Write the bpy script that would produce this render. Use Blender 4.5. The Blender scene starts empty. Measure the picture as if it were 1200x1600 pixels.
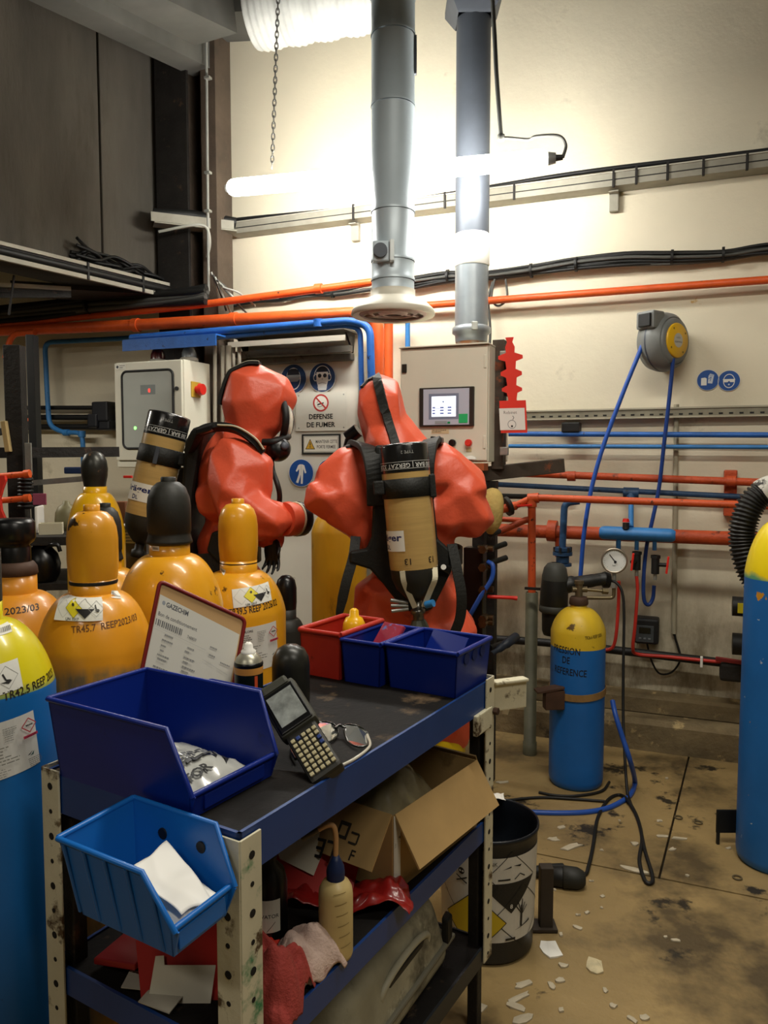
import bpy, bmesh, math, random
from math import sin, cos, pi, radians, sqrt, atan2
from mathutils import Vector, Matrix, noise
random.seed(7)
SC = bpy.context.scene
COL = SC.collection
V = Vector
# ------------------------------------------------------------------ camera
F = 1200.0; CAMZ = 1.45; PITCH = radians(4.0)
cam_d = bpy.data.cameras.new('camera'); cam = bpy.data.objects.new('camera', cam_d); COL.objects.link(cam)
cam_d.sensor_fit = 'VERTICAL'; cam_d.sensor_height = 32.0; cam_d.lens = 32.0 * F / 1600.0
cam_d.clip_start = 0.02; cam_d.clip_end = 60
cam.location = (0, 0, CAMZ); cam.rotation_euler = (pi/2 - PITCH, 0, 0)
SC.camera = cam
# ------------------------------------------------------------------ world, lamps, exposure
w = bpy.data.worlds.new('world'); SC.world = w; w.use_nodes = True
w.node_tree.nodes['Background'].inputs[0].default_value = (.55, .6, .65, 1)
w.node_tree.nodes['Background'].inputs[1].default_value = 0.05
SC.view_settings.view_transform = 'Standard'; SC.view_settings.look = 'None'
SC.view_settings.exposure = 0.28; SC.view_settings.gamma = 1.0; SC.view_settings.use_curve_mapping = False
def hall_lamp(name, loc, rot, sx, sy, power, col):
    l = bpy.data.lights.new(name, 'AREA'); l.shape = 'RECTANGLE'; l.size = sx; l.size_y = sy; l.energy = power; l.color = col
    o = bpy.data.objects.new(name, l); COL.objects.link(o); o.location = loc; o.rotation_euler = rot
    return o
# the hall's other fluorescent battens: one more row nearer than the one in view, two behind the photographer, one under the ledge at left
hall_lamp('hall_batten_light', (0.45, 1.75, 3.30), (0, 0, radians(-16)), 1.5, .12, 40, (1, .94, .82))
hall_lamp('hall_batten_light', (1.3, -0.6, 3.55), (0, 0, radians(-16)), 1.5, .12, 34, (1, .93, .80))
hall_lamp('hall_batten_light', (-1.9, -1.2, 3.55), (0, 0, radians(-16)), 1.5, .12, 22, (1, .93, .80))
hall_lamp('hall_batten_light', (-2.75, 3.6, 2.30), (0, 0, radians(-20)), 1.2, .10, 20, (1, .94, .82))
TUBE_STRENGTH = 66.0

# ------------------------------------------------------------------ layout helpers: from a direction seen to a point in the room
cp, sp = cos(PITCH), sin(PITCH)
def ray(px, py):
    u = (px - 600) / F; v = (800 - py) / F
    return V((u, cp + v*sp, -sp + v*cp))
def at(px, py, Y):
    d = ray(px, py); return V((0, 0, CAMZ)) + d * (Y / d.y)
def atz(px, py, z):
    d = ray(px, py); return V((0, 0, CAMZ)) + d * ((z - CAMZ) / d.z)
WA = radians(21.7)
WR = V((cos(WA), -sin(WA), 0))          # along the back wall, to the right
WN = V((-sin(WA), -cos(WA), 0))         # out of the back wall, into the room
W0 = V((1.44, 3.85, 0))
UP = V((0, 0, 1))
def onw(px, py, off=0.0):
    d = ray(px, py); c = V((0, 0, CAMZ)); p0 = W0 + WN*off
    return c + d * ((p0 - c).dot(WN) / d.dot(WN))
def wpt(s, z, off=0.0): return W0 + WR*s + WN*off + UP*z

# ------------------------------------------------------------------ materials
MATS = {}
def lin(c):
    if isinstance(c, str):
        c = c.lstrip('#'); c = [int(c[i:i+2], 16)/255 for i in (0, 2, 4)]
        return tuple(((x/12.92) if x <= .04045 else ((x+.055)/1.055)**2.4) for x in c)
    return tuple(c)
def mat(name, col, rough=.5, metal=0, var=.12, vscale=6, bump=0, bscale=40, wear=None, wear2=None, emit=0, trans=0, alpha=1, coat=0, spec=.5, aniso=None, ior=1.45):
    """procedural paint/plastic/metal: base colour, tonal variation, chips of another colour, fine relief"""
    if name in MATS: return MATS[name]
    m = bpy.data.materials.new(name); m.use_nodes = True; MATS[name] = m
    nt = m.node_tree; N = nt.nodes; L = nt.links; b = N['Principled BSDF']
    c = lin(col) + (1,)
    b.inputs['Roughness'].default_value = rough; b.inputs['Metallic'].default_value = metal
    b.inputs['Base Color'].default_value = c; b.inputs['Specular IOR Level'].default_value = spec; b.inputs['IOR'].default_value = ior
    if coat: b.inputs['Coat Weight'].default_value = coat; b.inputs['Coat Roughness'].default_value = .12
    if trans: b.inputs['Transmission Weight'].default_value = trans
    if alpha < 1: b.inputs['Alpha'].default_value = alpha
    if emit: b.inputs['Emission Color'].default_value = c; b.inputs['Emission Strength'].default_value = emit
    m.diffuse_color = c
    tc = N.new('ShaderNodeTexCoord')
    def noise_n(scale, detail=4, rg=.6):
        n = N.new('ShaderNodeTexNoise'); n.inputs['Scale'].default_value = scale; n.inputs['Detail'].default_value = detail; n.inputs['Roughness'].default_value = rg
        if aniso:
            mp = N.new('ShaderNodeMapping'); mp.inputs['Scale'].default_value = aniso; L.new(tc.outputs['Object'], mp.inputs[0]); L.new(mp.outputs[0], n.inputs['Vector'])
        else: L.new(tc.outputs['Object'], n.inputs['Vector'])
        return n
    out = None
    if var:
        n = noise_n(vscale); r = N.new('ShaderNodeValToRGB')
        r.color_ramp.elements[0].position = .3; r.color_ramp.elements[1].position = .75
        r.color_ramp.elements[0].color = tuple(x*(1-var) for x in c[:3]) + (1,); r.color_ramp.elements[1].color = tuple(min(1, x*(1+var*.6)) for x in c[:3]) + (1,)
        L.new(n.outputs['Fac'], r.inputs[0]); out = r.outputs[0]
    for wdef in (wear, wear2):
        if not wdef: continue
        wc, ws, th, soft = wdef
        n = noise_n(ws, 6, .65); r = N.new('ShaderNodeValToRGB')
        r.color_ramp.elements[0].position = th; r.color_ramp.elements[1].position = min(1, th + soft)
        L.new(n.outputs['Fac'], r.inputs[0])
        mx = N.new('ShaderNodeMix'); mx.data_type = 'RGBA'
        L.new(r.outputs[0], mx.inputs['Factor'])
        if out: L.new(out, mx.inputs['A'])
        else: mx.inputs['A'].default_value = c
        mx.inputs['B'].default_value = lin(wc) + (1,); out = mx.outputs['Result']
    if out: L.new(out, b.inputs['Base Color'])
    if bump:
        n = noise_n(bscale, 5); bp = N.new('ShaderNodeBump'); bp.inputs['Strength'].default_value = bump; bp.inputs['Distance'].default_value = .01
        L.new(n.outputs['Fac'], bp.inputs['Height']); L.new(bp.outputs[0], b.inputs['Normal'])
    return m
def zband(m, z0, soft, wob, colr, scale=9, keep=.0, blotch=None):
    """below object height z0 (ragged edge) the coat is another colour: dirt line or a second paint"""
    nt = m.node_tree; N = nt.nodes; L = nt.links; b = N['Principled BSDF']
    tc = N.new('ShaderNodeTexCoord'); sx = N.new('ShaderNodeSeparateXYZ'); L.new(tc.outputs['Object'], sx.inputs[0])
    n = N.new('ShaderNodeTexNoise'); n.inputs['Scale'].default_value = scale; n.inputs['Detail'].default_value = 6; L.new(tc.outputs['Object'], n.inputs['Vector'])
    ma = N.new('ShaderNodeMath'); ma.operation = 'MULTIPLY_ADD'; L.new(n.outputs['Fac'], ma.inputs[0]); ma.inputs[1].default_value = wob; L.new(sx.outputs['Z'], ma.inputs[2])
    mr = N.new('ShaderNodeMapRange'); L.new(ma.outputs[0], mr.inputs['Value'])
    mr.inputs['From Min'].default_value = z0 + wob*.5 - soft; mr.inputs['From Max'].default_value = z0 + wob*.5 + soft
    mr.inputs['To Min'].default_value = 1; mr.inputs['To Max'].default_value = 0
    fac = mr.outputs[0]
    if blotch:
        n2 = N.new('ShaderNodeTexNoise'); n2.inputs['Scale'].default_value = blotch; n2.inputs['Detail'].default_value = 7; n2.inputs['Roughness'].default_value = .7
        mp = N.new('ShaderNodeMapping'); mp.inputs['Scale'].default_value = (1, 1, .35); L.new(tc.outputs['Object'], mp.inputs[0]); L.new(mp.outputs[0], n2.inputs['Vector'])
        r = N.new('ShaderNodeValToRGB'); r.color_ramp.elements[0].position = .38; r.color_ramp.elements[1].position = .6
        r.color_ramp.elements[0].color = (.35, .35, .35, 1)
        L.new(n2.outputs['Fac'], r.inputs[0])
        mu = N.new('ShaderNodeMath'); mu.operation = 'MULTIPLY'; L.new(fac, mu.inputs[0]); L.new(r.outputs[0], mu.inputs[1]); fac = mu.outputs[0]
    mx = N.new('ShaderNodeMix'); mx.data_type = 'RGBA'; L.new(fac, mx.inputs['Factor'])
    old = b.inputs['Base Color'].links
    if old: L.new(old[0].from_socket, mx.inputs['A'])
    else: mx.inputs['A'].default_value = b.inputs['Base Color'].default_value
    mx.inputs['B'].default_value = lin(colr) + (1,)
    L.new(mx.outputs['Result'], b.inputs['Base Color'])
    return m
def ink(col):
    k = col if isinstance(col, str) else 'rgb%d_%d_%d' % tuple(int(x*255) for x in col)
    return mat('print_' + k.strip('#'), col, .55, var=0)

# ------------------------------------------------------------------ mesh builder
def frame(d):
    d = d.normalized(); a = V((0, 0, 1)) if abs(d.z) < .95 else V((1, 0, 0))
    x = a.cross(d).normalized(); y = d.cross(x).normalized(); return x, y, d
class MB:
    def __init__(s): s.v = []; s.f = []; s.sm = []
    def add(s, vs, fs, smooth=False, M=None):
        o = len(s.v)
        s.v += [(M @ V(p)) if M else V(p) for p in vs]
        for f in fs: s.f.append([i + o for i in f]); s.sm.append(smooth)
        return s
    def box(s, c, size, M=None, bev=0):
        """axis box centred on c; M optional transform; bev chamfers all edges"""
        cx, cy, cz = c; hx, hy, hz = size[0]/2, size[1]/2, size[2]/2
        bm = bmesh.new(); bmesh.ops.create_cube(bm, size=1)
        for v in bm.verts: v.co = V((v.co.x*2*hx, v.co.y*2*hy, v.co.z*2*hz))
        if bev: bmesh.ops.bevel(bm, geom=bm.edges[:], offset=min(bev, hx*.9, hy*.9, hz*.9), segments=2, profile=.6, affect='EDGES')
        T = Matrix.Translation(V(c)); T = (M @ T) if M else T
        s.bm(bm, T); return s
    def bm(s, bm, M=None, smooth=False):
        bm.verts.index_update(); o = len(s.v)
        s.v += [(M @ v.co) if M else v.co.copy() for v in bm.verts]
        for f in bm.faces: s.f.append([v.index + o for v in f.verts]); s.sm.append(smooth)
        bm.free(); return s
    def obox(s, p, ax, ay, az, size, bev=0):
        """box centred at p with axes ax, ay, az"""
        M = Matrix((ax.normalized(), ay.normalized(), az.normalized())).transposed().to_4x4(); M.translation = p
        return s.box((0, 0, 0), size, M, bev)
    def bar(s, p, q, w, h, up=UP, bev=0):
        """rectangular bar from p to q"""
        d = (q - p); y = d.normalized(); x = y.cross(up).normalized(); z = x.cross(y)
        return s.obox((p+q)/2, x, y, z, (w, d.length, h), bev)
    def cyl(s, p, q, r, r2=None, n=16, caps=True, smooth=True):
        p, q = V(p), V(q); r2 = r if r2 is None else r2
        x, y, d = frame(q - p); vs = []; fs = []
        for k in range(n):
            a = 2*pi*k/n; c = x*cos(a) + y*sin(a); vs += [p + c*r, q + c*r2]
        for k in range(n): a, b = 2*k, 2*((k+1) % n); fs.append((a, b, b+1, a+1))
        o = len(s.v); s.add(vs, fs, smooth)
        if caps: s.add([vs[2*k] for k in range(n)], [list(range(n))[::-1]]); s.add([vs[2*k+1] for k in range(n)], [list(range(n))])
        return s
    def lathe(s, prof, n=32, M=None, smooth=True, ang=2*pi, a0=0):
        """profile [(r,z)] about z; sharp corners by repeating a point"""
        full = abs(ang - 2*pi) < 1e-6; m = n if full else n+1; vs = []; fs = []
        for r, z in prof:
            for k in range(m): a = a0 + ang*k/n; vs.append((max(r, 1e-5)*cos(a), max(r, 1e-5)*sin(a), z))
        for i in range(len(prof)-1):
            if prof[i] == prof[i+1]: continue
            for k in range(n):
                k2 = (k+1) % m; fs.append((i*m+k, i*m+k2, (i+1)*m+k2, (i+1)*m+k))
        return s.add(vs, fs, smooth, M)
    def tube(s, pts, r, n=10, caps=True, closed=False, rf=None, flat=None):
        """swept tube through the points; rf(i,k) radius; flat=(w,h) rectangular section"""
        P = [V(p) for p in pts]; m = len(P); vs = []; fs = []
        T = [((P[(i+1) % m] if (closed or i < m-1) else P[i]) - (P[i-1] if (closed or i > 0) else P[i])).normalized() for i in range(m)]
        x, y, _ = frame(T[0])
        for i in range(m):
            if i:
                ax = T[i-1].cross(T[i])
                if ax.length > 1e-7:
                    R = Matrix.Rotation(T[i-1].angle(T[i]), 3, ax.normalized()); x = R @ x
            x = (x - T[i]*x.dot(T[i])).normalized(); y = T[i].cross(x)
            for k in range(n):
                a = 2*pi*k/n; rr = (rf(i, k) if rf else (r[i] if isinstance(r, (list, tuple)) else r))
                vs.append(P[i] + (x*cos(a) + y*sin(a))*rr)
        for i in range(m if closed else m-1):
            j = (i+1) % m
            for k in range(n): k2 = (k+1) % n; fs.append((i*n+k, i*n+k2, j*n+k2, j*n+k))
        s.add(vs, fs, True)
        if caps and not closed: s.add(vs[:n], [list(range(n))[::-1]]); s.add(vs[-n:], [list(range(n))])
        return s
    def ribbon(s, pts, side, w, t):
        """flat band through pts, width along side vectors (one or a list)"""
        P = [V(p) for p in pts]; m = len(P); vs = []; fs = []
        for i in range(m):
            T = (P[min(i+1, m-1)] - P[max(i-1, 0)]).normalized(); sd = V(side[i] if isinstance(side, list) else side)
            sd = (sd - T*sd.dot(T)).normalized(); nn = T.cross(sd); ww = w[i] if isinstance(w, list) else w
            vs += [P[i]+sd*ww/2+nn*t/2, P[i]-sd*ww/2+nn*t/2, P[i]-sd*ww/2-nn*t/2, P[i]+sd*ww/2-nn*t/2]
        for i in range(m-1):
            for k in range(4): k2 = (k+1) % 4; fs.append((i*4+k, i*4+k2, i*4+4+k2, i*4+4+k))
        fs += [(3, 2, 1, 0), (m*4-4, m*4-3, m*4-2, m*4-1)]
        return s.add(vs, fs, False)
    def prism(s, poly, o, ax, ay, t, bev=0):
        """2-D polygon in axes ax, ay from o, extruded by t along ax x ay"""
        az = ax.cross(ay).normalized(); n = len(poly)
        b = [o + ax*p[0] + ay*p[1] for p in poly]; vs = b + [p + az*t for p in b]
        fs = [list(range(n))[::-1], [n+i for i in range(n)]] + [(i, (i+1) % n, n+(i+1) % n, n+i) for i in range(n)]
        return s.add(vs, fs)
    def mesh(s, name, M=None):
        me = bpy.data.meshes.new(name); vs = [tuple(M @ v) if M else tuple(v) for v in s.v]
        me.from_pydata(vs, [], s.f); me.polygons.foreach_set('use_smooth', s.sm); me.validate(); me.update(); return me
def smooth_path(pts, n=8, closed=False):
    P = [V(p) for p in pts]; m = len(P); out = []
    for i in range(m if closed else m-1):
        a = P[(i-1) % m] if (closed or i) else P[0]*2 - P[1]; b = P[i]; c = P[(i+1) % m]; d = P[(i+2) % m] if (closed or i+2 < m) else P[-1]*2 - P[-2]
        for k in range(n):
            t = k/n; out.append(.5*((2*b) + (c-a)*t + (2*a-5*b+4*c-d)*t*t + (3*b-a-3*c+d)*t**3))
    if not closed: out.append(P[-1])
    return out
def bend_path(pts, rad=.04, n=5):
    """polyline with rounded corners: pipe elbows"""
    P = [V(p) for p in pts]; out = [P[0]]
    for i in range(1, len(P)-1):
        a = (P[i-1]-P[i]); b = (P[i+1]-P[i]); r = min(rad, a.length*.45, b.length*.45); s = P[i]+a.normalized()*r; e = P[i]+b.normalized()*r
        for k in range(n+1):
            t = k/n; out.append(s*(1-t)**2 + P[i]*2*t*(1-t) + e*t*t)
    return out + [P[-1]]

# ------------------------------------------------------------------ objects
WM = {}
def root_matrix(o): return WM.get(o.name, Matrix.Identity(4))
def thing(name, label, cat, loc=(0, 0, 0), rotz=0, group=None, M=None):
    """an Empty at the thing's base that parents its parts"""
    o = bpy.data.objects.new(name, None); COL.objects.link(o); o.empty_display_size = .1
    M = M.copy() if M is not None else Matrix.Translation(V(loc)) @ Matrix.Rotation(rotz, 4, 'Z')
    o.matrix_world = M; WM[o.name] = M; o['label'] = label; o['category'] = cat
    if group: o['group'] = group
    return o
def part(parent, name, mb, m, world=False, label=None):
    """a mesh part under its thing (or under a part). world=True: vertices are room coordinates"""
    Mi = root_matrix(parent).inverted() if world else None
    me = mb.mesh(name, Mi) if isinstance(mb, MB) else mb
    o = bpy.data.objects.new(name, me); COL.objects.link(o); o.parent = parent
    if m: me.materials.append(m)
    WM[o.name] = root_matrix(parent)
    if label: o['label'] = label
    return o
def single(name, mb, m, label, cat, group=None, kind=None):
    """a thing that is one mesh; origin put at the middle of its base"""
    lo = V((min(v[i] for v in mb.v) for i in range(3))); hi = V((max(v[i] for v in mb.v) for i in range(3)))
    c = V(((lo.x+hi.x)/2, (lo.y+hi.y)/2, lo.z)); me = mb.mesh(name, Matrix.Translation(-c)); me.materials.append(m)
    o = bpy.data.objects.new(name, me); COL.objects.link(o); o.location = c; WM[o.name] = Matrix.Translation(c)
    if label: o['label'] = label
    if cat: o['category'] = cat
    if group: o['group'] = group
    if kind: o['kind'] = kind
    return o
def struct(name, mb, m, label=None): return single(name, mb, m, label, None, kind='structure')
def modify(o, bevel=0, sub=0, seg=2):
    if bevel:
        b = o.modifiers.new('bevel', 'BEVEL'); b.width = bevel; b.segments = seg; b.limit_method = 'ANGLE'; b.angle_limit = radians(40)
    if sub:
        b = o.modifiers.new('sub', 'SUBSURF'); b.levels = sub; b.render_levels = sub
    return o
def copy_tree(o, parent=None):
    c = o.copy(); COL.objects.link(c); c.parent = parent
    for ch in [x for x in bpy.data.objects if x.parent == o]: copy_tree(ch, c)
    return c

# ------------------------------------------------------------------ flat print
TXT = {}
def text_mesh(s, bold=0, mono=False):
    k = (s, bold)
    if k in TXT: return TXT[k]
    cu = bpy.data.curves.new('t', 'FONT'); cu.body = s; cu.size = 1; cu.fill_mode = 'FRONT'; cu.resolution_u = 2; cu.offset = bold
    o = bpy.data.objects.new('t', cu); COL.objects.link(o)
    dg = bpy.context.evaluated_depsgraph_get(); me = bpy.data.meshes.new_from_object(o.evaluated_get(dg))
    vs = [tuple(v.co) for v in me.vertices]; fs = [list(p.vertices) for p in me.polygons]
    bpy.data.objects.remove(o); bpy.data.curves.remove(cu); bpy.data.meshes.remove(me)
    TXT[k] = (vs, fs); return TXT[k]
class Decal:
    """print built of thin flat shapes in a sheet's own x, y; mapped onto a plane or round a curved body"""
    def __init__(s): s.items = []; s.z = 0
    def shape(s, vs, fs, col): s.items.append(([(x, y) for x, y, *_ in vs], fs, col, s.z)); return s
    def up(s): s.z += 1; return s
    def poly(s, pts, col): s.up(); return s.shape(pts, [list(range(len(pts)))], col)
    def rect(s, x, y, w, h, col, n=1):
        s.up(); vs = []; fs = []
        for i in range(n+1): vs += [(x+w*i/n, y), (x+w*i/n, y+h)]
        for i in range(n): fs.append((2*i, 2*i+2, 2*i+3, 2*i+1))
        return s.shape(vs, fs, col)
    def disc(s, x, y, r, col, n=28, ry=None): return s.poly([(x+r*cos(2*pi*k/n), y+(ry or r)*sin(2*pi*k/n)) for k in range(n)], col)
    def ring(s, x, y, r, w, col, n=28, a0=0, a1=2*pi, ry=None):
        s.up(); vs = []; fs = []; q = (ry or r)/r
        for k in range(n+1): a = a0+(a1-a0)*k/n; vs += [(x+r*cos(a), y+r*q*sin(a)), (x+(r-w)*cos(a), y+(r-w)*q*sin(a))]
        for k in range(n): fs.append((2*k, 2*k+2, 2*k+3, 2*k+1))
        return s.shape(vs, fs, col)
    def line(s, x0, y0, x1, y1, w, col):
        dx, dy = x1-x0, y1-y0; l = sqrt(dx*dx+dy*dy) or 1; nx, ny = -dy/l*w/2, dx/l*w/2
        return s.poly([(x0+nx, y0+ny), (x0-nx, y0-ny), (x1-nx, y1-ny), (x1+nx, y1+ny)], col)
    def path(s, pts, w, col):
        for a, b in zip(pts, pts[1:]): s.line(a[0], a[1], b[0], b[1], w, col)
        return s
    def diamond(s, x, y, r, w, edge, fill=None):
        if fill: s.poly([(x, y-r), (x+r, y), (x, y+r), (x-r, y)], fill)
        for a, b in (((x, y-r), (x+r, y)), ((x+r, y), (x, y+r)), ((x, y+r), (x-r, y)), ((x-r, y), (x, y-r))): s.line(*a, *b, w, edge)
        return s
    def text(s, t, x, y, size, col, align=0, bold=0, sx=1, rot=0, width=None):
        """align 0 left, .5 centre, 1 right; width squeezes the line to that width"""
        vs, fs = text_mesh(t, bold)
        if not vs: return s
        s.up(); x0 = min(v[0] for v in vs); x1 = max(v[0] for v in vs); k = size*sx
        if width: k = width/(x1-x0)
        pts = [((v[0]-x0-(x1-x0)*align)*k, v[1]*size) for v in vs]; c, sn = cos(rot), sin(rot)
        return s.shape([(x+a*c-b*sn, y+a*sn+b*c) for a, b in pts], fs, col)
    def lines(s, x, y, w, n, dy, h, col, rnd=.5, seed=1):
        r = random.Random(seed)
        for i in range(n):
            ww = w*(1-rnd*r.random()); xx = x
            while xx < x+ww:
                l = w*(.06+.14*r.random()); l = min(l, x+ww-xx); s.rect(xx, y-i*dy, l, h, col); xx += l+w*.03
        return s
    def build(s, name, parent, mapf, maxlen=None, label=None, step=.00012):
        cols = []; bm = bmesh.new()
        for pts, fs, col, z in s.items:
            if col not in cols: cols.append(col)
            vv = [bm.verts.new((x, y, z)) for x, y in pts]
            for f in fs:
                try: fc = bm.faces.new([vv[i] for i in f]); fc.material_index = cols.index(col)
                except ValueError: pass
        if maxlen:
            for _ in range(6):
                es = [e for e in bm.edges if e.calc_length() > maxlen]
                if not es: break
                bmesh.ops.triangulate(bm, faces=[f for f in bm.faces if len(f.verts) > 4])
                es = [e for e in bm.edges if e.calc_length() > maxlen]
                bmesh.ops.subdivide_edges(bm, edges=es, cuts=1, use_grid_fill=True)
        Mi = root_matrix(parent).inverted()
        for v in bm.verts: v.co = Mi @ mapf(v.co.x, v.co.y, .0006 + v.co.z*step)
        me = bpy.data.meshes.new(name); bm.to_mesh(me); bm.free()
        for c in cols: me.materials.append(ink(c) if isinstance(c, str) else c)
        o = bpy.data.objects.new(name, me); COL.objects.link(o); o.parent = parent; WM[o.name] = root_matrix(parent)
        if label: o['label'] = label
        return o
def plane_map(o, ax, ay):
    ax = ax.normalized(); ay = ay.normalized(); n = ax.cross(ay)
    return lambda x, y, h: o + ax*x + ay*y + n*h
def cyl_map(c, th0, rfun, z0, tilt=0):
    """x runs to the right round an upright body as seen from outside; th0 is the direction of x=0; y adds to z0"""
    def f(x, y, h):
        if tilt: x, y = x*cos(tilt)-y*sin(tilt), x*sin(tilt)+y*cos(tilt)
        z = z0 + y; r = rfun(z); a = th0 + x/max(r, rfun(z0)*.8)
        return V((c[0] + (r+h)*cos(a), c[1] + (r+h)*sin(a), c[2] + z))
    return f
# ================================================================== THE ROOM
M_WALL = mat('cream_wall_paint', '#e6ddc4', .75, var=.10, vscale=1.3, bump=.25, bscale=22, wear=('#c9a45c', 1.7, .69, .02), wear2=('#8f8468', 2.6, .64, .18))
zband(M_WALL, .72, .38, .6, '#75694f', 4, blotch=5)
M_CONC = mat('dark_concrete', '#58534a', .9, var=.38, vscale=3.5, bump=.6, bscale=30, wear=('#4a443a', 5, .55, .2), aniso=(1, 1, .25))
M_FLOOR = mat('stained_concrete_floor', '#9c8457', .5, var=.3, vscale=2.2, bump=.35, bscale=28, wear=('#55472f', 1.5, .52, .12), wear2=('#2f281d', 4.5, .60, .05))
M_CEIL = mat('sooty_ceiling', '#55544f', .9, var=.3, vscale=2)
M_DKSTEEL = mat('dark_steel', '#2b2825', .6, .3, var=.4, vscale=9, bump=.3, bscale=60, wear=('#5b4535', 14, .62, .1))
M_BROWNSTEEL = mat('brown_steel', '#55483c', .65, .1, var=.35, vscale=7, bump=.3, bscale=60, wear=('#8b7d6b', 16, .66, .06))
M_GALV = mat('galvanised_steel', '#a7a8a2', .45, .7, var=.25, vscale=14, bump=.1, bscale=60)
M_BLACK = mat('black_rubber', '#131312', .55, var=.3, vscale=12)
M_BLACKG = mat('black_plastic_gloss', '#0d0d0e', .3, var=.2, vscale=20)
M_ORANGE = mat('orange_pipe_paint', '#dd5a22', .42, var=.15, vscale=14, bump=.2, bscale=90, wear=('#3c2215', 26, .66, .05))
M_ORANGEW = mat('worn_orange_pipe_paint', '#cf5526', .5, var=.2, vscale=9, bump=.3, bscale=70, wear=('#3a2317', 18, .60, .07))
M_ORANGED = mat('rusty_orange_pipe_paint', '#b9491f', .55, var=.3, vscale=8, bump=.35, bscale=70, wear=('#3a2317', 15, .58, .10))
M_BLUEP = mat('blue_pipe_paint', '#2560b0', .42, var=.2, vscale=14, bump=.2, bscale=80, wear=('#14223a', 24, .63, .06))
M_BLUED = mat('dull_blue_pipe_paint', '#27496e', .5, var=.35, vscale=9, bump=.3, bscale=70, wear=('#11161c', 16, .58, .1))
M_BLUEL = mat('light_blue_pipe_paint', '#3579b8', .45, var=.2, vscale=14, wear=('#16324d', 22, .64, .08))
M_CREAMMETAL = mat('cream_cabinet_paint', '#dbd8c6', .42, var=.06, vscale=4, wear=('#b09a63', 3, .70, .08))
M_DUCTGREY = mat('pale_grey_duct', '#acb8bf', .40, .15, var=.10, vscale=3, bump=.05, bscale=20)
M_DUCTDARK = mat('dark_grey_duct', '#4a4f57', .5, .3, var=.2, vscale=4)
M_WHITE = mat('white_plastic', '#e9e7df', .45, var=.05)
M_RED = mat('red_plastic', '#d5281c', .4, var=.12, vscale=10)

def slab(name, p, ax, ay, w, h, t, m):
    mb = MB(); mb.prism([(0, 0), (w, 0), (w, h), (0, h)], p, ax, ay, t); return struct(name, mb, m)
# floor: slabs cast in bays, the joint a real gap
FX = V((cos(radians(-17)), sin(radians(-17)), 0)); 
mb = MB(); mb.box((0, 0, -.06), (10.5, 11, .08)); struct('floor', mb, mat('floor_joint_dirt', '#2a241b', .9))
fl = bpy.data.objects['floor']
jA = atz(1030, 1372, 0); jB = atz(1200, 1406, 0); jC = atz(1055, 1270, 0)
jd = (jB - jA).normalized(); jn = V((-jd.y, jd.x, 0)); je = (jC - jA).normalized()
def bay(poly):
    m_ = MB(); m_.prism([(p.x, p.y) for p in poly], V((0, 0, -.02)), V((1, 0, 0)), V((0, 1, 0)), .02); part(fl, 'floor_bay', m_, M_FLOOR, True)
g = .004; far = 5
bay([jA + jn*g + jd*g, jA + jd*far + jn*g, jA + jd*far + je*far, jA + je*far + jd*g])
bay([jA - jd*far - jn*g, jA + jd*far - jn*g, jA + jd*far - jn*far*1.5, jA - jd*far - jn*far*1.5])
bay([jA - jd*far + jn*g, jA - jd*g + jn*g, jA + je*far - jd*g, jA - jd*far + je*far])
# back wall, plain painted masonry, and its kerb
sL, sR = -6.4, 2.2
slab('wall_back', wpt(sL, -.02, 0) - WN*.2, WR, UP, sR - sL, 4.6, .2, M_WALL)
M_KERB = mat('worn_concrete_kerb', '#7a6a4c', .85, var=.4, vscale=7, bump=.6, bscale=35, wear=('#b09a6c', 9, .60, .08), wear2=('#2c261c', 6, .6, .1))
kdir = WN.cross(UP); ks = sL if kdir.dot(WR) > 0 else sR
mb = MB().prism([(0, 0), (.17, 0), (.165, .13), (.145, .155), (0, .165)], wpt(ks, 0, .001), WN, UP, sR - sL); struct('trim_1', mb, M_KERB)
mb = MB().prism([(0, .165), (.075, .165), (.07, .235), (.055, .25), (0, .262)], wpt(ks, 0, .001), WN, UP, sR - sL)
struct('trim_2', mb, M_KERB)
# hall behind and beside the photographer
M_HALL = mat('hall_wall', '#86806f', .85, var=.2, vscale=1.2)
mb = MB(); mb.box((-5.3, .2, 2.2), (.2, 11, 4.6)); struct('wall_left', mb, M_HALL)
mb = MB(); mb.box((3.7, -.9, 2.2), (.2, 9, 4.6)); struct('wall_right', mb, M_HALL)
mb = MB(); mb.box((-.8, -5.3, 2.2), (9.2, .2, 4.6)); struct('wall_front', mb, M_HALL)
mb = MB(); mb.box((-.8, 0, 4.62), (9.4, 13, .2)); struct('ceiling', mb, M_CEIL)
# upper wall of concrete panels over the ledge
cA = at(300, 465, 4.86); cA.z = 0; cB = at(0, 398, 3.84); cB.z = 0
CL = (cB - cA).normalized(); CN = V((-CL.y, CL.x, 0))
if CN.dot(-cA) < 0: CN = -CN
ZL = 2.50
mb = MB(); mb.prism([(-.1, ZL), (5.2, ZL), (5.2, 4.6), (-.1, 4.6)], cA - CN*.16 if CL.cross(UP).dot(CN) > 0 else cA - CN*.10, CL, UP, .06)
wl = struct('wall_upper', mb, M_CEIL); wl['label'] = 'dark concrete upper wall over the pipe ledge'
seamA = 0.62
x = -.02
for wd in (.66, 1.0, 1.2, 1.2, 1.2):
    m_ = MB(); 
    c0 = cA + CL*(x + wd/2) + UP*((ZL+4.6)/2) - CN*.05
    m_.obox(c0, CL, CN, UP, (wd - .012, .10, 4.6 - ZL), .008); part(wl, 'concrete_panel', m_, M_CONC, True); x += wd
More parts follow.
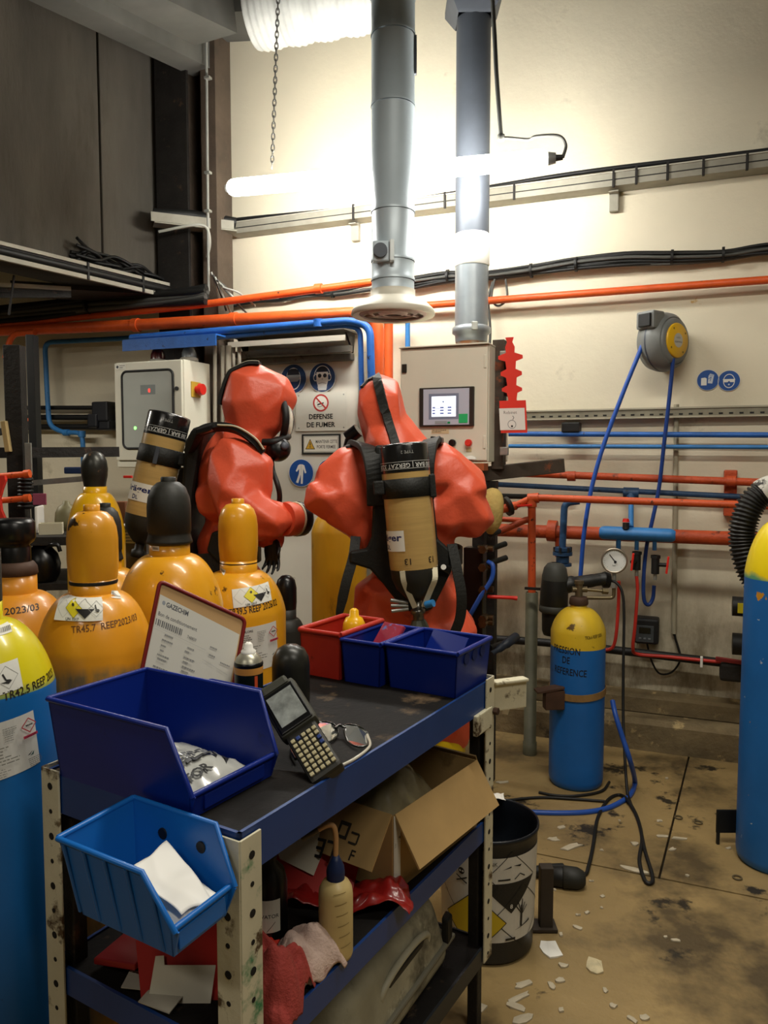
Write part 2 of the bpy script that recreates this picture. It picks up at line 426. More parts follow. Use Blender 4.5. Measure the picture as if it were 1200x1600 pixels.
# ceiling beams
def pxbar(name, a, b, w, h, m): return struct(name, MB().bar(a, b, w, h), m)
pxbar('trim_3', at(20, -60, 3.3), at(318, 92, 4.6), .16, .16, M_CEIL)
pxbar('trim_4', at(-100, -190, 2.9), at(330, 20, 4.3), .30, .26, M_CEIL)
a = onw(180, 18, .30); b = onw(420, 0, .30); d = (b-a).normalized()
pxbar('trim_5', a, b, .3, .26, M_CEIL)
# steel column at the corner
cx0 = onw(296, 450, .22); cx0.z = 0
colm = thing('steel_column', 'dark steel column in the corner beside the concrete upper wall', 'column', cx0)
colm['kind'] = 'structure'
mm = MB(); mm.obox(cx0 + WN*.10 + UP*2.25 - WR*.03, WR, WN, UP, (.22, .02, 4.5), .003); part(colm, 'flange', mm, M_DKSTEEL, True)
mm = MB(); mm.obox(cx0 - WN*.10 + UP*2.25 + WR*.03, WR, WN, UP, (.24, .02, 4.5), .003); part(colm, 'flange', mm, M_BROWNSTEEL, True)
mm = MB(); mm.obox(cx0 + UP*2.25 + WR*.02, WR, WN, UP, (.02, .18, 4.5)); part(colm, 'web', mm, M_BROWNSTEEL, True)
mm = MB(); mm.obox(cx0 - WN*.02 + WR*.19 + UP*2.25, WR, WN, UP, (.10, .16, 4.5), .003); part(colm, 'side_plate', mm, M_BROWNSTEEL, True)
# conduit on the column
cd = thing('conduit', 'thin pale conduit clipped to the steel column', 'conduit', onw(326, 450, .36))
mm = MB(); mm.cyl(onw(326, 455, .36), onw(322, 40, .36), .008, n=8); part(cd, 'pipe', mm, mat('dull_conduit', '#8c8c85', .6), True)
for y in (122, 270, 330):
    mm = MB(); mm.obox(onw(325, y, .365), WR, WN, UP, (.035, .03, .014), .003); part(cd, 'clip', mm, M_GALV, True)
# ================================================================== SERVICES ON AND ABOVE THE BACK WALL
def pipe_thing(name, label, cat, paths, m, group=None, clips=(), clip_m=None):
    """paths: list of (points, radius[, bend radius]); joined bends are one pipe"""
    p0 = paths[0][0][0]; t = thing(name, label, cat, p0, group=group)
    for pth in paths:
        pts, r = pth[0], pth[1]; br = pth[2] if len(pth) > 2 else r*2.5
        part(t, 'pipe', MB().tube(bend_path(pts, br) if len(pts) > 2 else pts, r, 14), m, True)
    for c, r, d in clips:
        part(t, 'coupling', MB().cyl(c - d*.02, c + d*.02, r, n=14), clip_m or m, True)
    return t
# --- extraction duct with hood
DY = 3.45
dc = at(614, 465, DY)
t = thing('extraction_duct', 'pale grey vertical extraction duct ending in a round hood', 'duct', (dc.x, dc.y, dc.z))
ztop = 4.5 - dc.z; R0 = .094
zs = [0] + [at(614, y, DY).z - dc.z for y in (440, 410, 333, 168, 58, 0)] + [ztop]
for a_, b_ in zip(zs, zs[1:]):
    part(t, 'duct_section', MB().lathe([(R0+.003, a_), (R0+.003, a_+.012), (R0, a_+.016), (R0, b_ - .002)], 40), M_DUCTGREY)
hood = MB().lathe([(R0+.004, .03), (R0+.004, .0), (.125, -.012), (.155, -.03), (.178, -.052), (.182, -.058), (.182, -.058), (.186, -.075), (.180, -.082), (.180, -.082), (.16, -.078), (.135, -.064), (.135, -.064), (.12, -.05), (.10, -.02)], 48)
ho = part(t, 'hood', hood, mat('beige_hood', '#c9c4b4', .5, var=.1))
for r0, r1, z_ in ((.150, .136, -.074), (.112, .092, -.066), (.066, .040, -.070)):
    part(ho, 'baffle_ring', MB().lathe([(r0, z_), (r1, z_-.01), (r1-.004, z_-.004), (r0-.004, z_+.008), (r0, z_)], 40), mat('pinkish_hood_baffle', '#a58e88', .6, var=.15))
for k in range(3):
    a_ = k*2*pi/3+.5; part(ho, 'baffle_arm', MB().bar(V((.03*cos(a_), .03*sin(a_), -.066)), V((.15*cos(a_), .15*sin(a_), -.07)), .014, .01), mat('pinkish_hood_baffle', '#a58e88'))
dz = at(600, 402, DY).z - dc.z
part(t, 'damper_box', MB().box((-.052, -.085, dz), (.07, .05, .085), None, .006), M_DUCTGREY)
part(t, 'damper_knob', MB().cyl((-.055, -.108, dz), (-.055, -.125, dz), .03, n=20), M_DUCTDARK)
part(t, 'damper_plate', MB().box((-.006, -.09, dz), (.02, .07, .09), None, .004), mat('pale_duct_plate', '#c2c8c8', .4, .3))
part(t, 'duct_latch', MB().box((R0+.002, -.02, at(614, 90, DY).z - dc.z), (.01, .02, .16), None, .002), M_DUCTDARK)
# --- dark stack behind it
SY = 3.86
sc_ = at(735, 700, SY); t = thing('exhaust_stack', 'dark grey exhaust pipe with a white band rising behind the control cabinet', 'duct', sc_)
zz = lambda y: at(735, y, SY).z - sc_.z
RS = .083
part(t, 'upper_pipe', MB().lathe([(RS, zz(368)), (RS, zz(32))], 36), M_DUCTDARK)
part(t, 'white_band', MB().lathe([(RS, zz(417)), (RS+.003, zz(416)), (RS+.003, zz(368)), (RS, zz(367))], 36), M_WHITE)
part(t, 'lower_pipe', MB().lathe([(RS-.001, zz(518)), (RS-.001, zz(417))], 36), mat('zinc_pipe', '#8e9498', .35, .5, var=.2, vscale=5))
part(t, 'collar', MB().lathe([(RS-.004, zz(535)), (RS-.002, zz(524)), (RS+.012, zz(521)), (RS+.012, zz(513)), (RS, zz(510))], 36), mat('zinc_pipe', '#8e9498'))
part(t, 'rusty_pipe_end', MB().lathe([(RS-.006, 0), (RS-.006, zz(532)), (RS-.003, zz(522))], 36), mat('rust_stained_pipe', '#8d8375', .5, .3, wear=('#8a5a35', 9, .5, .1)))
part(t, 'clamp_lug', MB().box((.005, -RS-.01, zz(514)), (.03, .03, .04), None, .004), M_GALV)
fl_ = MB(); fl_.lathe([(RS+.002, zz(34)), (RS+.01, zz(30)), (.135, zz(6)), (.135, zz(-4)), (RS, zz(-4))], 4, Matrix.Rotation(pi/4, 4, 'Z') @ Matrix.Diagonal((1.35, 1.35, 1, 1)), smooth=False)
part(t, 'top_flange', fl_, M_DUCTDARK); part(t, 'roof_pipe', MB().lathe([(RS+.03, zz(-4)), (RS+.03, 4.52 - sc_.z)], 36), M_DUCTDARK)
# --- white insulated flexible duct under the ceiling
fa = at(395, 22, 4.15); fb = at(600, -14, 4.0); P = []; rr = []
n = 60
for i in range(n+1):
    P.append(fa.lerp(fb, i/n)); rr.append(.165 + .012*abs(sin(i/n*pi*4.5)) + .004*sin(i*2.1))
single('flexible_duct', MB().tube(P, rr, 24), mat('white_insulation', '#b9bbb6', .75, var=.15, vscale=8, bump=.4, bscale=18), 'white insulated flexible duct just under the ceiling', 'duct')
# --- fluorescent luminaire
t1 = at(357, 294, 3.86); t2 = at(856, 248, 3.50); d = (t2 - t1).normalized()
t = thing('tube_luminaire', 'bright tubular strip light hung on a chain between the two ducts', 'lamp', (t1+t2)/2)
glow = bpy.data.materials.new('lit_diffuser'); glow.use_nodes = True; nt = glow.node_tree; nt.nodes.clear()
e = nt.nodes.new('ShaderNodeEmission'); e.inputs[0].default_value = (1, .97, .90, 1); e.inputs[1].default_value = TUBE_STRENGTH
o_ = nt.nodes.new('ShaderNodeOutputMaterial'); nt.links.new(e.outputs[0], o_.inputs[0])
L_ = (t2 - t1).length; pts = [t1 + d*x for x in (0, .006, .02, .045)] + [t2 - d*x for x in (.045, .02, .006, 0)]
part(t, 'diffuser', MB().tube(pts, [.018, .030, .038, .041, .041, .038, .030, .018], 24), glow, True)
part(t, 'end_cap', MB().cyl(t2 + d*.002, t2 + d*.035, .028, .022), mat('grey_end_cap', '#6e6e6a', .5), True)
part(t, 'end_cap', MB().cyl(t1 - d*.002, t1 - d*.012, .02, .018), mat('grey_end_cap', '#6e6e6a', .5), True)
q = t2 + d*.035
part(t, 'cable_gland', MB().cyl(q, q + d*.03, .014, .011), M_BLACK, True)
jq = at(783, 215, 3.55)
part(t, 'supply_cable', MB().tube(smooth_path([q + d*.03, at(884, 226, 3.5), at(872, 212, 3.5), at(838, 213, 3.5), at(826, 218, 3.52), at(800, 216, 3.54), jq], 8), .007, 8), mat('grey_cable', '#4c4c48', .6), True)
# chain: interlocking links
def chain(name, label, a, b, n=30, m=None):
    t = thing(name, label, 'chain', b); dd = (b - a)/n; x, y, _ = frame(dd)
    base = None
    for i in range(n):
        c = a + dd*(i+.5); sd = x if i % 2 else y; L = dd.length*.72; pts = []
        for k in range(10):
            an = 2*pi*k/10; pts.append(c + dd.normalized()*sin(an)*L + sd*cos(an)*L*.42)
        part(t, 'link', MB().tube(pts, .0028, 5, closed=True), m or mat('dull_chain', '#5a5852', .5, .5), True)
    return t
chain('hanging_chain', 'thin chain holding the left end of the strip light', at(436, -40, 3.85), at(425, 262, 3.83), 34)
cc = thing('power_cable', 'grey cable and chain dropping to the right end of the strip light', 'cable', jq)
part(cc, 'cable', MB().tube(smooth_path([at(768, -30, 3.62), at(773, 60, 3.6), at(776, 120, 3.57), at(781, 190, 3.55), jq], 8), .010, 8), mat('grey_cable', '#4c4c48'), True)
part(cc, 'junction', MB().lathe([(.002, -.02), (.016, -.012), (.016, .012), (.002, .02)], 12, Matrix.Translation(jq)), mat('grey_cable', '#4c4c48'), True)
# --- upper cable tray
a = onw(366, 352, .05); b = onw(1262, 257, .05); d = (b-a).normalized()
a.z = b.z = (a.z + b.z)/2
t = thing('cable_tray', 'grey metal cable tray along the top of the cream wall', 'cable tray', a)
M_TRAY = mat('dusty_tray', '#9b9789', .6, .2, var=.25, vscale=6)
part(t, 'tray_bottom', MB().bar(a - UP*.032, b - UP*.032, .10, .006), M_TRAY, True)
part(t, 'tray_side', MB().bar(a + WN*.05, b + WN*.05, .004, .07), M_TRAY, True)
part(t, 'tray_side', MB().bar(a - WN*.048, b - WN*.048, .004, .07), M_TRAY, True)
part(t, 'tray_lip', MB().bar(a + WN*.053 + UP*.03, b + WN*.053 + UP*.03, .012, .006), mat('bright_tray_edge', '#b9b5a7', .5, .2), True)
part(t, 'tray_lip', MB().bar(a + WN*.053 - UP*.005, b + WN*.053 - UP*.005, .006, .004), M_DKSTEEL, True)
for px in (558, 700, 807, 960, 995, 1043, 1098, 1165):
    c = onw(px, 300, .05); c.z = a.z; part(t, 'tray_tie', MB().obox(c + WN*.054, WR, WN, UP, (.012, .012, .085), .002), M_DKSTEEL, True)
for px in (556, 960):
    c = onw(px, 300, .02); c.z = a.z - .085; part(t, 'tray_bracket', MB().obox(c, WR, WN, UP, (.045, .03, .10), .004).obox(c + WN*.02 + UP*.035, WR, WN, UP, (.045, .07, .006)), M_TRAY, True)
for k, (o1, o2) in enumerate(((.0, .03), (.02, .045), (-.02, .035))):
    pts = []
    for i in range(26):
        s_ = i/25; c = a.lerp(b, s_) + UP*(o2 + .012*sin(s_*9+k*2) + .018*max(0, s_-.55)*2) + WN*o1; pts.append(c)
    part(t, 'tray_cable', MB().tube(smooth_path(pts, 2), .011, 7), M_BLACK, True)
# tray end stepping round the column
a2 = at(240, 342, 4.45); b2 = at(368, 352, 4.62); b2.z = a2.z
t = thing('cable_tray', 'cable tray stub crossing the steel column', 'cable tray', a2)
part(t, 'tray_bottom', MB().bar(a2 - UP*.03, b2 - UP*.03, .10, .006), M_TRAY, True)
part(t, 'tray_side', MB().bar(a2 - V((0, .05, 0)), b2 - V((0, .05, 0)), .005, .05), M_TRAY, True)
part(t, 'tray_cable', MB().tube([a2 + UP*.03, a2.lerp(b2, .5) + UP*.045, b2 + UP*.03], .03, 9), M_BLACK, True)
part(t, 'tray_cable', MB().tube(smooth_path([at(248, 362, 4.4), at(300, 352, 4.4), at(322, 355, 4.42), at(328, 378, 4.45), at(324, 402, 4.5)], 6), .008, 8), mat('pale_conduit', '#a5a59c', .6), True)
# --- cable bundle
def bundle(name, label, pts, n, spread, r, m, ties=()):
    t = thing(name, label, 'cables', pts[0]); R = random.Random(len(label))
    for k in range(n):
        a_ = 2*pi*k/n; ph = R.random()*6; ofx = cos(a_)*spread*(.3+.7*R.random()); ofz = sin(a_)*spread*.8
        pp = [p + UP*(ofz + .008*sin(i*1.3+ph)) + WN*(ofx*.5 + .006*cos(i*1.7+ph)) for i, p in enumerate(pts)]
        part(t, 'cable', MB().tube(smooth_path(pp, 4), r, 6), m if k % 4 else mat('grey_cable', '#4c4c48'), True)
    for i in ties:
        p = pts[i]; dd = (pts[min(i+1, len(pts)-1)] - pts[i-1]).normalized()
        part(t, 'cable_tie', MB().cyl(p - dd*.006, p + dd*.006, spread*1.25, n=12), M_BLACK, True)
    return t
bp = [onw(px, py, .045) for px, py in ((640, 443), (700, 432), (760, 430), (830, 423), (900, 413), (975, 405), (1050, 402), (1130, 398), (1190, 391), (1270, 386))]
bundle('cable_bundle', 'thick bundle of black cables tied along the cream wall above the orange pipe', bp, 11, .030, .0085, M_BLACK, (1, 3, 4, 6, 7))
bp = [onw(px, py, .03) for px, py in ((352, 478), (395, 468), (440, 465), (480, 460), (520, 460), (580, 450))]
bundle('cable_bundle', 'black cables hanging just below the upper orange pipe near the column', bp, 6, .016, .007, M_BLACK, (2, 4))
lp = [onw(px, py, .05) for px, py in ((764, 560), (766, 515), (763, 470), (770, 440))]
single('loose_cable', MB().tube(smooth_path(lp, 8), .007, 8), mat('grey_cable', '#4c4c48'), 'loose grey cable looping beside the exhaust pipe', 'cable')
lp = [onw(px, py, .06) for px, py in ((773, 436), (768, 465), (778, 478), (792, 466), (790, 436))]
single('loose_cable', MB().tube(smooth_path(lp, 8), .006, 8), mat('grey_cable', '#4c4c48'), 'small loop of cable below the thick cable bundle', 'cable')
# --- orange gas pipes
pipe_thing('orange_pipe', 'bright orange pipe running high along the cream wall', 'pipe', [([onw(560, 494-9, .07), onw(1270, 432, .07)], .019)], M_ORANGE)
a, b = onw(300, 478, .10), onw(600, 438, .10)
pipe_thing('orange_pipe', 'upper orange pipe left of the ducts under the cable tray', 'pipe', [([onw(-40, 512, .40), onw(300, 478, .40), onw(600, 438, .30)], .020, .2)], M_ORANGE, clips=[(onw(498, 451, .333), .027, WR)])
pipe_thing('orange_pipe', 'thick orange pipe above the blue pipe at door height', 'pipe', [([onw(-60, 520, .40), onw(20, 516, .40), onw(210, 508, .40), onw(560, 489, .40), onw(590, 500, .40), onw(590, 620, .40)], .033, .06)], M_ORANGE, clips=[(onw(213, 508, .40), .040, WR), (onw(366, 499, .40), .038, WR)])
pipe_thing('orange_pipe', 'vertical orange pipe dropping behind the second worker', 'pipe', [([onw(607, 500, .10), onw(607, 640, .10)], .026)], M_ORANGE)
pipe_thing('orange_pipe', 'orange elbow pipe at the far left edge', 'pipe', [([onw(55, 519, .48), onw(18, 522, .48), onw(8, 560, .48)], .018, .06)], M_ORANGE)
# --- blue pipes above the door
bl = pipe_thing('blue_pipe', 'pair of bright blue pipes bending down beside the door', 'pipe', [([onw(205, 528, .47), onw(548, 501, .47), onw(578, 510, .47), onw(582, 640, .47)], .020, .10), ([onw(330, 528, .45), onw(540, 508, .45), onw(563, 514, .45), onw(566, 640, .45)], .014, .07)], M_BLUEP, clips=[(onw(498, 505, .47), .028, UP)])
pipe_thing('blue_pipe', 'short vertical blue pipe left of the control cabinet', 'pipe', [([onw(637, 505, .08), onw(637, 640, .08)], .014)], M_BLUEL)
ba, bb = onw(200, 534, .53), onw(345, 524, .53)
t = thing('blue_angle', 'blue painted steel angle above the left electrical cabinet', 'bracket', ba)
part(t, 'flange', MB().bar(ba, bb, .09, .008), M_BLUEP, True); part(t, 'flange', MB().bar(ba + WN*.045 - UP*.03, bb + WN*.045 - UP*.03, .008, .06), M_BLUEP, True)
pipe_thing('blue_pipe', 'light blue bent pipe descending on the far left wall', 'pipe', [([onw(205, 528, .12), onw(70, 535, .12), onw(74, 620, .12), onw(77, 665, .12), onw(98, 676, .12), onw(129, 676, .12), onw(131, 745, .12)], .016, .06)], M_BLUEL, clips=[(onw(104, 676, .12), .022, WR), (onw(128, 678, .12), .024, UP)])
# --- black pipes with pump block on the left
t = thing('black_pipework', 'three black pipes ending in a black pump block beside the left cabinet', 'pipes', onw(40, 670, .06))
for y, r in ((637, .014), (652, .018), (667, .020)): part(t, 'pipe', MB().tube([onw(30, y, .07), onw(190, y, .07)], r, 12), M_BLACK, True)
for (px, py, w_, h_, dd) in ((167, 644, .13, .13, .14), (157, 658, .08, .09, .16), (170, 664, .11, .07, .12)):
    part(t, 'pump_block', MB().obox(onw(px, py, .09), WR, WN, UP, (w_, dd, h_), .012), mat('navy_black_casting', '#16181f', .5), True)
# --- door with signs
M_DOOR = mat('white_door_paint', '#dcd8cb', .5, var=.06, vscale=3, wear=('#9d9683', 8, .68, .05))
da = onw(430, 985, .02); db = onw(562, 985, .02)
t = thing('door_1', 'white painted door carrying round blue safety signs', 'door', V((da.x, da.y, 0)))
del t['category']; t['kind'] = 'structure'
dl, dr = onw(392, 700, .02), onw(566, 700, .02); wd = (dr - dl).length; zt = onw(480, 562, .02).z
part(t, 'door_leaf', MB().obox((dl+dr)/2*1 + UP*(zt/2 - dl.z), WR, WN, UP, (wd, .05, zt), .004), M_DOOR, True)
for px in (388, 570):
    c = onw(px, 700, .03); part(t, 'door_frame', MB().obox(V((c.x, c.y, zt/2)), WR, WN, UP, (.05, .08, zt + .04), .004), mat('grey_door_frame', '#8f8a7c', .6), True)
# lamp shelf / door closer housing above the door
t = thing('door_canopy', 'grimy grey sheet metal canopy with a dark lamp above the door', 'canopy', onw(470, 560, .05))
M_GRIME = mat('grimy_sheet', '#6f6c63', .65, .2, var=.35, vscale=7, wear=('#34312b', 8, .56, .12))
qa, qb = onw(385, 533, .03), onw(562, 520, .03); qb.z = qa.z
part(t, 'canopy_top', MB().bar(qa + WN*.10, qb + WN*.10, .24, .012), M_GRIME, True)
part(t, 'canopy_front', MB().bar(qa + WN*.20 - UP*.05, qb + WN*.20 - UP*.05, .01, .03), mat('pale_sheet', '#b3ae9f', .6), True)
part(t, 'canopy_front', MB().bar(qa + WN*.12 - UP*.10, qb + WN*.12 - UP*.10, .04, .035), M_GRIME, True)
part(t, 'closer_body', MB().bar(qa + WR*.04 + WN*.05 - UP*.135, qb - WR*.02 + WN*.05 - UP*.135, .05, .04, bev=.008), M_GRIME, True)
for s_ in (.02, .72):
    c = qa + WR*s_ + WN*.1 - UP*.05; part(t, 'canopy_bracket', MB().prism([(0, .05), (.12, .05), (.02, -.06)], c - WN*.1, WN, UP, .012), M_DKSTEEL, True)
# strip of vertical channels by the column
t = thing('conduit_riser', 'row of pale vertical conduits between the left cabinet and the door', 'conduits', onw(350, 720, .1))
for px in (336, 348, 357, 365, 374):
    part(t, 'conduit', MB().tube([onw(px, 540, .42 if px < 360 else .2), onw(px, 900, .42 if px < 360 else .2)], .011 if px != 357 else .016, 8), mat('dusty_conduit', '#a09a8a', .6), True)
# --- round mandatory signs on the door
SIGNBLUE = '#1b4f9c'; SIGNNAVY = '#1d3a66'; SW = '#e9e8e2'
def wall_sign(px, py, off, rpx, label, draw, blue=SIGNBLUE):
    c = onw(px, py, off); r = rpx*c.y/F*1.03
    t = thing('safety_sign', label, 'sign', c)
    part(t, 'sign_disc', MB().cyl(c - WN*.0, c + WN*.003, r, n=40), ink(blue), True)
    D = Decal(); D.ring(0, 0, r, r*.03, SW, 40); draw(D, r); D.build('sign_print', t, plane_map(c + WN*.003, WR, UP)); return t
def mask_face(D, r):
    D.ring(0, .1*r, .62*r, .05*r, SW, 30, 0, pi, .72*r); D.poly([(-.44*r, .38*r), (.44*r, .38*r), (.44*r, -.25*r), (.32*r, -.62*r), (-.32*r, -.62*r), (-.44*r, -.25*r)], SW)
    for s_ in (-1, 1): D.ring(s_*.52*r, .02*r, .16*r, .04*r, SW, 18, ry=.26*r); D.disc(s_*.2*r, .13*r, .14*r, '#222428')
    D.poly([(-.36*r, -.60*r), (.36*r, -.60*r), (.30*r, -.86*r), (-.30*r, -.86*r)], '#c9cbc9'); D.disc(0, -.1*r, .03*r, '#222428')
    D.path([(-.3*r, -.42*r), (0, -.34*r), (.3*r, -.42*r)], .03*r, '#7a7a78')
    D.poly([(-.40*r, .40*r), (.40*r, .40*r), (.36*r, .58*r), (.2*r, .72*r), (-.2*r, .72*r), (-.36*r, .58*r)], '#23272f')
def goggle_face(D, r):
    D.ring(0, .0, .55*r, .05*r, SW, 36, ry=.75*r); D.poly([(-.5*r, .28*r), (.5*r, .28*r), (.5*r, -.02*r), (.3*r, -.2*r), (-.3*r, -.2*r), (-.5*r, -.02*r)], '#8f979c')
    D.poly([(-.48*r, .26*r), (.48*r, .26*r), (.40*r, .56*r), (.18*r, .68*r), (-.18*r, .68*r), (-.40*r, .56*r)], '#20242e')
def suit(D, r):
    D.poly([(-.12*r, .62*r), (.12*r, .62*r), (.26*r, .55*r), (.42*r, .02*r), (.30*r, -.03*r), (.18*r, .3*r), (.16*r, -.1*r), (.12*r, -.78*r), (-.04*r, -.78*r), (-.02*r, -.1*r), (-.24*r, -.74*r), (-.42*r, -.68*r), (-.18*r, -.05*r), (-.16*r, .3*r), (-.34*r, .08*r), (-.44*r, .14*r), (-.24*r, .55*r)], SW)
    D.line(0, .6*r, 0, -.05*r, .02*r, '#b5b7b6')
def glove(D, r):
    for k in range(4): D.poly([(-.42*r+k*.16*r, .0), (-.30*r+k*.16*r, .0), (-.30*r+k*.16*r, .42*r+.06*r*(k % 3)), (-.42*r+k*.16*r, .42*r+.06*r*(k % 3))], SW)
    D.poly([(-.42*r, .02*r), (.2*r, .02*r), (.42*r, .25*r), (.46*r, .12*r), (.22*r, -.2*r), (.18*r, -.55*r), (-.36*r, -.55*r)], SW)
wall_sign(459, 592, .052, 22, 'dark blue round goggles sign half hidden by the left worker hood', goggle_face, SIGNNAVY)
wall_sign(504, 590, .052, 22, 'dark blue round gas mask sign above the no smoking plate', mask_face, SIGNNAVY)
wall_sign(471, 739, .052, 21, 'blue round protective coverall sign low on the door', suit)
wall_sign(515, 739, .052, 21, 'blue round gloves sign partly behind the second worker sleeve', glove)
def twoglove(D, r):
    D.poly([(-.6*r, -.5*r), (-.1*r, -.5*r), (-.1*r, .15*r), (-.25*r, .25*r), (-.6*r, .2*r)], SW); glv = [(.0, -.3*r), (.4*r, -.35*r), (.55*r, .5*r), (.2*r, .62*r), (.05*r, .4*r)]
    D.poly(glv, '#c7d0dd'); D.path([(.05*r, .1*r), (.3*r, .3*r), (.2*r, -.1*r)], .05*r, SIGNBLUE)
    for k in range(3): D.line(.18*r+k*.12*r, .35*r, .22*r+k*.12*r, .56*r, .03*r, SIGNBLUE)
def gog2(D, r):
    D.ring(0, -.02*r, .52*r, .06*r, SW, 36, ry=.68*r); D.poly([(-.56*r, .16*r), (.56*r, .16*r), (.44*r, -.14*r), (.12*r, -.14*r), (0, 0), (-.12*r, -.14*r), (-.44*r, -.14*r)], SW)
    D.disc(0, -.36*r, .08*r, '#c7d0dd')
wall_sign(1106, 594, .002, 15.5, 'small blue round gloves sign right of the hose reel', twoglove)
wall_sign(1139, 595, .002, 15.5, 'small blue round goggles sign at the right end of the wall', gog2)
# no smoking plate
c = onw(502, 643, .05); sc = c.y/F
t = thing('safety_sign', 'white no smoking plate lettered DEFENSE DE FUMER', 'sign', c)
pw, ph = 84*sc*1.05, 60*sc
part(t, 'plate', MB().obox(c + WN*.003, WR, WN, UP, (pw, .003, ph), .001), mat('aged_white_plate', '#dcdacd', .4, var=.05), True)
D = Decal(); ry = ph*.22; D.disc(0, ry, 13*sc, '#efece2', 36).ring(0, ry, 13.5*sc, 2.6*sc, '#c23a35', 36)
D.poly([(-6*sc, ry-4*sc), (5*sc, ry-1*sc), (5*sc, ry+1*sc), (-6*sc, ry-1.5*sc)], '#3a3a38').path([(-6*sc, ry-5*sc), (-2*sc, ry-6*sc), (4*sc, ry-4*sc)], .7*sc, '#3a3a38').path([(-7*sc, ry), (-3*sc, ry+4*sc), (-1*sc, ry+2*sc)], .7*sc, '#3a3a38')
D.line(-8.5*sc, ry+8.5*sc, 8.5*sc, ry-8.5*sc, 2.4*sc, '#c23a35')
D.text('DEFENSE', 0, -ph*.19, 10.8*sc, '#191919', .5, .02, width=41*sc).text('DE FUMER', 0, -ph*.40, 10.8*sc, '#191919', .5, .02, width=49*sc)
D.build('lettering', t, plane_map(c + WN*.0046, WR, UP))
# keep this door closed plate
for sx in (-1, 1):
    for sy in (-1, 1): part(t, 'screw', MB().cyl(c + WR*(sx*pw*.44) + UP*(sy*ph*.42) + WN*.004, c + WR*(sx*pw*.44) + UP*(sy*ph*.42) + WN*.0062, 1.1*sc, n=10), M_GALV, True)
c = onw(502, 694, .05); t = thing('safety_sign', 'framed warning plate lettered MAINTENIR CETTE PORTE FERMEE', 'sign', c); pw, ph = 66*sc, 29*sc
part(t, 'frame', MB().obox(c + WN*.002, WR, WN, UP, (pw*1.02, .004, ph*1.08), .001), mat('black_grime', '#1c1b19', .7), True)
part(t, 'plate', MB().obox(c + WN*.004, WR, WN, UP, (pw*.92, .004, ph*.90), .001), mat('grey_plate', '#b9b7ac', .4, .1), True)
D = Decal(); D.rect(-pw*.43, -ph*.38, pw*.86, ph*.76, '#d9d7cb'); tx = -pw*.28; D.poly([(tx-8.6*sc, -8*sc), (tx+8.6*sc, -8*sc), (tx, 8.2*sc)], '#2a2620').poly([(tx-7*sc, -7*sc), (tx+7*sc, -7*sc), (tx, 6.4*sc)], '#c79a2c').rect(tx-.7*sc, -2*sc, 1.4*sc, 5*sc, '#2a2620').disc(tx, -4.3*sc, 1*sc, '#2a2620')
D.text('MAINTENIR CETTE', -pw*.13, 1.6*sc, 7*sc, '#4a4844', 0, .01, width=37*sc).text('PORTE FERMEE', -pw*.10, -6.5*sc, 7*sc, '#3c3a36', 0, .01, width=32*sc)
D.build('lettering', t, plane_map(c + WN*.0062, WR, UP))
# --- hose reel
c = onw(1036, 535, .13); t = thing('hose_reel', 'grey wall hose reel with a yellow centre disc', 'hose reel', c)
sc = c.y/F
AX = (WN*.55 + WR*.83).normalized(); M_REEL = mat('grey_reel_plastic', '#777a78', .45, var=.1); 
ex, ey, ez = frame(AX)
Mr = Matrix((ex, ey, ez)).transposed().to_4x4(); Mr.translation = c
R1 = 45*sc
part(t, 'casing', MB().lathe([(.01, -.075), (R1*.70, -.075), (R1*.9, -.055), (R1*.99, -.02), (R1, .0), (R1*.99, .02), (R1*.93, .045), (R1*.80, .062), (R1*.80, .062), (R1*.78, .055), (R1*.76, .068), (R1*.60, .074), (.01, .074)], 48, Mr), M_REEL, True)
part(t, 'yellow_disc', MB().lathe([(.01, .083), (R1*.55, .083), (R1*.58, .079), (R1*.58, .072)], 40, Mr), mat('yellow_reel_disc', '#e5b31f', .4, var=.05), True)
D = Decal(); D.disc(0, 0, R1*.24, '#bdbab0'); D.text('cable', 0, R1*.06, R1*.11, '#6b6a66', .5).text('equipements', 0, -R1*.08, R1*.11, '#3b3a38', .5, width=R1*.4)
for k in range(4): D.disc(R1*.46*cos(k*pi/2+.6), R1*.46*sin(k*pi/2+.6), R1*.035, '#7d6a20')
rx = (WR - AX*WR.dot(AX)).normalized(); ry_ = AX.cross(rx)
if ry_.z < 0: ry_ = -ry_; rx = -rx
rx = ry_.cross(AX); D.build('disc_print', t, plane_map(c + AX*.0835, rx, ry_))
mo = c - rx*R1*.72 + UP*R1*.66
part(t, 'outlet_mouth', MB().obox(mo, rx, AX, ry_, (.085, .10, .085), .012), M_REEL, True)
part(t, 'outlet_opening', MB().obox(mo - rx*.03 - ry_*.002 + AX*.004, rx, AX, ry_, (.05, .065, .06), .004), M_BLACK, True)
part(t, 'casing_slot', MB().obox(c - rx*R1*.42 - ry_*R1*.4 + AX*.060, rx, AX, ry_, (.05, .008, .008), .002), M_DUCTDARK, True)
part(t, 'casing_seam', MB().lathe([(R1*1.004, -.004), (R1*1.008, 0), (R1*1.004, .004)], 48, Mr), M_DUCTDARK, True)
part(t, 'wall_bracket', MB().obox(c - WN*.10 - UP*.02, WR, WN, UP, (.06, .07, .16), .005), M_DUCTDARK, True)
M_HOSE = mat('blue_air_hose', '#2350a8', .4, var=.1)
hp = [onw(1012, 505, .20), onw(1003, 540, .22), onw(975, 610, .24), onw(945, 690, .26), onw(925, 760, .28), onw(913, 830, .30), onw(907, 900, .30)]
single('air_hose', MB().tube(smooth_path(hp, 8), .0105, 10), M_HOSE, 'blue air hose slanting from the reel mouth down to the black tool', 'hose')
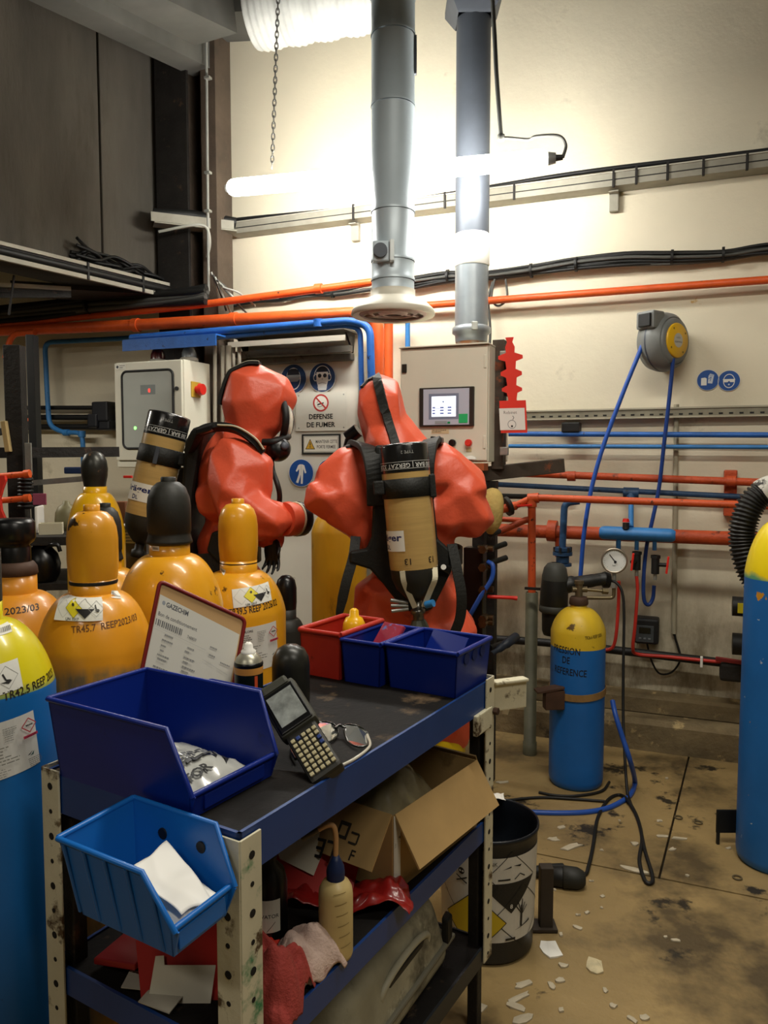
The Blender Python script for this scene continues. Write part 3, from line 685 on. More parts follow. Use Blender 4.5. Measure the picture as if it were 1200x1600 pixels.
hp = [onw(1052, 560, .18), onw(1046, 620, .17), onw(1038, 690, .16), onw(1030, 760, .15), onw(1020, 810, .16), onw(1011, 850, .16), onw(1006, 895, .15), onw(1006, 935, .14), onw(1013, 945, .13), onw(1020, 935, .12), onw(1022, 915, .12)]
single('air_hose', MB().tube(smooth_path(hp, 8), .0095, 10), mat('dark_blue_air_hose', '#1e3f86', .4, var=.3, vscale=5), 'darker blue hose dropping from the reel and looping up to the valve', 'hose')
# --- perforated rail and the straight wall pipes
a, b = onw(800, 650, .03), onw(1270, 648, .03); b.z = a.z
t = thing('mounting_rail', 'perforated metal mounting rail across the right wall', 'rail', a)
M_RAIL = mat('dusty_rail', '#8f8a78', .55, .35, var=.25, vscale=9)
part(t, 'rail', MB().bar(a, b, .04, .05), M_RAIL, True)
part(t, 'rail_lip', MB().bar(a + WN*.022 + UP*.022, b + WN*.022 + UP*.022, .008, .008), mat('rail_edge', '#b6b09b', .5, .3), True)
part(t, 'rail_lip', MB().bar(a + WN*.022 - UP*.022, b + WN*.022 - UP*.022, .008, .008), mat('rail_edge', '#b6b09b', .5, .3), True)
LN = (b - a).length; hm = MB()
for i in range(int(LN/.045)): hm.obox(a + WR*(.03 + i*.045) + WN*.0206 - UP*.008, WR, WN, UP, (.018, .002, .008))
o_ = part(t, 'slots', hm, M_BLACK, True); o_['kind'] = 'stuff'
c = onw(893, 668, .05); part(t, 'clamp_block', MB().obox(c, WR, WN, UP, (.09, .09, .05), .006), M_BLACK, True)
def wpipe(x0, y0, x1, y1, r, off, m, label, name='wall_pipe', clips=()):
    return pipe_thing(name, label, 'pipe', [([onw(x0, y0, off), onw(x1, y1, off)], r)], m, clips=[(onw(px, py, off), r*1.35, WR) for px, py in clips])
wpipe(795, 678, 1270, 680, .0135, .075, M_BLUEP, 'upper thin blue pipe just under the mounting rail')
wpipe(795, 697, 1270, 699, .0105, .07, M_BLUEL, 'lower thin blue pipe under the mounting rail')
wpipe(770, 738, 1270, 757, .019, .10, M_ORANGED, 'rusty orange pipe below the two thin blue pipes', clips=((893, 744), (1142, 752)))
t = pipe_thing('wall_pipe', 'dull blue pipe with a tee fitting behind the front orange pipe', 'pipe', [([onw(740, 755, .07), onw(1270, 782, .07)], .014), ([onw(986, 770, .07), onw(986, 825, .13)], .013)], M_BLUED)
part(t, 'tee_fitting', MB().cyl(onw(974, 769, .07), onw(998, 770, .07), .026, n=14).cyl(onw(986, 768, .07), onw(986, 780, .08), .024, n=14), M_BLUED, True)
wpipe(740, 774, 900, 778, .014, .05, M_BLACK, 'short black pipe behind the orange valve tee')
c = onw(1141, 765, .05); single('pipe_support', MB().obox(onw(1141, 745, .05), WR, WN, UP, (.055, .10, .06), .004).obox(onw(1141, 770, .035), WR, WN, UP, (.055, .07, .22), .004), M_ORANGED, 'rusty flat bracket holding the pipes near the right edge', 'bracket')
t = pipe_thing('wall_pipe', 'large rusty orange main with a flange at elbow height', 'pipe', [([onw(640, 823, .12), onw(1270, 846, .12)], .034)], M_ORANGED)
part(t, 'flange', MB().cyl(onw(856, 829, .12), onw(870, 830, .12), .055, n=24), M_ORANGED, True)
part(t, 'branch', MB().cyl(onw(874, 830, .12), onw(874, 870, .12), .022, n=14), M_ORANGED, True)
# front orange pipe with tee, drop and sleeve post
OFF = .42
t = pipe_thing('orange_valve_pipe', 'orange pipe with tee and drop leg standing in a grey sleeve', 'pipe', [([onw(1250, 792, OFF), onw(850, 778, OFF), onw(832, 778, OFF), onw(806, 790, OFF)], .017, .05), ([onw(831, 782, OFF), onw(831, 940, OFF)], .019)], M_ORANGEW)
part(t, 'tee_fitting', MB().cyl(onw(825, 779, OFF), onw(842, 778, OFF), .024, n=16).cyl(onw(831, 776, OFF), onw(831, 792, OFF), .024, n=16), M_ORANGEW, True)
sl = onw(831, 925, OFF); part(t, 'sleeve_post', MB().lathe([(.034, 0), (.034, .06), (.030, .061), (.030, sl.z - .002), (.026, sl.z)], 20, Matrix.Translation(V((sl.x, sl.y, 0)))), mat('olive_grey_sleeve', '#5b5a47', .6, .1, var=.35, vscale=8), True)
part(t, 'lever', MB().bar(onw(808, 791, OFF+.02), onw(832, 789, OFF+.02), .012, .010, bev=.003), M_RED, True)
part(t, 'inlet_pipe', MB().tube([onw(806, 790, OFF), onw(755, 803, OFF+.1)], .021, 12), M_ORANGEW, True)
part(t, 'flange_ring', MB().cyl(onw(796, 790, OFF+.02), onw(791, 792, OFF+.03), .048, n=16), M_DKSTEEL, True)
part(t, 'cross_branch', MB().tube(bend_path([onw(831, 812, OFF), onw(822, 812, OFF), onw(770, 836, OFF+.1)], .03), .016, 12), M_ORANGED, True)
part(t, 'cross_branch', MB().tube([onw(815, 813, OFF-.05), onw(780, 811, OFF-.05)], .013, 12), M_ORANGED, True)
# dark blue elbow with flanged valve
OFF = .26
t = pipe_thing('blue_valve_pipe', 'dark blue elbow pipe with a bolted flange above the black tool', 'pipe', [([onw(905, 783, OFF), onw(882, 786, OFF), onw(878, 870, OFF)], .017, .06)], M_BLUED)
for y, r, h in ((858, .040, .018), (865, .048, .016), (874, .032, .03), (882, .044, .014)):
    c = onw(879, y, OFF); part(t, 'flange', MB().cyl(c - UP*h/2, c + UP*h/2, r, n=18), M_BLUED, True)
for k in range(6):
    a_ = k*pi/3; c = onw(879, 861, OFF) + V((.04*cos(a_), .04*sin(a_), 0)); part(t, 'bolt', MB().cyl(c - UP*.02, c + UP*.02, .007, n=6, smooth=False), M_DKSTEEL, True)
# blue manifold, gauge and valves
OFF = .20
ma_, mb_ = onw(938, 832, OFF), onw(1054, 837, OFF); d = (mb_ - ma_).normalized()
t = thing('air_manifold', 'short thick blue manifold in front of the rusty orange main', 'manifold', ma_)
part(t, 'body', MB().tube([ma_ - d*.004, ma_ + d*.006, ma_ + d*.02, mb_ - d*.02, mb_ - d*.006, mb_ + d*.004], [.022, .030, .033, .033, .030, .022], 18), M_BLUEL, True)
for px in (967, 995, 1023): c = onw(px, 842, OFF); part(t, 'outlet', MB().cyl(c, c - UP*.055, .010, n=10), M_BLUEL, True)
c = onw(986, 824, OFF); part(t, 'inlet', MB().cyl(onw(986, 790, .1), c, .013, n=10), M_BLUEL, True)
c = onw(978, 820, OFF+.02); part(t, 'inlet_cock', MB().cyl(c - UP*.02, c + UP*.01, .016, n=12), M_DKSTEEL, True); part(t, 'red_cap', MB().cyl(c + UP*.014, c + UP*.03, .018, .014, n=12), M_RED, True)
c = onw(960, 876, OFF+.06); t = thing('pressure_gauge', 'round dial pressure gauge hanging below the blue manifold', 'gauge', c)
GA = (WN + V((0, 0, 0)) + (V((0, 0, CAMZ)) - c).normalized()*.8).normalized(); gx = UP.cross(GA).normalized(); gy = GA.cross(gx); Rg = 19*c.y/F
Mg = Matrix((gx, gy, GA)).transposed().to_4x4(); Mg.translation = c
part(t, 'case', MB().lathe([(.001, -.035), (Rg, -.035), (Rg*1.03, -.01), (Rg*1.06, .0), (Rg*1.06, .008), (Rg*.93, .012), (Rg*.92, .002)], 40, Mg), mat('steel_bezel', '#b1a794', .3, .8, var=.1), True)
D = Decal(); D.disc(0, 0, Rg*.92, '#d5d7d2', 40)
for k in range(25):
    a_ = radians(225 - k*270/24); r1 = Rg*(.72 if k % 4 == 0 else .78); D.line(r1*cos(a_), r1*sin(a_), Rg*.85*cos(a_), Rg*.85*sin(a_), Rg*.02, '#55585a')
D.text('bar', 0, -Rg*.45, Rg*.2, '#55585a', .5); D.line(Rg*.14, -Rg*.16, -Rg*.40, Rg*.52, Rg*.06, '#17181a').disc(Rg*.08, -Rg*.1, Rg*.11, '#17181a')
D.build('dial', t, plane_map(c + GA*.003, gx, gy))
part(t, 'stem', MB().cyl(c - gy*Rg*1.0 - GA*.012, c - gy*Rg*1.0 - GA*.012 - UP*.05, .010, n=10), M_GALV, True)
part(t, 'stem_nut', MB().cyl(c - gy*Rg*1.0 - GA*.012 - UP*.05, c - gy*Rg*1.0 - GA*.012 - UP*.075, .017, n=6, smooth=False), M_GALV, True)
e_ = c - gy*Rg - GA*.012 - UP*.075
part(t, 'stem_elbow', MB().tube(bend_path([e_, e_ - UP*.05, onw(900, 934, OFF+.1)], .02), .009, 10), mat('brass', '#7d7054', .4, .7), True)
part(t, 'support_pipe', MB().cyl(onw(966, 845, OFF), onw(966, 862, OFF), .011, n=10), M_BLUEL, True)
def valve(px, py, label, flip):
    c = onw(px, py, OFF); t = thing('ball_valve', label, 'valve', c)
    part(t, 'body', MB().cyl(c + UP*.045, c - UP*.045, .019, n=14).cyl(c + UP*.045, c + UP*.03, .023, n=6, smooth=False), M_BLACK, True)
    s_ = WR if flip else (-WR*.3 + WN); part(t, 'stem', MB().cyl(c, c + s_*.06, .010, n=10), M_BLACK, True)
    q = c + s_*.055; part(t, 'handle', MB().bar(q + UP*.042 + WR*.004, q - UP*.042 - WR*.004, .010, .022, up=WN, bev=.003), M_RED, True)
    part(t, 'nipple', MB().cyl(c - UP*.045, c - UP*.075, .009, n=10), M_GALV, True)
    return c - UP*.07
v1 = valve(995, 876, 'small ball valve with red handle feeding the long red hose', False)
v2 = valve(1024, 882, 'ball valve with red butterfly handle right of the manifold', True)
M_RHOSE = mat('red_air_hose', '#c33127', .42, var=.12)
hp = [v1, onw(996, 925, OFF), onw(992, 980, OFF), onw(989, 1012, OFF-.02), onw(996, 1022, .14), onw(1040, 1026, .13), onw(1110, 1033, .13), onw(1180, 1040, .13), onw(1230, 1046, .13)]
single('red_hose', MB().tube(smooth_path(hp, 8), .0085, 8), M_RHOSE, 'red hose running down from the small valve and right along the black pipe', 'hose')
hp = [onw(967, 908, OFF+.03), onw(966, 950, OFF), onw(961, 1002, OFF), onw(950, 1015, OFF), onw(925, 1012, OFF+.02)]
single('red_hose', MB().tube(smooth_path(hp, 8), .0085, 8), M_RHOSE, 'short red hose dropping under the gauge behind the reference cylinder', 'hose')
t = pipe_thing('black_floor_pipe', 'black pipe along the foot of the wall under the red hose', 'pipe', [([onw(560, 985, .10), onw(860, 1004, .10), onw(1270, 1052, .10)], .021, .2)], M_BLACK)
part(t, 'hose_clip', MB().obox(onw(1096, 1034, .13), WR, WN, UP, (.012, .03, .05), .002), M_WHITE, True)
part(t, 'valve_body', MB().obox(onw(1142, 1048, .12), WR, WN, UP, (.10, .09, .09), .015), M_DKSTEEL, True)
part(t, 'valve_lever', MB().bar(onw(1118, 1029, .16), onw(1165, 1036, .16), .02, .02, bev=.004), mat('dull_red', '#7a1f1c', .5), True)
# meter box and vertical conduit
c = onw(1011, 984, .05); t = thing('meter_box', 'small black wall meter with a grey display', 'meter', c)
part(t, 'housing', MB().obox(c, WR, WN, UP, (.115, .09, .13), .012), mat('black_meter', '#17181a', .5), True)
part(t, 'front_panel', MB().obox(c + WN*.046 - WR*.008 - UP*.012, WR, WN, UP, (.085, .006, .085), .004), mat('grey_meter_front', '#3f4447', .4), True)
part(t, 'display', MB().obox(c + WN*.050 - WR*.008 + UP*.006, WR, WN, UP, (.055, .003, .03), .001), mat('lcd_dark', '#12140f', .2), True)
for k in range(3): part(t, 'button', MB().obox(c + WN*.050 + WR*(-.03+k*.022) - UP*.035, WR, WN, UP, (.012, .004, .008), .001), mat('grey_button', '#6a6f72', .4), True)
part(t, 'cable', MB().tube(smooth_path([c - UP*.065, onw(1017, 1030, .04), onw(1030, 1052, .04), onw(1050, 1050, .04), onw(1063, 1030, .04), onw(1058, 1005, .03)], 8), .005, 7), M_BLACK, True)
t = thing('conduit', 'grey vertical conduit running down behind the right wall pipes', 'conduit', onw(1053, 990, .02))
part(t, 'pipe', MB().tube([onw(1057, 632, .02), onw(1053, 990, .02)], .012, 10), mat('grey_conduit_paint', '#a69f88', .6, var=.2), True)
part(t, 'cable', MB().tube(smooth_path([onw(1053, 988, .02), onw(1056, 1000, .02), onw(1062, 1020, .02)], 6), .006, 7), M_BLACK, True)
# corrugated hose at right edge
hp = smooth_path([at(1262, 770, 2.95), at(1215, 762, 2.98), at(1180, 780, 3.0), at(1163, 815, 3.0), at(1161, 850, 3.0), at(1172, 890, 2.98), at(1190, 918, 2.95), at(1215, 945, 2.9)], 26)
rr = [.046 + (.007 if i % 4 < 2 else -.002) for i in range(len(hp))]
t = thing('corrugated_hose', 'thick black corrugated hose curling at the right edge', 'hose', hp[-1])
part(t, 'hose', MB().tube(hp, rr, 20), mat('black_corrugated', '#191917', .45, var=.2), True)
i0 = 22; part(t, 'tape_band', MB().tube(hp[i0:i0+22], [.055]*22, 20), mat('white_tape', '#c9c6bc', .6, wear=('#25231f', 22, .52, .05)), True)
for y, h in ((948, 'upper black yellow-labelled coupling'), (1007, 'lower black coupling')):
    c = onw(1163, y, .30); t = thing('hose_coupling', h + ' on the wall beside the tall blue cylinder', 'coupling', c)
    part(t, 'body', MB().cyl(c - WR*.05, c + WR*.03, .05 if y > 980 else .045, n=20), M_BLACK, True)
    part(t, 'collar', MB().cyl(c + WR*.03, c + WR*.09, .062, n=20), mat('navy_black_casting', '#16181f'), True)
    if y < 980: part(t, 'yellow_label', MB().obox(c - WR*.015 + WN*.044 , WR, WN, UP, (.03, .006, .045), .001), mat('yellow_tag', '#c9b81f', .5), True)
# ================================================================== LEDGE, CABINETS, STEEL FRAME, TOOL RACK
def proj(p):
    q = V(p) - V((0, 0, CAMZ)); x = q.x; y = q.y*cp - q.z*sp; z = q.y*sp + q.z*cp
    return 600 + F*x/y, 800 - F*z/y
# ledge under the concrete upper wall
la, lb = at(0, 398, 3.70), at(308, 464, 4.76); la.z = lb.z = 2.44; ld = (la - lb).normalized(); la2 = lb + ld*4.2
t = thing('pipe_ledge', 'dark ledge with two pale edge strips under the concrete upper wall', 'ledge', lb)
side = CN
part(t, 'ledge_slab', MB().bar(lb - side*.16 - UP*.005, la2 - side*.16 - UP*.005, .32, .05), M_DKSTEEL, True)
M_EDGE = mat('pale_edge_strip', '#aaa595', .6, var=.2)
part(t, 'edge_strip', MB().bar(lb + UP*.022, la2 + UP*.022, .02, .018), M_EDGE, True)
part(t, 'edge_strip', MB().bar(lb - UP*.045, la2 - UP*.045, .02, .022), M_EDGE, True)
part(t, 'ledge_cable', MB().tube([lb - UP*.012 + side*.004, lb.lerp(la2, .5) - UP*.014, la2 - UP*.012], .018, 8), M_BLACK, True)
for k in (.12, .42, .78, 1.3): 
    c = lb + ld*k; part(t, 'strip_tie', MB().obox(c - UP*.012 + side*.012, ld, side, UP, (.012, .012, .09), .002), M_BLACK, True)
t = thing('cable_heap', 'heap of loose black cables lying on the ledge against the column', 'cables', at(230, 420, 4.6))
R = random.Random(4)
for k in range(9):
    pts = []
    for i in range(7):
        s_ = i/6; p = lb + ld*(.75*s_ + .05) - side*(.02 + .10*R.random()) + UP*(.03 + .12*s_*R.random() + .02*R.random()); pts.append(p)
    part(t, 'cable', MB().tube(smooth_path(pts, 5), .009, 6), M_BLACK, True)
# lattice hanging under the ledge at left and black bundle
bp = [onw(px, py, .42) for px, py in ((-70, 500), (0, 492), (60, 486), (140, 476), (210, 470), (290, 463), (322, 460))]
bundle('cable_bundle', 'thick black cable bundle under the ledge at the left', bp, 9, .045, .018, M_BLACK, (1, 3))
t = thing('cable_ladder', 'horizontal dark cable ladder hanging under the ledge at far left', 'cable tray', at(0, 460, 3.9))
for y0, y1 in ((442, 452), (452, 458), (462, 462)): part(t, 'ladder_rail', MB().bar(at(-60, y0, 3.9), at(110, y1, 4.2), .03, .022), M_EDGE if y0 == 442 else M_DKSTEEL, True)
part(t, 'hanger_rod', MB().cyl(at(14, 492, 3.9), at(22, 430, 3.9), .006, n=8), M_DKSTEEL, True)
part(t, 'cover_sheet', MB().obox(at(135, 458, 4.5), V((1, .3, 0)), V((-.3, 1, 0)), UP, (.75, .3, .03)), M_DKSTEEL, True)
t = thing('cable_fan', 'grey cables fanning down from the column to the pipes', 'cables', onw(360, 480, .3))
for k in range(7):
    p0 = onw(330 + k*3, 425 + 4*k, .38); p1 = onw(345 + k*9, 478 + (k % 3)*8, .32)
    part(t, 'cable', MB().tube(smooth_path([p0, p0.lerp(p1, .5) + UP*(.02 - .012*(k % 3)), p1], 6), .006, 6), mat('grey_cable', '#4c4c48') if k % 2 else mat('pale_conduit', '#a5a59c', .6), True)

def cabinet(name, label, xl, xr, xs, yt, yb, off, ref=640):
    """cabinet parallel to the wall: front from xl to xr, right side seen as far as xs; heights from yt, yb at the right front edge"""
    p = onw(xr, yt, off); q = onw(xl, yt, off); zt = p.z; zb = onw(xr, yb, off).z
    q.z = p.z; w_ = (p - q).dot(WR)
    lo, hi = .01, .8
    for _ in range(40):
        m_ = (lo+hi)/2
        if proj(V((p.x, p.y, (zt+zb)/2)) - WN*m_)[0] < xs: lo = m_
        else: hi = m_
    t = thing(name, label, 'cabinet', V((q.x, q.y, zb)) + WR*w_/2 - WN*lo/2)
    O = V((q.x, q.y, zb)); return t, O, w_, zt - zb, lo
# --- left electrical cabinet
t, O, w_, h_, d_ = cabinet('electrical_cabinet', 'cream electrical cabinet with black framed window door and red emergency button', 181, 287, 329, 561, 731, .62)
CB = lambda x, y, z=0: O + WR*(x*w_) + UP*(y*h_) + WN*z
part(t, 'body', MB().obox(CB(.5, .5, -d_/2), WR, WN, UP, (w_, d_, h_), .004), M_CREAMMETAL, True)
dr_ = part(t, 'door', MB().obox(CB(.5, .53, .010), WR, WN, UP, (w_*.985, .018, h_*.92), .004), M_CREAMMETAL, True)
part(t, 'plinth', MB().obox(CB(.5, .03, .006), WR, WN, UP, (w_*.985, .01, h_*.05), .002), M_CREAMMETAL, True)
def rrect(w, h, r, n=6):
    pts = []
    for cx, cy, a0 in ((w/2-r, h/2-r, 0), (-w/2+r, h/2-r, 90), (-w/2+r, -h/2+r, 180), (w/2-r, -h/2+r, 270)):
        for k in range(n+1): a = radians(a0 + 90*k/n); pts.append((cx+r*cos(a), cy+r*sin(a)))
    return pts
wc = CB(.50, .545, .021)
D = Decal(); D.poly(rrect(w_*.78, h_*.74, .035), '#0f0f10'); D.poly(rrect(w_*.72, h_*.71, .028), mat('frosted_window', '#aeb2ab', .25, var=.08, vscale=5))
D.rect(-w_*.10, h_*.14, w_*.22, h_*.09, '#7e8583'); D.text('0', w_*.03, h_*.16, h_*.05, mat('red_digit', '#ff2a20', .5, var=0, emit=3), .5, .02)
D.disc(-w_*.19, -h_*.17, h_*.016, mat('green_lamp', '#78ff6a', .4, var=0, emit=2.5)); D.disc(-w_*.06, -h_*.28, h_*.012, '#6b6f6c')
D.build('window', dr_, plane_map(wc, WR, UP), label='rounded window in a black rubber frame')
D = Decal(); D.rect(0, 0, w_*.16, h_*.05, '#e8e6da'); D.disc(w_*.03, h_*.025, h_*.014, '#3b3f46'); D.lines(w_*.06, h_*.032, w_*.09, 2, h_*.018, h_*.006, '#7b7b76'); D.build('maker_plate', dr_, plane_map(CB(.03, .93, .020), WR, UP))
fr = MB().tube([wc + WR*a + UP*b for a, b in rrect(w_*.75, h_*.725, .032)], .007, 8, closed=True); part(dr_, 'window_gasket', fr, M_BLACK, True)
part(dr_, 'lock', MB().cyl(CB(.93, .73, .018), CB(.93, .73, .028), .011, n=14), M_BLACK, True)
part(dr_, 'latch', MB().cyl(CB(.56, .10, .018), CB(.56, .10, .034), .012, n=14).bar(CB(.50, .10, .03), CB(.56, .10, .03), .01, .012), M_BLACK, True)
sc0 = O + WR*(w_ + .001) - WN*(d_*.42) + UP*(h_*.735)
eb = part(t, 'emergency_plate', MB().obox(sc0, WN, WR, UP, (.085, .012, .085), .004), mat('yellow_plate', '#c9a53a', .5), True)
part(eb, 'emergency_button', MB().cyl(sc0 + WR*.005, sc0 + WR*.03, .02, n=16).cyl(sc0 + WR*.03, sc0 + WR*.05, .034, .03, n=20), M_RED, True)
for px, m_, lab in ((226, mat('dark_red_beacon', '#4a1712', .25, coat=.5), 'dark red beacon dome'), (275, mat('smoky_beacon', '#6d7376', .2, coat=.5), 'smoky grey beacon dome')):
    c = CB((px-181)/106, 1.0, -d_*.5); t2_ = thing('beacon_lamp', lab + ' on top of the left cabinet', 'beacon', c)
    part(t2_, 'base', MB().lathe([(.001, 0), (.05, 0), (.05, .018), (.042, .024)], 24), mat('beacon_base', '#9a968a', .5)); part(t2_, 'dome', MB().lathe([(.041, .022), (.040, .05), (.030, .075), (.012, .088), (.001, .09)], 24), m_)
# --- control cabinet with touch screen
t, O, w_, h_, d_ = cabinet('control_cabinet', 'cream control cabinet with a touch screen in front of the second worker', 627, 765, 794, 537, 722, .93)
CB = lambda x, y, z=0: O + WR*(x*w_) + UP*(y*h_) + WN*z
part(t, 'body', MB().obox(CB(.5, .5, -d_/2), WR, WN, UP, (w_, d_, h_), .004), M_CREAMMETAL, True)
dr_ = part(t, 'door', MB().obox(CB(.5, .5, .009), WR, WN, UP, (w_*.985, .016, h_*.975), .004), M_CREAMMETAL, True)
sc0 = CB(.545, .475, .02)
pn = part(dr_, 'screen_bezel', MB().obox(sc0, WR, WN, UP, (w_*.615, .018, h_*.335), .003), mat('dark_bezel', '#2d2823', .4), True)
sw, sh = w_*.615, h_*.335
D = Decal(); D.rect(-sw*.42, -sh*.46, sw*.84, sh*.92, '#b9bfd0'); D.rect(-sw*.32, -sh*.32, sw*.55, sh*.66, '#7d87a0')
D.rect(-sw*.265, -sh*.25, sw*.445, sh*.52, mat('lit_screen', '#e8f2ff', .3, var=0, emit=.9))
for i in range(3):
    for j in range(3): D.rect(-sw*.25 + j*sw*.14, -sh*.03 - i*sh*.075, sw*(.05 if j == 0 else .07), sh*.03, '#4a63c0')
D.rect(-sw*.25, -sh*.045, sw*.42, sh*.008, '#7d8fd0').disc(-sw*.05, sh*.13, sh*.02, '#3a5a9a')
D.rect(sw*.235, -sh*.42, sw*.16, sh*.23, '#27b56b').rect(-sw*.02*0 + sw*.03, -sh*.43, sw*.05, sh*.05, '#1f8f52'); D.rect(-sw*.20, -sh*.43, sw*.22, sh*.07, '#9ba0a6')
D.build('screen', pn, plane_map(sc0 + WN*.0095, WR, UP), label='lit touch screen with blue figures')
for xx, cc, nm in ((.615, mat('black_button', '#1a1414', .35), 'black_button'), (.795, mat('red_button', '#e03a2e', .35), 'red_button')):
    c = CB(xx, .165, .018); part(dr_, 'push_button', MB().cyl(c, c + WN*.014, .015, n=18).cyl(c + WN*.014, c + WN*.024, .0115, n=18), cc, True)
    D = Decal(); D.rect(-.012, -.012, .024, .016, '#c9b98c'); D.build('button_tag', dr_, plane_map(c - UP*.026, WR, UP))
D = Decal(); D.rect(-w_*.10, 0, w_*.2, h_*.045, '#cdbb95').lines(-w_*.09, h_*.028, w_*.17, 2, h_*.014, h_*.006, '#6a5a40'); D.build('button_label', dr_, plane_map(CB(.47, .245, .0175), WR, UP))
part(t, 'hinge_mark', MB().obox(CB(.055, .82, .02), WR, WN, UP, (w_*.055, .008, h_*.075), .002), mat('lock_plate', '#3a362f', .4, .5), True)
for yy in (.85, .17): part(t, 'hinge', MB().obox(CB(.965, yy, .012), WR, WN, UP, (.012, .016, .055), .003), M_CREAMMETAL, True)
part(t, 'top_rim', MB().obox(CB(.5, 1.0, -d_*.45), WR, WN, UP, (w_*1.01, d_*1.06, .006), .002), M_CREAMMETAL, True)
CO, CW, CH, CD = O, w_, h_, d_
# wipes on the shelf below it
M_BEAM = mat('rusty_beam', '#4a3f35', .65, .2, var=.35, vscale=9, wear=('#8a4a2a', 10, .60, .08))
t = thing('steel_stand', 'dark rusty steel frame carrying the control cabinet with side arm', 'stand', V((CO.x + CW*.5, CO.y, 0)))
sh_ = CO - UP*.02
part(t, 'shelf_bar', MB().bar(sh_ + WR*(CW*.5) + WN*.04, sh_ + WR*(CW*1.0) + WN*.04, .07, .03), mat('rusty_orange_bar', '#a4572f', .6, var=.2), True)
part(t, 'arm', MB().bar(onw(690, 748, .92), onw(879, 727, .62), .05, .062, bev=.004), M_BEAM, True)
pz = onw(779, 735, .80)
part(t, 'upright', MB().bar(V((pz.x, pz.y, CO.z - .03)), V((pz.x, pz.y, CO.z + CH + .03)), .06, .05, up=WR), M_BEAM, True)
lg = onw(750, 745, .92); lgz = lg.z
for dx in (0, .10):
    part(t, 'post', MB().bar(V((lg.x, lg.y, 0)) - WN*dx*1.2 + WR*dx*.2, V((lg.x, lg.y, lgz - .02)) - WN*dx*1.2 + WR*dx*.2, .05, .05, up=WR), M_DKSTEEL, True)
for yy in (742, 860): 
    c = onw(788, 555 if yy == 742 else 705, .86); part(t, 'cabinet_lug', MB().obox(c, WR, WN, UP, (.035, .02, .035), .003), M_GALV, True)
# valve stack on the post
t = thing('valve_stack', 'black column of small oily valves beside the second worker', 'valves', V((lg.x + .03, lg.y - .04, 0)))
vx = lg + WN*.05 - WR*.005
part(t, 'manifold_block', MB().obox(V((vx.x, vx.y, at(0, 955, vx.y).z)), WR, WN, UP, (.085, .07, .55), .006), mat('oily_black_steel', '#171411', .35, .4, var=.3, vscale=15), True)
M_OILB = mat('oily_brass', '#5f4a30', .3, .7, var=.4, vscale=30)
for py in (857, 885, 920, 965, 972):
    c = at(758, py, vx.y - .03); part(t, 'valve_fitting', MB().cyl(c - WR*.03, c + WR*.035, .014, n=8).cyl(c - WN*.005, c + WN*.05, .018, n=6, smooth=False), M_OILB, True)
c = at(762, 932, vx.y - .03); part(t, 'lever', MB().tube([c, c + WR*.03, at(800, 934, vx.y - .02), at(808, 935, vx.y - .02)], [.008, .008, .008, .010], 10), M_RED, True)
for py, ln in ((835, 14), (858, 24), (880, 25), (1012, 18)):
    c = at(766, py, vx.y); part(t, 'stub_pipe', MB().cyl(c, at(766 + ln, py - ln*.35, vx.y + .05), .012, n=10), M_BLACK, True)
hp = [at(762, 878, vx.y - .04), at(770, 884, vx.y - .06), at(768, 905, vx.y - .07), at(752, 930, vx.y - .07), at(738, 955, vx.y - .06), at(728, 972, vx.y - .02)]
single('air_hose', MB().tube(smooth_path(hp, 8), .010, 10), M_HOSE, 'short bright blue hose curving across the oily valves', 'hose')
# canvas glove and yellow cloth hanging by the sleeve
c = at(768, 800, 3.22); R = random.Random(3); mb = MB()
P = [at(766, 766, 3.2), at(770, 780, 3.18), at(770, 800, 3.17), at(768, 818, 3.18), at(766, 832, 3.2)]
single('cloth_pad', MB().tube(smooth_path(P, 5), [.02, .03, .036, .04, .042, .043, .044, .044, .044, .043, .043, .042, .041, .041, .04, .038, .036, .03, .025, .02, .015][:21], 12), mat('dirty_cream_cloth', '#cbb169', .85, var=.3, vscale=14, bump=.6, bscale=40), 'dirty cream padded cloth hanging behind the second worker elbow', 'cloth')
P = [at(806, 970+25, 3.2), at(795, 1003, 3.15), at(783, 1012, 3.12), at(768, 1022, 3.08)]
single('spray_lance', MB().tube(smooth_path(P, 5), [.02]*8 + [.016]*4 + [.011]*4, 10), mat('dark_blue_black_hose', '#1c2430', .5), 'dark hose end poking out behind the blue bin', 'hose')
# red cut-out tags hung right of the control cabinet
M_TAG = mat('red_tag_plastic', '#e23a2c', .45, var=.1)
def red_tag(name, label, O, ax, ay, L, W, sheet=None):
    """flat lockout tag: neck with rows of teeth, then a square foot that may hold a note"""
    t = thing(name, label, 'tag', O); pts = []; n = 4
    prof = [(.16, 0), (.10, .05), (.18, .10), (.16, .16), (.46, .19), (.46, .225), (.20, .25), (.17, .33), (.40, .36), (.40, .395), (.20, .42), (.17, .50), (.38, .53), (.38, .56), (.20, .58), (.16, .64), (.16, .66), (.5, .66), (.5, 1.0)]
    right = [(W*a, L*b) for a, b in prof]; left = [(-W*a, L*b) for a, b in prof[::-1]]
    part(t, 'tag_plate', MB().prism(right + left, O, ax, ay, .003), M_TAG, True)
    if sheet:
        n_ = -ax.cross(ay).normalized(); o2 = O + ay*L*.97
        D = Decal(); D.rect(-W*.52, L*.0, W*.96, L*.23, '#e3e2dc'); D.text('Robinet', -W*.35, L*.17, W*.16, '#5d5d5c').ring(-W*.06, L*.06, W*.16, W*.02, '#77777a', 18).disc(-W*.06, L*.04, W*.04, '#333333')
        D.path([(-W*.02, L*.15), (W*.03, L*.13), (-W*.02, L*.11)], W*.02, '#55555a'); D.build('paper_note', t, lambda x, y, h: o2 + ax*x - ay*y + n_*(.0005 + h))
    return t
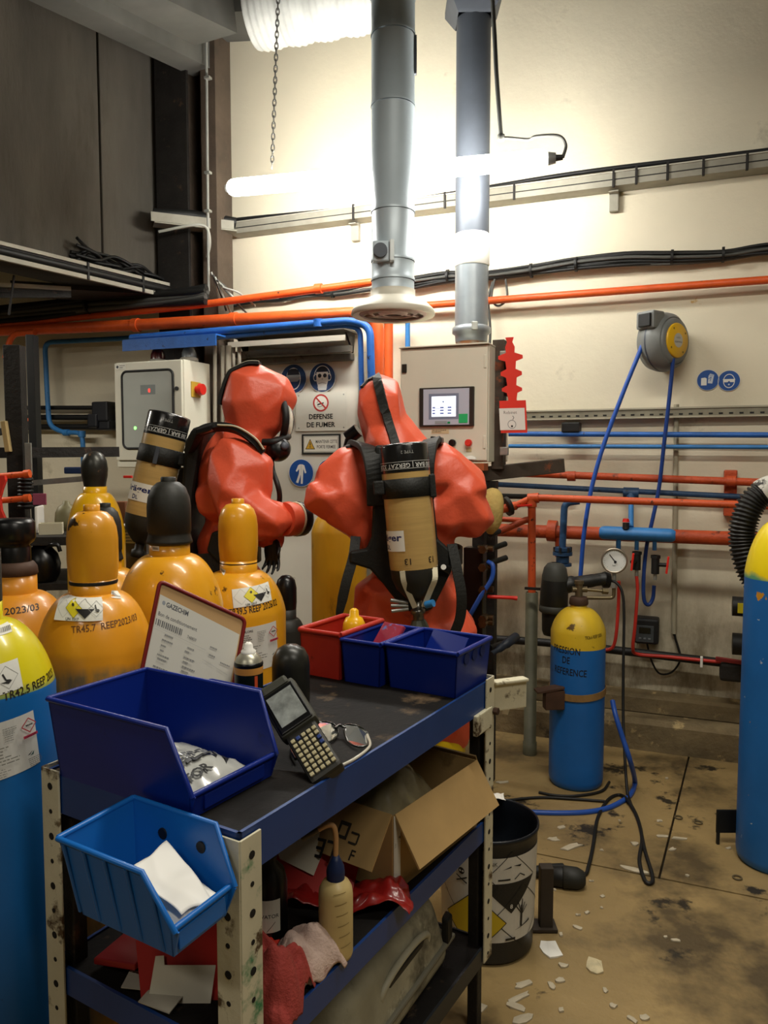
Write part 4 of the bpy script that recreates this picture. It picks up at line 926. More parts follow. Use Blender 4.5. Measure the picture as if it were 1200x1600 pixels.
O = at(796, 527, 3.27); red_tag('lockout_tag', 'red toothed plastic tag with a white note hung right of the control cabinet', O, WR*.98 - WN*.0, -UP + WR*.06, .40, .115, True)
t = thing('black_pad', 'black foam pads strapped on the frame behind the red tag', 'pad', at(795, 670, 3.36))
for y in (572, 595, 612): part(t, 'pad', MB().obox(at(793, y, 3.36), WR, WN, UP, (.05, .05, .04), .012), M_BLACK, True)
# wipes under the screen
c = CO + WR*(CW*.74) + WN*.05 + UP*.004; mb = MB(); R = random.Random(5)
for k in range(5): mb.lathe([(.001, 0), (.028, .004), (.024, .012), (.010, .018), (.001, .019)], 7, Matrix.Translation(c + WR*(k*.022 - .05) + UP*(R.random()*.004)) @ Matrix.Rotation(R.random()*3, 4, 'Z'), smooth=False)
single('crumpled_wipe', mb, mat('white_paper', '#e4e2da', .8, var=.1), 'crumpled white wipe on the shelf under the control cabinet', 'wipe')

# --- tool rack at far left
FY = 3.55
t = thing('tool_rack', 'dark steel rack frame with shelves at the far left', 'rack', V((at(20, 900, FY).x, FY, 0)))
def vpost(px, y0, wpx, Y, m, nm='post'):
    a_ = at(px, y0, Y); part(t, nm, MB().obox(V((a_.x, Y, a_.z/2)), V((1, 0, 0)), V((0, 1, 0)), UP, (wpx*Y/F, .06, a_.z), .003), m, True)
vpost(22, 540, 26, FY, M_DKSTEEL); vpost(50, 524, 12, FY + .25, M_BLACK, 'perforated_post')
part(t, 'beam', MB().bar(at(-60, 708, FY), at(185, 706, FY + .35), .05, .05), M_DKSTEEL, True)
part(t, 'beam', MB().bar(at(-60, 690, FY+.3), at(60, 660, FY + .3), .04, .03), M_DKSTEEL, True)
part(t, 'bench_top', MB().obox(at(60, 838, 3.2), V((1, .15, 0)), V((-.15, 1, 0)), UP, (.95, .42, .035), .003), M_DKSTEEL, True)
part(t, 'lower_shelf', MB().obox(at(60, 905, 3.2), V((1, .15, 0)), V((-.15, 1, 0)), UP, (.95, .42, .03), .003), M_DKSTEEL, True)
part(t, 'perforated_strip', MB().bar(at(45, 755, FY), at(132, 748, FY), .02, .025), M_GALV, True)
part(t, 'hanger_plate', MB().obox(at(45, 725, FY-.08), V((1, 0, 0)), V((0, 1, 0)), UP, (.028, .012, .19), .002), M_GALV, True)
BW = V((at(50, 840, 3.1).x, 3.1, 0))
for px in (-30, 128): a_ = at(px, 900, 3.1); part(t, 'post', MB().obox(V((a_.x, 3.05, at(0, 838, 3.1).z/2)), V((1, 0, 0)), V((0, 1, 0)), UP, (.04, .04, at(0, 838, 3.1).z), .003), M_DKSTEEL, True)
zb = at(60, 838, 3.2).z + .018
for y0, y1 in ((655, 725), ):
    pipe_thing('orange_pipe', 'small orange pipe loop behind the far left rack', 'pipe', [([onw(20, 657, .75), onw(58, 657, .75), onw(60, 735, .75), onw(30, 738, .75)], .014, .03)], M_ORANGE, clips=[(onw(57, 659, .75), .021, UP), (onw(59, 732, .75), .02, UP)])
for y, lab in ((745, 'upper'), (783, 'lower')):
    c = at(0, y, 3.35); tt = thing('lockout_bar', lab + ' orange bar sticking out of the red holder at the left edge', 'bar', c)
    part(tt, 'bar', MB().tube([c - V((.03, 0, 0)), at(40, y - 4, 3.35)], .014, 10), M_ORANGE, True); part(tt, 'tip', MB().cyl(at(38, y-4, 3.35), at(47, y - 5, 3.35), .018, n=12), M_ORANGE, True)
mb = MB(); o_ = at(-14, 815, 3.33); mb.prism([(0, 0), (.075, 0), (.055, .05), (.05, .10), (.062, .14), (.078, .18), (.075, .20), (0, .20)], o_, V((1, 0, 0)), UP, .02); single('red_holder', mb, M_TAG, 'bright red plastic holder at the left edge', 'holder')
mb = MB(); mb.obox(at(10, 682, 3.5), V((1, 0, .12)), V((0, 1, 0)), V((-.12, 0, 1)), (.022, .03, .14), .003); single('wooden_batten', mb, mat('pale_wood', '#b29a68', .7, var=.3, vscale=12, aniso=(1, 1, .1)), 'pale wooden batten leaning by the left rack post', 'batten')
P = [at(40, y, 3.45) for y in range(742, 796)]; single('bellows_hose', MB().tube(P, [.028 + (.006 if i % 6 < 3 else -.003) for i in range(len(P))], 14), M_BLACK, 'short black bellows hose hanging on the left rack', 'hose')
def openbox(name, label, c, sx, sy, sz, rz, m):
    M_ = Matrix.Translation(c) @ Matrix.Rotation(rz, 4, 'Z'); t = thing(name, label, 'box', M=M_); th = .004
    for nm, p, s_ in (('base', (0, 0, th/2), (sx, sy, th)), ('side', (0, -sy/2, sz/2), (sx, th, sz)), ('side', (0, sy/2, sz/2), (sx, th, sz)), ('side', (-sx/2, 0, sz/2), (th, sy, sz)), ('side', (sx/2, 0, sz/2), (th, sy, sz))): part(t, nm, MB().box(p, s_), m)
    return t
c = at(80, 825, 3.12); c.z = zb; openbox('small_carton', 'small open white carton on the left bench', c, .085, .06, .045, .3, mat('cream_card', '#c9c2a8', .8, var=.1))
mb = MB(); c = at(62, 812, 3.2); c.z = zb + .055; mb.obox(c, V((.9, .2, .1)), V((-.2, 1, 0)), UP, (.012, .12, .11), .006); single('plastic_board', mb, M_WHITE, 'white plastic panel leaning behind the small carton', 'panel')
c = at(104, 800, 3.3); c.z = zb; mb = MB().lathe([(.001, 0), (.046, 0), (.049, .04), (.046, .075), (.034, .10), (.016, .112), (.014, .125), (.001, .126)], 28, Matrix.Translation(c)); single('dome_cover', mb, mat('olive_cap', '#77704f', .5, .1, var=.25, vscale=9), 'dusty olive cylinder cap on the left bench', 'cap')
mb = MB(); c = at(182, 785, 3.3); c.z = zb + .06; mb.obox(c, V((1, .1, 0)), V((-.1, 1, 0)), UP, (.085, .06, .125), .003); single('brown_box', mb, mat('brown_card', '#7a4a2c', .8, var=.15), 'brown cardboard box behind the tall yellow cylinder', 'box')
c = at(66, 880, 3.05); c.z = at(60, 905, 3.2).z + .016; mb = MB().lathe([(.001, 0), (.05, .0), (.066, .03), (.07, .07), (.06, .11), (.035, .14), (.02, .15), (.02, .17), (.001, .17)], 24, Matrix.Translation(c)); kt = single('black_pot', mb, M_BLACKG, 'glossy black rounded pot on the lower left shelf', 'pot')
c2 = at(92, 870, 3.05); mb = MB().tube(smooth_path([c + UP*.13 + V((.02, -.02, 0)), at(80, 852, 3.0), at(90, 852, 3.0), at(94, 862, 3.0)], 5), .008, 8); single('cable_hook', mb, M_BLACKG, 'black hooked cable on the glossy pot', 'cable')
mb = MB(); c = at(118, 735, 3.45); mb.obox(c, V((1, 0, .0)), V((0, 1, 0)), UP, (.09, .04, .03), .006); single('blue_grip', mb, mat('dark_blue_plastic', '#1b2f55', .5), 'dark blue grip lying on the left rack', 'grip')
mb = MB(); c = at(62, 780, 3.36); mb.obox(c, V((1, .2, 0)), V((-.2, 1, 0)), UP, (.055, .01, .05), .002); single('pink_sheet', mb, mat('pink_sheet', '#94455c', .7), 'pink printed sheet at the back of the left bench', 'sheet')
c = at(212, 830, 3.0); t = thing('paper_stack', 'stack of crumpled white paper behind the black cylinder cap', 'paper', V((c.x, c.y, zb - .02)))
R = random.Random(8)
for k in range(6): part(t, 'sheet', MB().obox(V((c.x + R.uniform(-.01, .01), c.y, zb - .015 + k*.012)), V((1, R.uniform(-.1, .1), R.uniform(-.06, .06))), V((0, 1, 0)), UP, (.10, .12, .008), .002), M_WHITE, True)
part(t, 'stand', MB().obox(V((c.x, c.y, (zb-.02)/2)), V((1, 0, 0)), V((0, 1, 0)), UP, (.11, .10, zb-.02), .003), mat('grey_stand', '#6f6d66', .6), True)
mb = MB(); c = at(200, 745, 3.6); mb.obox(c, V((1, 0, 0)), V((0, 1, 0)), UP, (.04, .02, .012), .003); single('red_clip', mb, M_RED, 'small red clip below the left cabinet', 'clip')
# ================================================================== GAS CYLINDERS
M_YEL = mat('cylinder_yellow', '#e2a01e', .33, var=.10, vscale=5, bump=.08, bscale=30, wear=('#6b4716', 17, .675, .02), coat=.35)
M_YELB = mat('bright_cylinder_yellow', '#ecb414', .30, var=.06, vscale=5, coat=.35, wear=('#7b5a14', 15, .73, .03))
M_YELD = mat('grimy_cylinder_yellow', '#de9a22', .36, var=.12, vscale=5, wear=('#2e2010', 12, .655, .015), coat=.3)
M_LEMON = mat('lemon_yellow', '#e3d21c', .32, var=.06, vscale=4, coat=.35)
M_CBLUE = mat('cylinder_blue', '#1a63ad', .42, var=.14, vscale=4, wear=('#0f3358', 12, .68, .05))
M_CAPK = mat('black_plastic_cap', '#24241f', .55, var=.15, vscale=9, bump=.08)
M_CAPY = M_YEL
def zpx(py, px, Y): return at(px, py, Y).z
def gas_cylinder(label, px, Y, R, z_sh, z_nk, r_nk, body_m, shoulder_m=None, z_split=None, group=None, neck_h=.035, name='gas_cylinder'):
    """returns thing, centre, radius function. z_sh start of shoulder, z_nk top of shoulder (neck foot)"""
    c = at(px, 900, Y); c.z = 0
    t = thing(name, label, 'gas cylinder', c, group=group)
    def rf(z):
        if z <= z_sh: return R
        if z >= z_nk: return r_nk
        s = (z - z_sh)/(z_nk - z_sh); e = sqrt(max(0, 1 - s*s)); return r_nk + (R - r_nk)*(e*.75 + (1-s)*.25)
    zs = [0, .004, .03] + [z_sh*k/6 for k in range(1, 6)]
    zsh = [z_sh + (z_nk - z_sh)*(1-(1-k/16)**1.7) for k in range(17)]
    low = [(R*.90, 0), (R*.97, .012), (R, .035)]
    prof = [(r, z) for r, z in low] + [(R, z_sh*k/6) for k in range(1, 6)] + [(rf(z), z) for z in zsh]
    if z_split is None: part(t, 'body', MB().lathe([(.001, 0)] + prof, 56), body_m)
    else:
        lo = [p for p in prof if p[1] < z_split] + [(rf(z_split), z_split)]; hi = [(rf(z_split), z_split)] + [p for p in prof if p[1] > z_split]
        part(t, 'body', MB().lathe([(.001, 0)] + lo, 56), body_m); part(t, 'shoulder', MB().lathe(hi, 56), shoulder_m)
    part(t, 'neck', MB().lathe([(r_nk*1.0, z_nk - .004), (r_nk*1.0, z_nk + neck_h), (r_nk*.9, z_nk + neck_h)], 40), shoulder_m or body_m)
    return t, c, rf, z_nk + neck_h
def cap(t, z, r, h, m, style='dome', top=.016):
    if style == 'dome':
        part(t, 'cap', MB().lathe([(r*.93, z), (r*.97, z + .006), (r*1.0, z + .012), (r*1.02, z + h*.16), (r*1.04, z + h*.20), (r*1.06, z + h*.30), (r*1.06, z + h*.60), (r*1.0, z + h*.75), (r*.86, z + h*.87), (r*.62, z + h*.945), (r*.36, z + h*.965)], 44), m)
        part(t, 'cap_knob', MB().lathe([(r*.34, z + h*.955), (r*.34, z + h*.955 + top), (r*.28, z + h*.96 + top), (.001, z + h*.96 + top)], 24), m)
        part(t, 'cap_seam', MB().lathe([(r*.99, z - .002), (r*1.01, z + .002), (r*.985, z + .006)], 40), M_BLACK)
    else:
        part(t, 'cap', MB().lathe([(r*1.0, z), (r*1.12, z + .004), (r*1.10, z + .010), (r*1.02, z + h*.14), (r*1.02, z + h*.18), (r*1.06, z + h*.19), (r*1.06, z + h*.56), (r*1.0, z + h*.70), (r*.82, z + h*.84), (r*.55, z + h*.915), (r*.38, z + h*.93)], 44), m)
        part(t, 'cap_knob', MB().lathe([(r*.37, z + h*.92), (r*.37, z + h*.99), (r*.33, z + h), (.001, z + h)], 24), m)
def face(c): return atan2(-c.y, -c.x)
INK = '#241a10'
def dotted(c, rf): return lambda z0, dx=0, tilt=0: cyl_map(c, face(c) + 0, rf, z0, tilt)
def xoff(c, px, rf, z, Y):
    """arc length round the body from its centre line to where it is seen at px"""
    u = (px - proj(V((c.x, c.y, z)))[0]); R = rf(z); k = u*(c.y - R*.8)/F/R; k = max(-.98, min(.98, k)); return math.asin(k)*R
def un_label(t, c, rf, z, x, w, h, un=True, tilt=0, yel=True, crumple=0):
    D = Decal(); D.rect(-w/2, -h/2, w, h, '#dfdfd6', 8); q = h*.42
    D.diamond(-w*.30, h*.05, q, h*.02, '#b9bab4'); 
    D.diamond(-w*.06, h*.06, q, h*.02, '#9a8d1c', '#e0d22a'); D.disc(-w*.06, h*.22, h*.07, '#3b3720'); D.diamond(w*.17, h*.05, q, h*.015, '#9c9c98'); D.poly([(w*.17-q, h*.05), (w*.17+q, h*.05), (w*.17, h*.05-q)], '#1b1b1b')
    D.diamond(w*.38, h*.05, q*.8, h*.015, '#9c9c98'); D.path([(w*.36, h*.22), (w*.38, h*.02), (w*.43, 0)], h*.05, '#26261f').poly([(w*.34, -.02*h), (w*.45, -.02*h), (w*.41, -.1*h)], '#26261f')
    D.text('UN 1017', -w*.08, -h*.46, h*.17, '#1d1d1b', .5, .02)
    return D.build('hazard_label', t, lambda a, b, hh: cyl_map(c, face(c), rf, z, 0)(x + a*cos(tilt) - b*sin(tilt), a*sin(tilt) + b*cos(tilt), hh + .0012 + crumple*.0015*(2 + sin(a*60) + sin(b*90 + a*40))), .007)
def stencil(t, c, rf, z, x, s, size, width, tilt=0, col=INK):
    D = Decal(); D.text(s, 0, 0, size, col, 0, .012, width=width)
    return D.build('stencil_text', t, lambda a, b, h: cyl_map(c, face(c), rf, z, 0)(x + a*cos(tilt) - b*sin(tilt), a*sin(tilt) + b*cos(tilt), h), .015)
def barcode(t, c, rf, z, x, w, h, tilt=0):
    D = Decal(); D.rect(-w/2, -h/2, w, h, '#dfdcd0', 3); xx = -w*.4
    while xx < w*.4: D.rect(xx, -h*.25, w*.025, h*.5, '#2b2b28'); xx += w*(.04 + .04*abs(sin(xx*900)))
    return D.build('barcode_sticker', t, lambda a, b, hh: cyl_map(c, face(c), rf, z)(x + a*cos(tilt) - b*sin(tilt), a*sin(tilt) + b*cos(tilt), hh + .0008), .007)
GRP = 'gas cylinders standing behind the shelf trolley'
# front grimy yellow cylinder
Y = 1.75
m_ = mat('yellow_with_dirt_line', '#e29a20', .34, var=.10, vscale=5, wear=('#5a3c14', 15, .71, .03), coat=.3); zband(m_, zpx(1028, 146, Y), .012, .05, '#8a744a', 11, blotch=26)
t, c, rf, zn = gas_cylinder('front yellow gas cylinder with dirt line and marking TR45.7', 146, Y, .128, zpx(1010, 146, Y), zpx(925, 146, Y), .052, m_, group=GRP)
cap(t, zn - .012, .053, zpx(790, 146, Y) - zn + .006, M_YELD)
un_label(t, c, rf, zpx(951, 125, Y-.08), xoff(c, 122, rf, zpx(951, 125, Y), Y), .105, .045, tilt=-.02, crumple=1)
stencil(t, c, rf, zpx(987, 140, Y-.1), xoff(c, 114, rf, zpx(985, 140, Y), Y), 'TR45.7  REEP2023/03', .020, .155, .07, '#6b4312')
barcode(t, c, rf, zpx(932, 181, Y-.05), xoff(c, 181, rf, zpx(932, 181, Y), Y), .026, .013, -.2)
# nearest yellow-blue cylinder at the left edge
Y = 1.46
zs_ = zpx(1094, 30, Y - .1)
mb2 = mat('blue_body_sprayed_edge', '#1565ad', .42, var=.16, vscale=3.5, wear=('#0c2c4c', 12, .70, .05))
ml = mat('lemon_shoulder_sprayed_edge', '#dccd1b', .30, var=.06, vscale=4, coat=.35); zband(ml, zs_ + .006, .012, .02, '#3f7f6a', 14)
t, c, rf, zn = gas_cylinder('nearest cylinder with lemon yellow shoulder and blue body at the left edge', -30, Y, .127, zpx(1075, 0, Y), zpx(968, 0, Y), .036, mb2, ml, zs_, group=GRP)
part(t, 'valve_guard', MB().lathe([(.036, zn - .02), (.036, zn + .10), (.028, zn + .11), (.001, zn + .11)], 28), M_CAPK)
stencil(t, c, rf, zs_ - .003, xoff(c, 2, rf, zs_, Y), 'TR42.5 REEP 2023', .021, .132, .10)
def ilabel(t, c, rf, z, px, w, h, Y, title=None, tilt=0):
    x = xoff(c, px, rf, z, Y)
    f0 = cyl_map(c, face(c), rf, z)
    D = Decal(); D.rect(-w/2, -h/2, w, h, '#d9d9d3', 8)
    if title: D.text(title, -w*.46, h*.38, h*.07, '#1d1d1d', 0, .02)
    D.lines(-w*.46, h*.31, w*.34, 4, h*.045, h*.018, '#6d6d6a', seed=2); D.lines(-w*.08, h*.36, w*.26, 7, h*.035, h*.012, '#8a8a86', seed=3)
    D.diamond(w*.34, h*.30, w*.13, w*.018, '#b8404a'); D.lines(w*.28, h*.29, w*.12, 1, h*.02, h*.03, '#22221f', .2)
    D.rect(w*.21, h*.085, w*.26, h*.05, '#c2405a').text('DANGER', w*.34, h*.093, h*.045, '#3a1216', .5, width=w*.2)
    D.lines(-w*.46, h*.06, w*.6, 6, h*.055, h*.016, '#77776f', seed=5); D.lines(-w*.46, -h*.30, w*.5, 4, h*.04, h*.012, '#8a8a86', seed=6)
    D.poly([(w*.20, -h*.20), (w*.30, -h*.14), (w*.24, -h*.20)], '#26302f').poly([(w*.24, -h*.22), (w*.32, -h*.15), (w*.30, -h*.22)], '#54706c'); D.lines(w*.2, -h*.28, w*.24, 5, h*.03, h*.012, '#77776f', seed=8)
    D.build('info_label', t, lambda a, b, hh: f0(x + a*cos(tilt) - b*sin(tilt), a*sin(tilt) + b*cos(tilt), hh), .015)
ilabel(t, c, rf, zpx(1172, 15, Y-.1), 12, .105, .105, Y, tilt=.12)
D = Decal(); D.rect(-.03, -.026, .06, .052, '#dcdcd4', 6).diamond(.005, 0, .020, .0008, '#8b8b86').path([(-.002, .008), (.002, -.004), (.01, -.006)], .003, '#1d1d1b').poly([(-.008, -.006), (.013, -.006), (.006, -.011)], '#1d1d1b')
x_ = xoff(c, 4, rf, zpx(1063, 8, Y), Y); z_ = zpx(1064, 8, Y - .1); D.build('hazard_label', t, lambda a, b, h: cyl_map(c, face(c), rf, z_)(x_ + a*cos(.14) - b*sin(.14), a*sin(.14) + b*cos(.14), h), .012)
barcode(t, c, rf, zpx(988, 5, Y-.06), xoff(c, 4, rf, zpx(988, 5, Y), Y), .03, .015, .1)
# orange-yellow cylinder with black valve cover at far left
Y = 2.02
m3 = mat('amber_with_dirt_line', '#d98f25', .36, var=.14, vscale=5, wear=('#4b2f14', 12, .68, .03), coat=.25); zband(m3, zpx(992, 30, Y), .015, .06, '#6f5a34', 12, blotch=22)
t, c, rf, zn = gas_cylinder('amber cylinder with rusty collar marked 2023/03 at far left', 22, Y, .135, zpx(985, 22, Y), zpx(925, 22, Y), .056, m3, group=GRP, neck_h=.05)
part(t, 'rusty_collar', MB().lathe([(.054, zn - .005), (.06, zn), (.058, zn + .018), (.05, zn + .03), (.044, zn + .032)], 36), mat('rusty_brown', '#4b3426', .7, .2, var=.35, vscale=14))
part(t, 'valve_cover', MB().lathe([(.043, zn + .02), (.043, zn + .07), (.040, zn + .075), (.052, zn + .085), (.056, zn + .095), (.056, zn + .135), (.048, zn + .145), (.001, zn + .146)], 36), M_BLACKG)
stencil(t, c, rf, zpx(960, 30, Y-.1), xoff(c, 9, rf, zpx(958, 30, Y), Y), '2023/03', .022, .083, .05)
# tall bright yellow cylinder behind
Y = 2.70
t, c, rf, zn = gas_cylinder('tall bright yellow cylinder with scuffed steel dome cap', 152, Y, .098, zpx(835, 152, Y), zpx(770, 152, Y), .040, M_YELB, group=GRP, neck_h=.022)
h_ = zpx(705, 150, Y) - zn
part(t, 'cap', MB().lathe([(.036, zn - .004), (.038, zn + h_*.1), (.043, zn + h_*.3), (.045, zn + h_*.5), (.042, zn + h_*.72), (.032, zn + h_*.9), (.018, zn + h_*.98), (.001, zn + h_)], 36), mat('scuffed_steel_cap', '#40403c', .35, .6, var=.4, vscale=22, wear=('#8a6a52', 20, .62, .06)))
# cylinder hidden behind the front one
Y = 2.42
t, c, rf, zn = gas_cylinder('yellow cylinder mostly hidden behind the front one with black cap edge showing', 167, Y, .118, zpx(925, 167, Y), zpx(888, 167, Y), .046, M_YEL, group=GRP)
cap(t, zn - .01, .046, zpx(781, 167, Y) - zn, M_CAPK, 'skirt')
# big yellow with black cap
Y = 2.10
t, c, rf, zn = gas_cylinder('broad yellow cylinder with a matt black cap', 266, Y, .142, zpx(945, 266, Y), zpx(866, 266, Y), .0545, M_YEL, group=GRP)
cap(t, zn - .006, .0555, zpx(745, 265, Y) - zn + .006, M_CAPK, 'skirt')
barcode(t, c, rf, zpx(857, 243, Y-.05), xoff(c, 244, rf, zpx(857, 243, Y), Y), .024, .013)
# right yellow cylinder with labels
Y = 2.38
t, c, rf, zn = gas_cylinder('clean yellow cylinder with hazard labels marked TR39.5 left of the black cap', 373, Y, .145, zpx(955, 373, Y), zpx(892, 373, Y), .0575, M_YEL, group=GRP)
cap(t, zn - .01, .0575, zpx(782, 368, Y) - zn + .008, M_YEL)
un_label(t, c, rf, zpx(930, 396, Y-.1), xoff(c, 396, rf, zpx(930, 396, Y), Y), .125, .052, tilt=.10)
stencil(t, c, rf, zpx(961, 390, Y-.13), xoff(c, 358, rf, zpx(961, 390, Y), Y), 'TR39.5 REEP 2026/02', .027, .165, .10)
ilabel(t, c, rf, zpx(1012, 405, Y-.12), 408, .125, .135, Y, 'CHLORE', .08)
barcode(t, c, rf, zpx(894, 347, Y-.08), xoff(c, 346, rf, zpx(894, 347, Y), Y), .03, .014, -.35)
# black capped one between it and the bins
Y = 2.62
t, c, rf, zn = gas_cylinder('low cylinder showing only a round black cap beside the labelled yellow one', 447, Y, .06, .86, .90, .034, M_CAPK, group=GRP)
part(t, 'cap', MB().lathe([(.034, zn - .004), (.036, zn + .02), (.036, zn + .07), (.03, zn + .098), (.016, zn + .112), (.001, zn + .115)], 32), M_BLACKG)
# yellow cylinder in the corner behind the two workers
Y = 3.55
m5 = mat('streaked_yellow', '#d9a31f', .42, var=.25, vscale=4, wear=('#5d4416', 9, .60, .15), aniso=(1, 1, .3))
t, c, rf, zn = gas_cylinder('streaky yellow cylinder standing against the door between the workers', 530, Y, .128, zpx(832, 530, Y), zpx(796, 530, Y), .05, m5, group=GRP)
cap(t, zn - .01, .05, .15, M_YELD)
# reference pressure cylinder
Y = 3.36
zs_ = zpx(1016, 905, Y-.1)
m6 = mat('dirty_yellow_shoulder', '#d9b62c', .4, var=.15, vscale=6, wear=('#5b4418', 13, .62, .04), wear2=('#3a2b10', 30, .66, .03))
t, c, rf, zn = gas_cylinder('blue cylinder with yellow shoulder lettered PRESSION DE REFERENCE', 905, Y, .119, zpx(985, 905, Y), zpx(956, 905, Y)+.02, .036, M_CBLUE, m6, zs_, neck_h=.02)
part(t, 'neck_ring', MB().lathe([(.040, zn - .006), (.042, zn), (.040, zn + .02), (.034, zn + .028), (.001, zn + .03)], 28), mat('rusty_brown', '#4b3426'))
part(t, 'valve', MB().cyl((0, 0, zn + .02), (0, 0, zn + .085), .017, n=12).cyl((-.03, 0, zn + .06), (.035, 0, zn + .06), .013, n=10).cyl((0, 0, zn + .085), (0, 0, zn + .10), .022, n=8), mat('brass', '#7d7054', .4, .7))
part(t, 'outlet_pipe', MB().cyl((.03, 0, zn + .06), (.10, -.01, zn + .055), .007, n=10).cyl((.10, -.01, zn + .055), (.125, -.01, zn + .053), .014, n=6, smooth=False), mat('brass', '#7d7054'))
for s_, y_, w_ in (('PRESSION', 1021, .128), ('DE', 1037, .034), ('REFERENCE', 1054, .150)):
    px0 = {'PRESSION': 866, 'DE': 879, 'REFERENCE': 867}[s_]
    stencil(t, c, rf, zpx(y_, 905, Y-.1), xoff(c, px0, rf, zpx(y_, 905, Y), Y), s_, .042, w_, -.04, '#141a22')
stencil(t, c, rf, zpx(998, 925, Y-.1), xoff(c, 914, rf, zpx(996, 925, Y), Y), 'TR26.6 REEP 2020', .020, .085, .10)
tt = thing('cylinder_strap', 'brown strap and rusty bracket holding the reference cylinder', 'strap', c + UP*(zpx(1092, 905, Y)))
zz_ = zpx(1088, 905, Y-.12); pts = [V((c.x + .123*cos(a), c.y + .123*sin(a), zz_ + .012*sin(a*1.0 + .6))) for a in [face(c) - 1.9 + 3.8*k/20 for k in range(21)]]
part(tt, 'strap', MB().ribbon(pts, UP, .03, .003), mat('brown_webbing', '#8a6a3c', .8, var=.2, vscale=20), True)
bq = at(865, 1092, Y - .08); part(tt, 'bracket', MB().obox(bq, V((1, .1, 0)), V((-.1, 1, 0)), UP, (.085, .05, .085), .004).obox(bq + V((-.02, 0, .045)), V((1, .1, .15)), V((-.1, 1, 0)), UP, (.12, .06, .008)), mat('rusty_brown', '#4b3426'), True)
# tall blue cylinder at the right edge
Y = 2.68
zs_ = zpx(903, 1190, Y)
mbr = mat('scratched_blue', '#1b66ae', .42, var=.16, vscale=4, wear=('#cfd4d2', 26, .675, .01), wear2=('#c58a26', 6, .665, .012))
mly = mat('bright_lemon_shoulder', '#f0d61a', .34, var=.08, vscale=4, coat=.3); zband(mly, zs_ + .012, .01, .05, '#5f9a72', 16)
t, c, rf, zn = gas_cylinder('tall scratched blue cylinder with lemon shoulder at the right edge', 1226, Y, .1285, zpx(895, 1212, Y), zpx(815, 1212, Y), .045, mbr, mly, zs_)
cap(t, zn - .01, .046, .15, M_CAPK, 'skirt')
# ================================================================== THE TWO WORKERS
from mathutils.bvhtree import BVHTree
M_SUIT = mat('orange_chemical_suit', '#da583a', .40, var=.08, vscale=3, bump=.15, bscale=60, spec=.45)
M_STRAP = mat('black_webbing', '#12130f', .6, var=.25, vscale=30, bump=.2, bscale=120)
M_GLOVE = mat('black_rubber_glove', '#0f0f10', .33, var=.2, vscale=18)
def ell(mb, c, rx, ry, rz, R=None, n=20):
    M_ = Matrix.Translation(c) @ (R.to_4x4() if R else Matrix.Identity(4)) @ Matrix.Diagonal((rx, ry, rz, 1))
    mb.lathe([(sin(pi*k/12), -cos(pi*k/12)) for k in range(13)], n, M_)
def limb(mb, pts, rad, sub=5):
    """tapered limb through the joints, rounded at both ends"""
    P = smooth_path(pts, sub); m = len(P); rr = []
    for i in range(m):
        s = i/sub; k = min(int(s), len(rad)-2); f = s - k; f = f*f*(3-2*f); rr.append(rad[k]*(1-f) + rad[k+1]*f)
    mb.tube(P, rr, 18); ell(mb, P[0], rr[0], rr[0], rr[0]); ell(mb, P[-1], rr[-1], rr[-1], rr[-1])
def fuse(mb, voxel, smooth=6):
    """one continuous skin from overlapping volumes"""
    me = mb.mesh('tmp'); o = bpy.data.objects.new('tmp', me); COL.objects.link(o)
    r = o.modifiers.new('r', 'REMESH'); r.mode = 'VOXEL'; r.voxel_size = voxel; r.adaptivity = 0
    s = o.modifiers.new('s', 'SMOOTH'); s.iterations = smooth; s.factor = .6
    dg = bpy.context.evaluated_depsgraph_get(); m2 = bpy.data.meshes.new_from_object(o.evaluated_get(dg))
    bpy.data.objects.remove(o); bpy.data.meshes.remove(me); return m2
def crumple(me, amp, fold_pts=(), ratio=.011, keep=.10):
    """stiff coated fabric: broad dents, then flat facets meeting in creases"""
    for v, n in zip(me.vertices, [v.normal.copy() for v in me.vertices]):
        p = v.co; q = V((p.x*4.6, p.y*4.6, p.z*3.2)) + noise.noise_vector(p*2.3)*.9
        d = (abs(noise.noise(q)) - .25)*.040 + (abs(noise.noise(q*2.3 + V((7, 3, 1)))) - .25)*.020
        for fp, rad, dirn, fr, am in fold_pts:
            r = (p - fp).length
            if r < rad: d += (1 - r/rad)*am*.7*(abs(sin((p - fp).dot(dirn)*fr*.5 + noise.noise(p*5)*2.5)) - .5)
        v.co = p + n*d*amp
    me.update()
    o = bpy.data.objects.new('tmp', me); COL.objects.link(o); dm = o.modifiers.new('d', 'DECIMATE'); dm.ratio = ratio
    dg = bpy.context.evaluated_depsgraph_get(); low = bpy.data.meshes.new_from_object(o.evaluated_get(dg)); bpy.data.objects.remove(o)
    tree = BVHTree.FromPolygons([v.co.copy() for v in low.vertices], [list(p.vertices) for p in low.polygons]); bpy.data.meshes.remove(low)
    for v in me.vertices:
        h = tree.find_nearest(v.co)
        if h[0] is not None: v.co = v.co.lerp(h[0], 1 - keep)
    bm = bmesh.new(); bm.from_mesh(me)
    for _ in range(1): bmesh.ops.smooth_vert(bm, verts=bm.verts, factor=.5, use_axis_x=True, use_axis_y=True, use_axis_z=True)
    bm.to_mesh(me); bm.free()
    for p in me.polygons: p.use_smooth = True
def to_local(me, M_):
    me.transform(M_.inverted()); return me
def skin(t, me, m, name):
    o = bpy.data.objects.new(name, me); COL.objects.link(o); o.parent = t; me.materials.append(m); WM[o.name] = root_matrix(t); return o
def bvh(me): return BVHTree.FromPolygons([v.co.copy() for v in me.vertices], [list(p.vertices) for p in me.polygons])
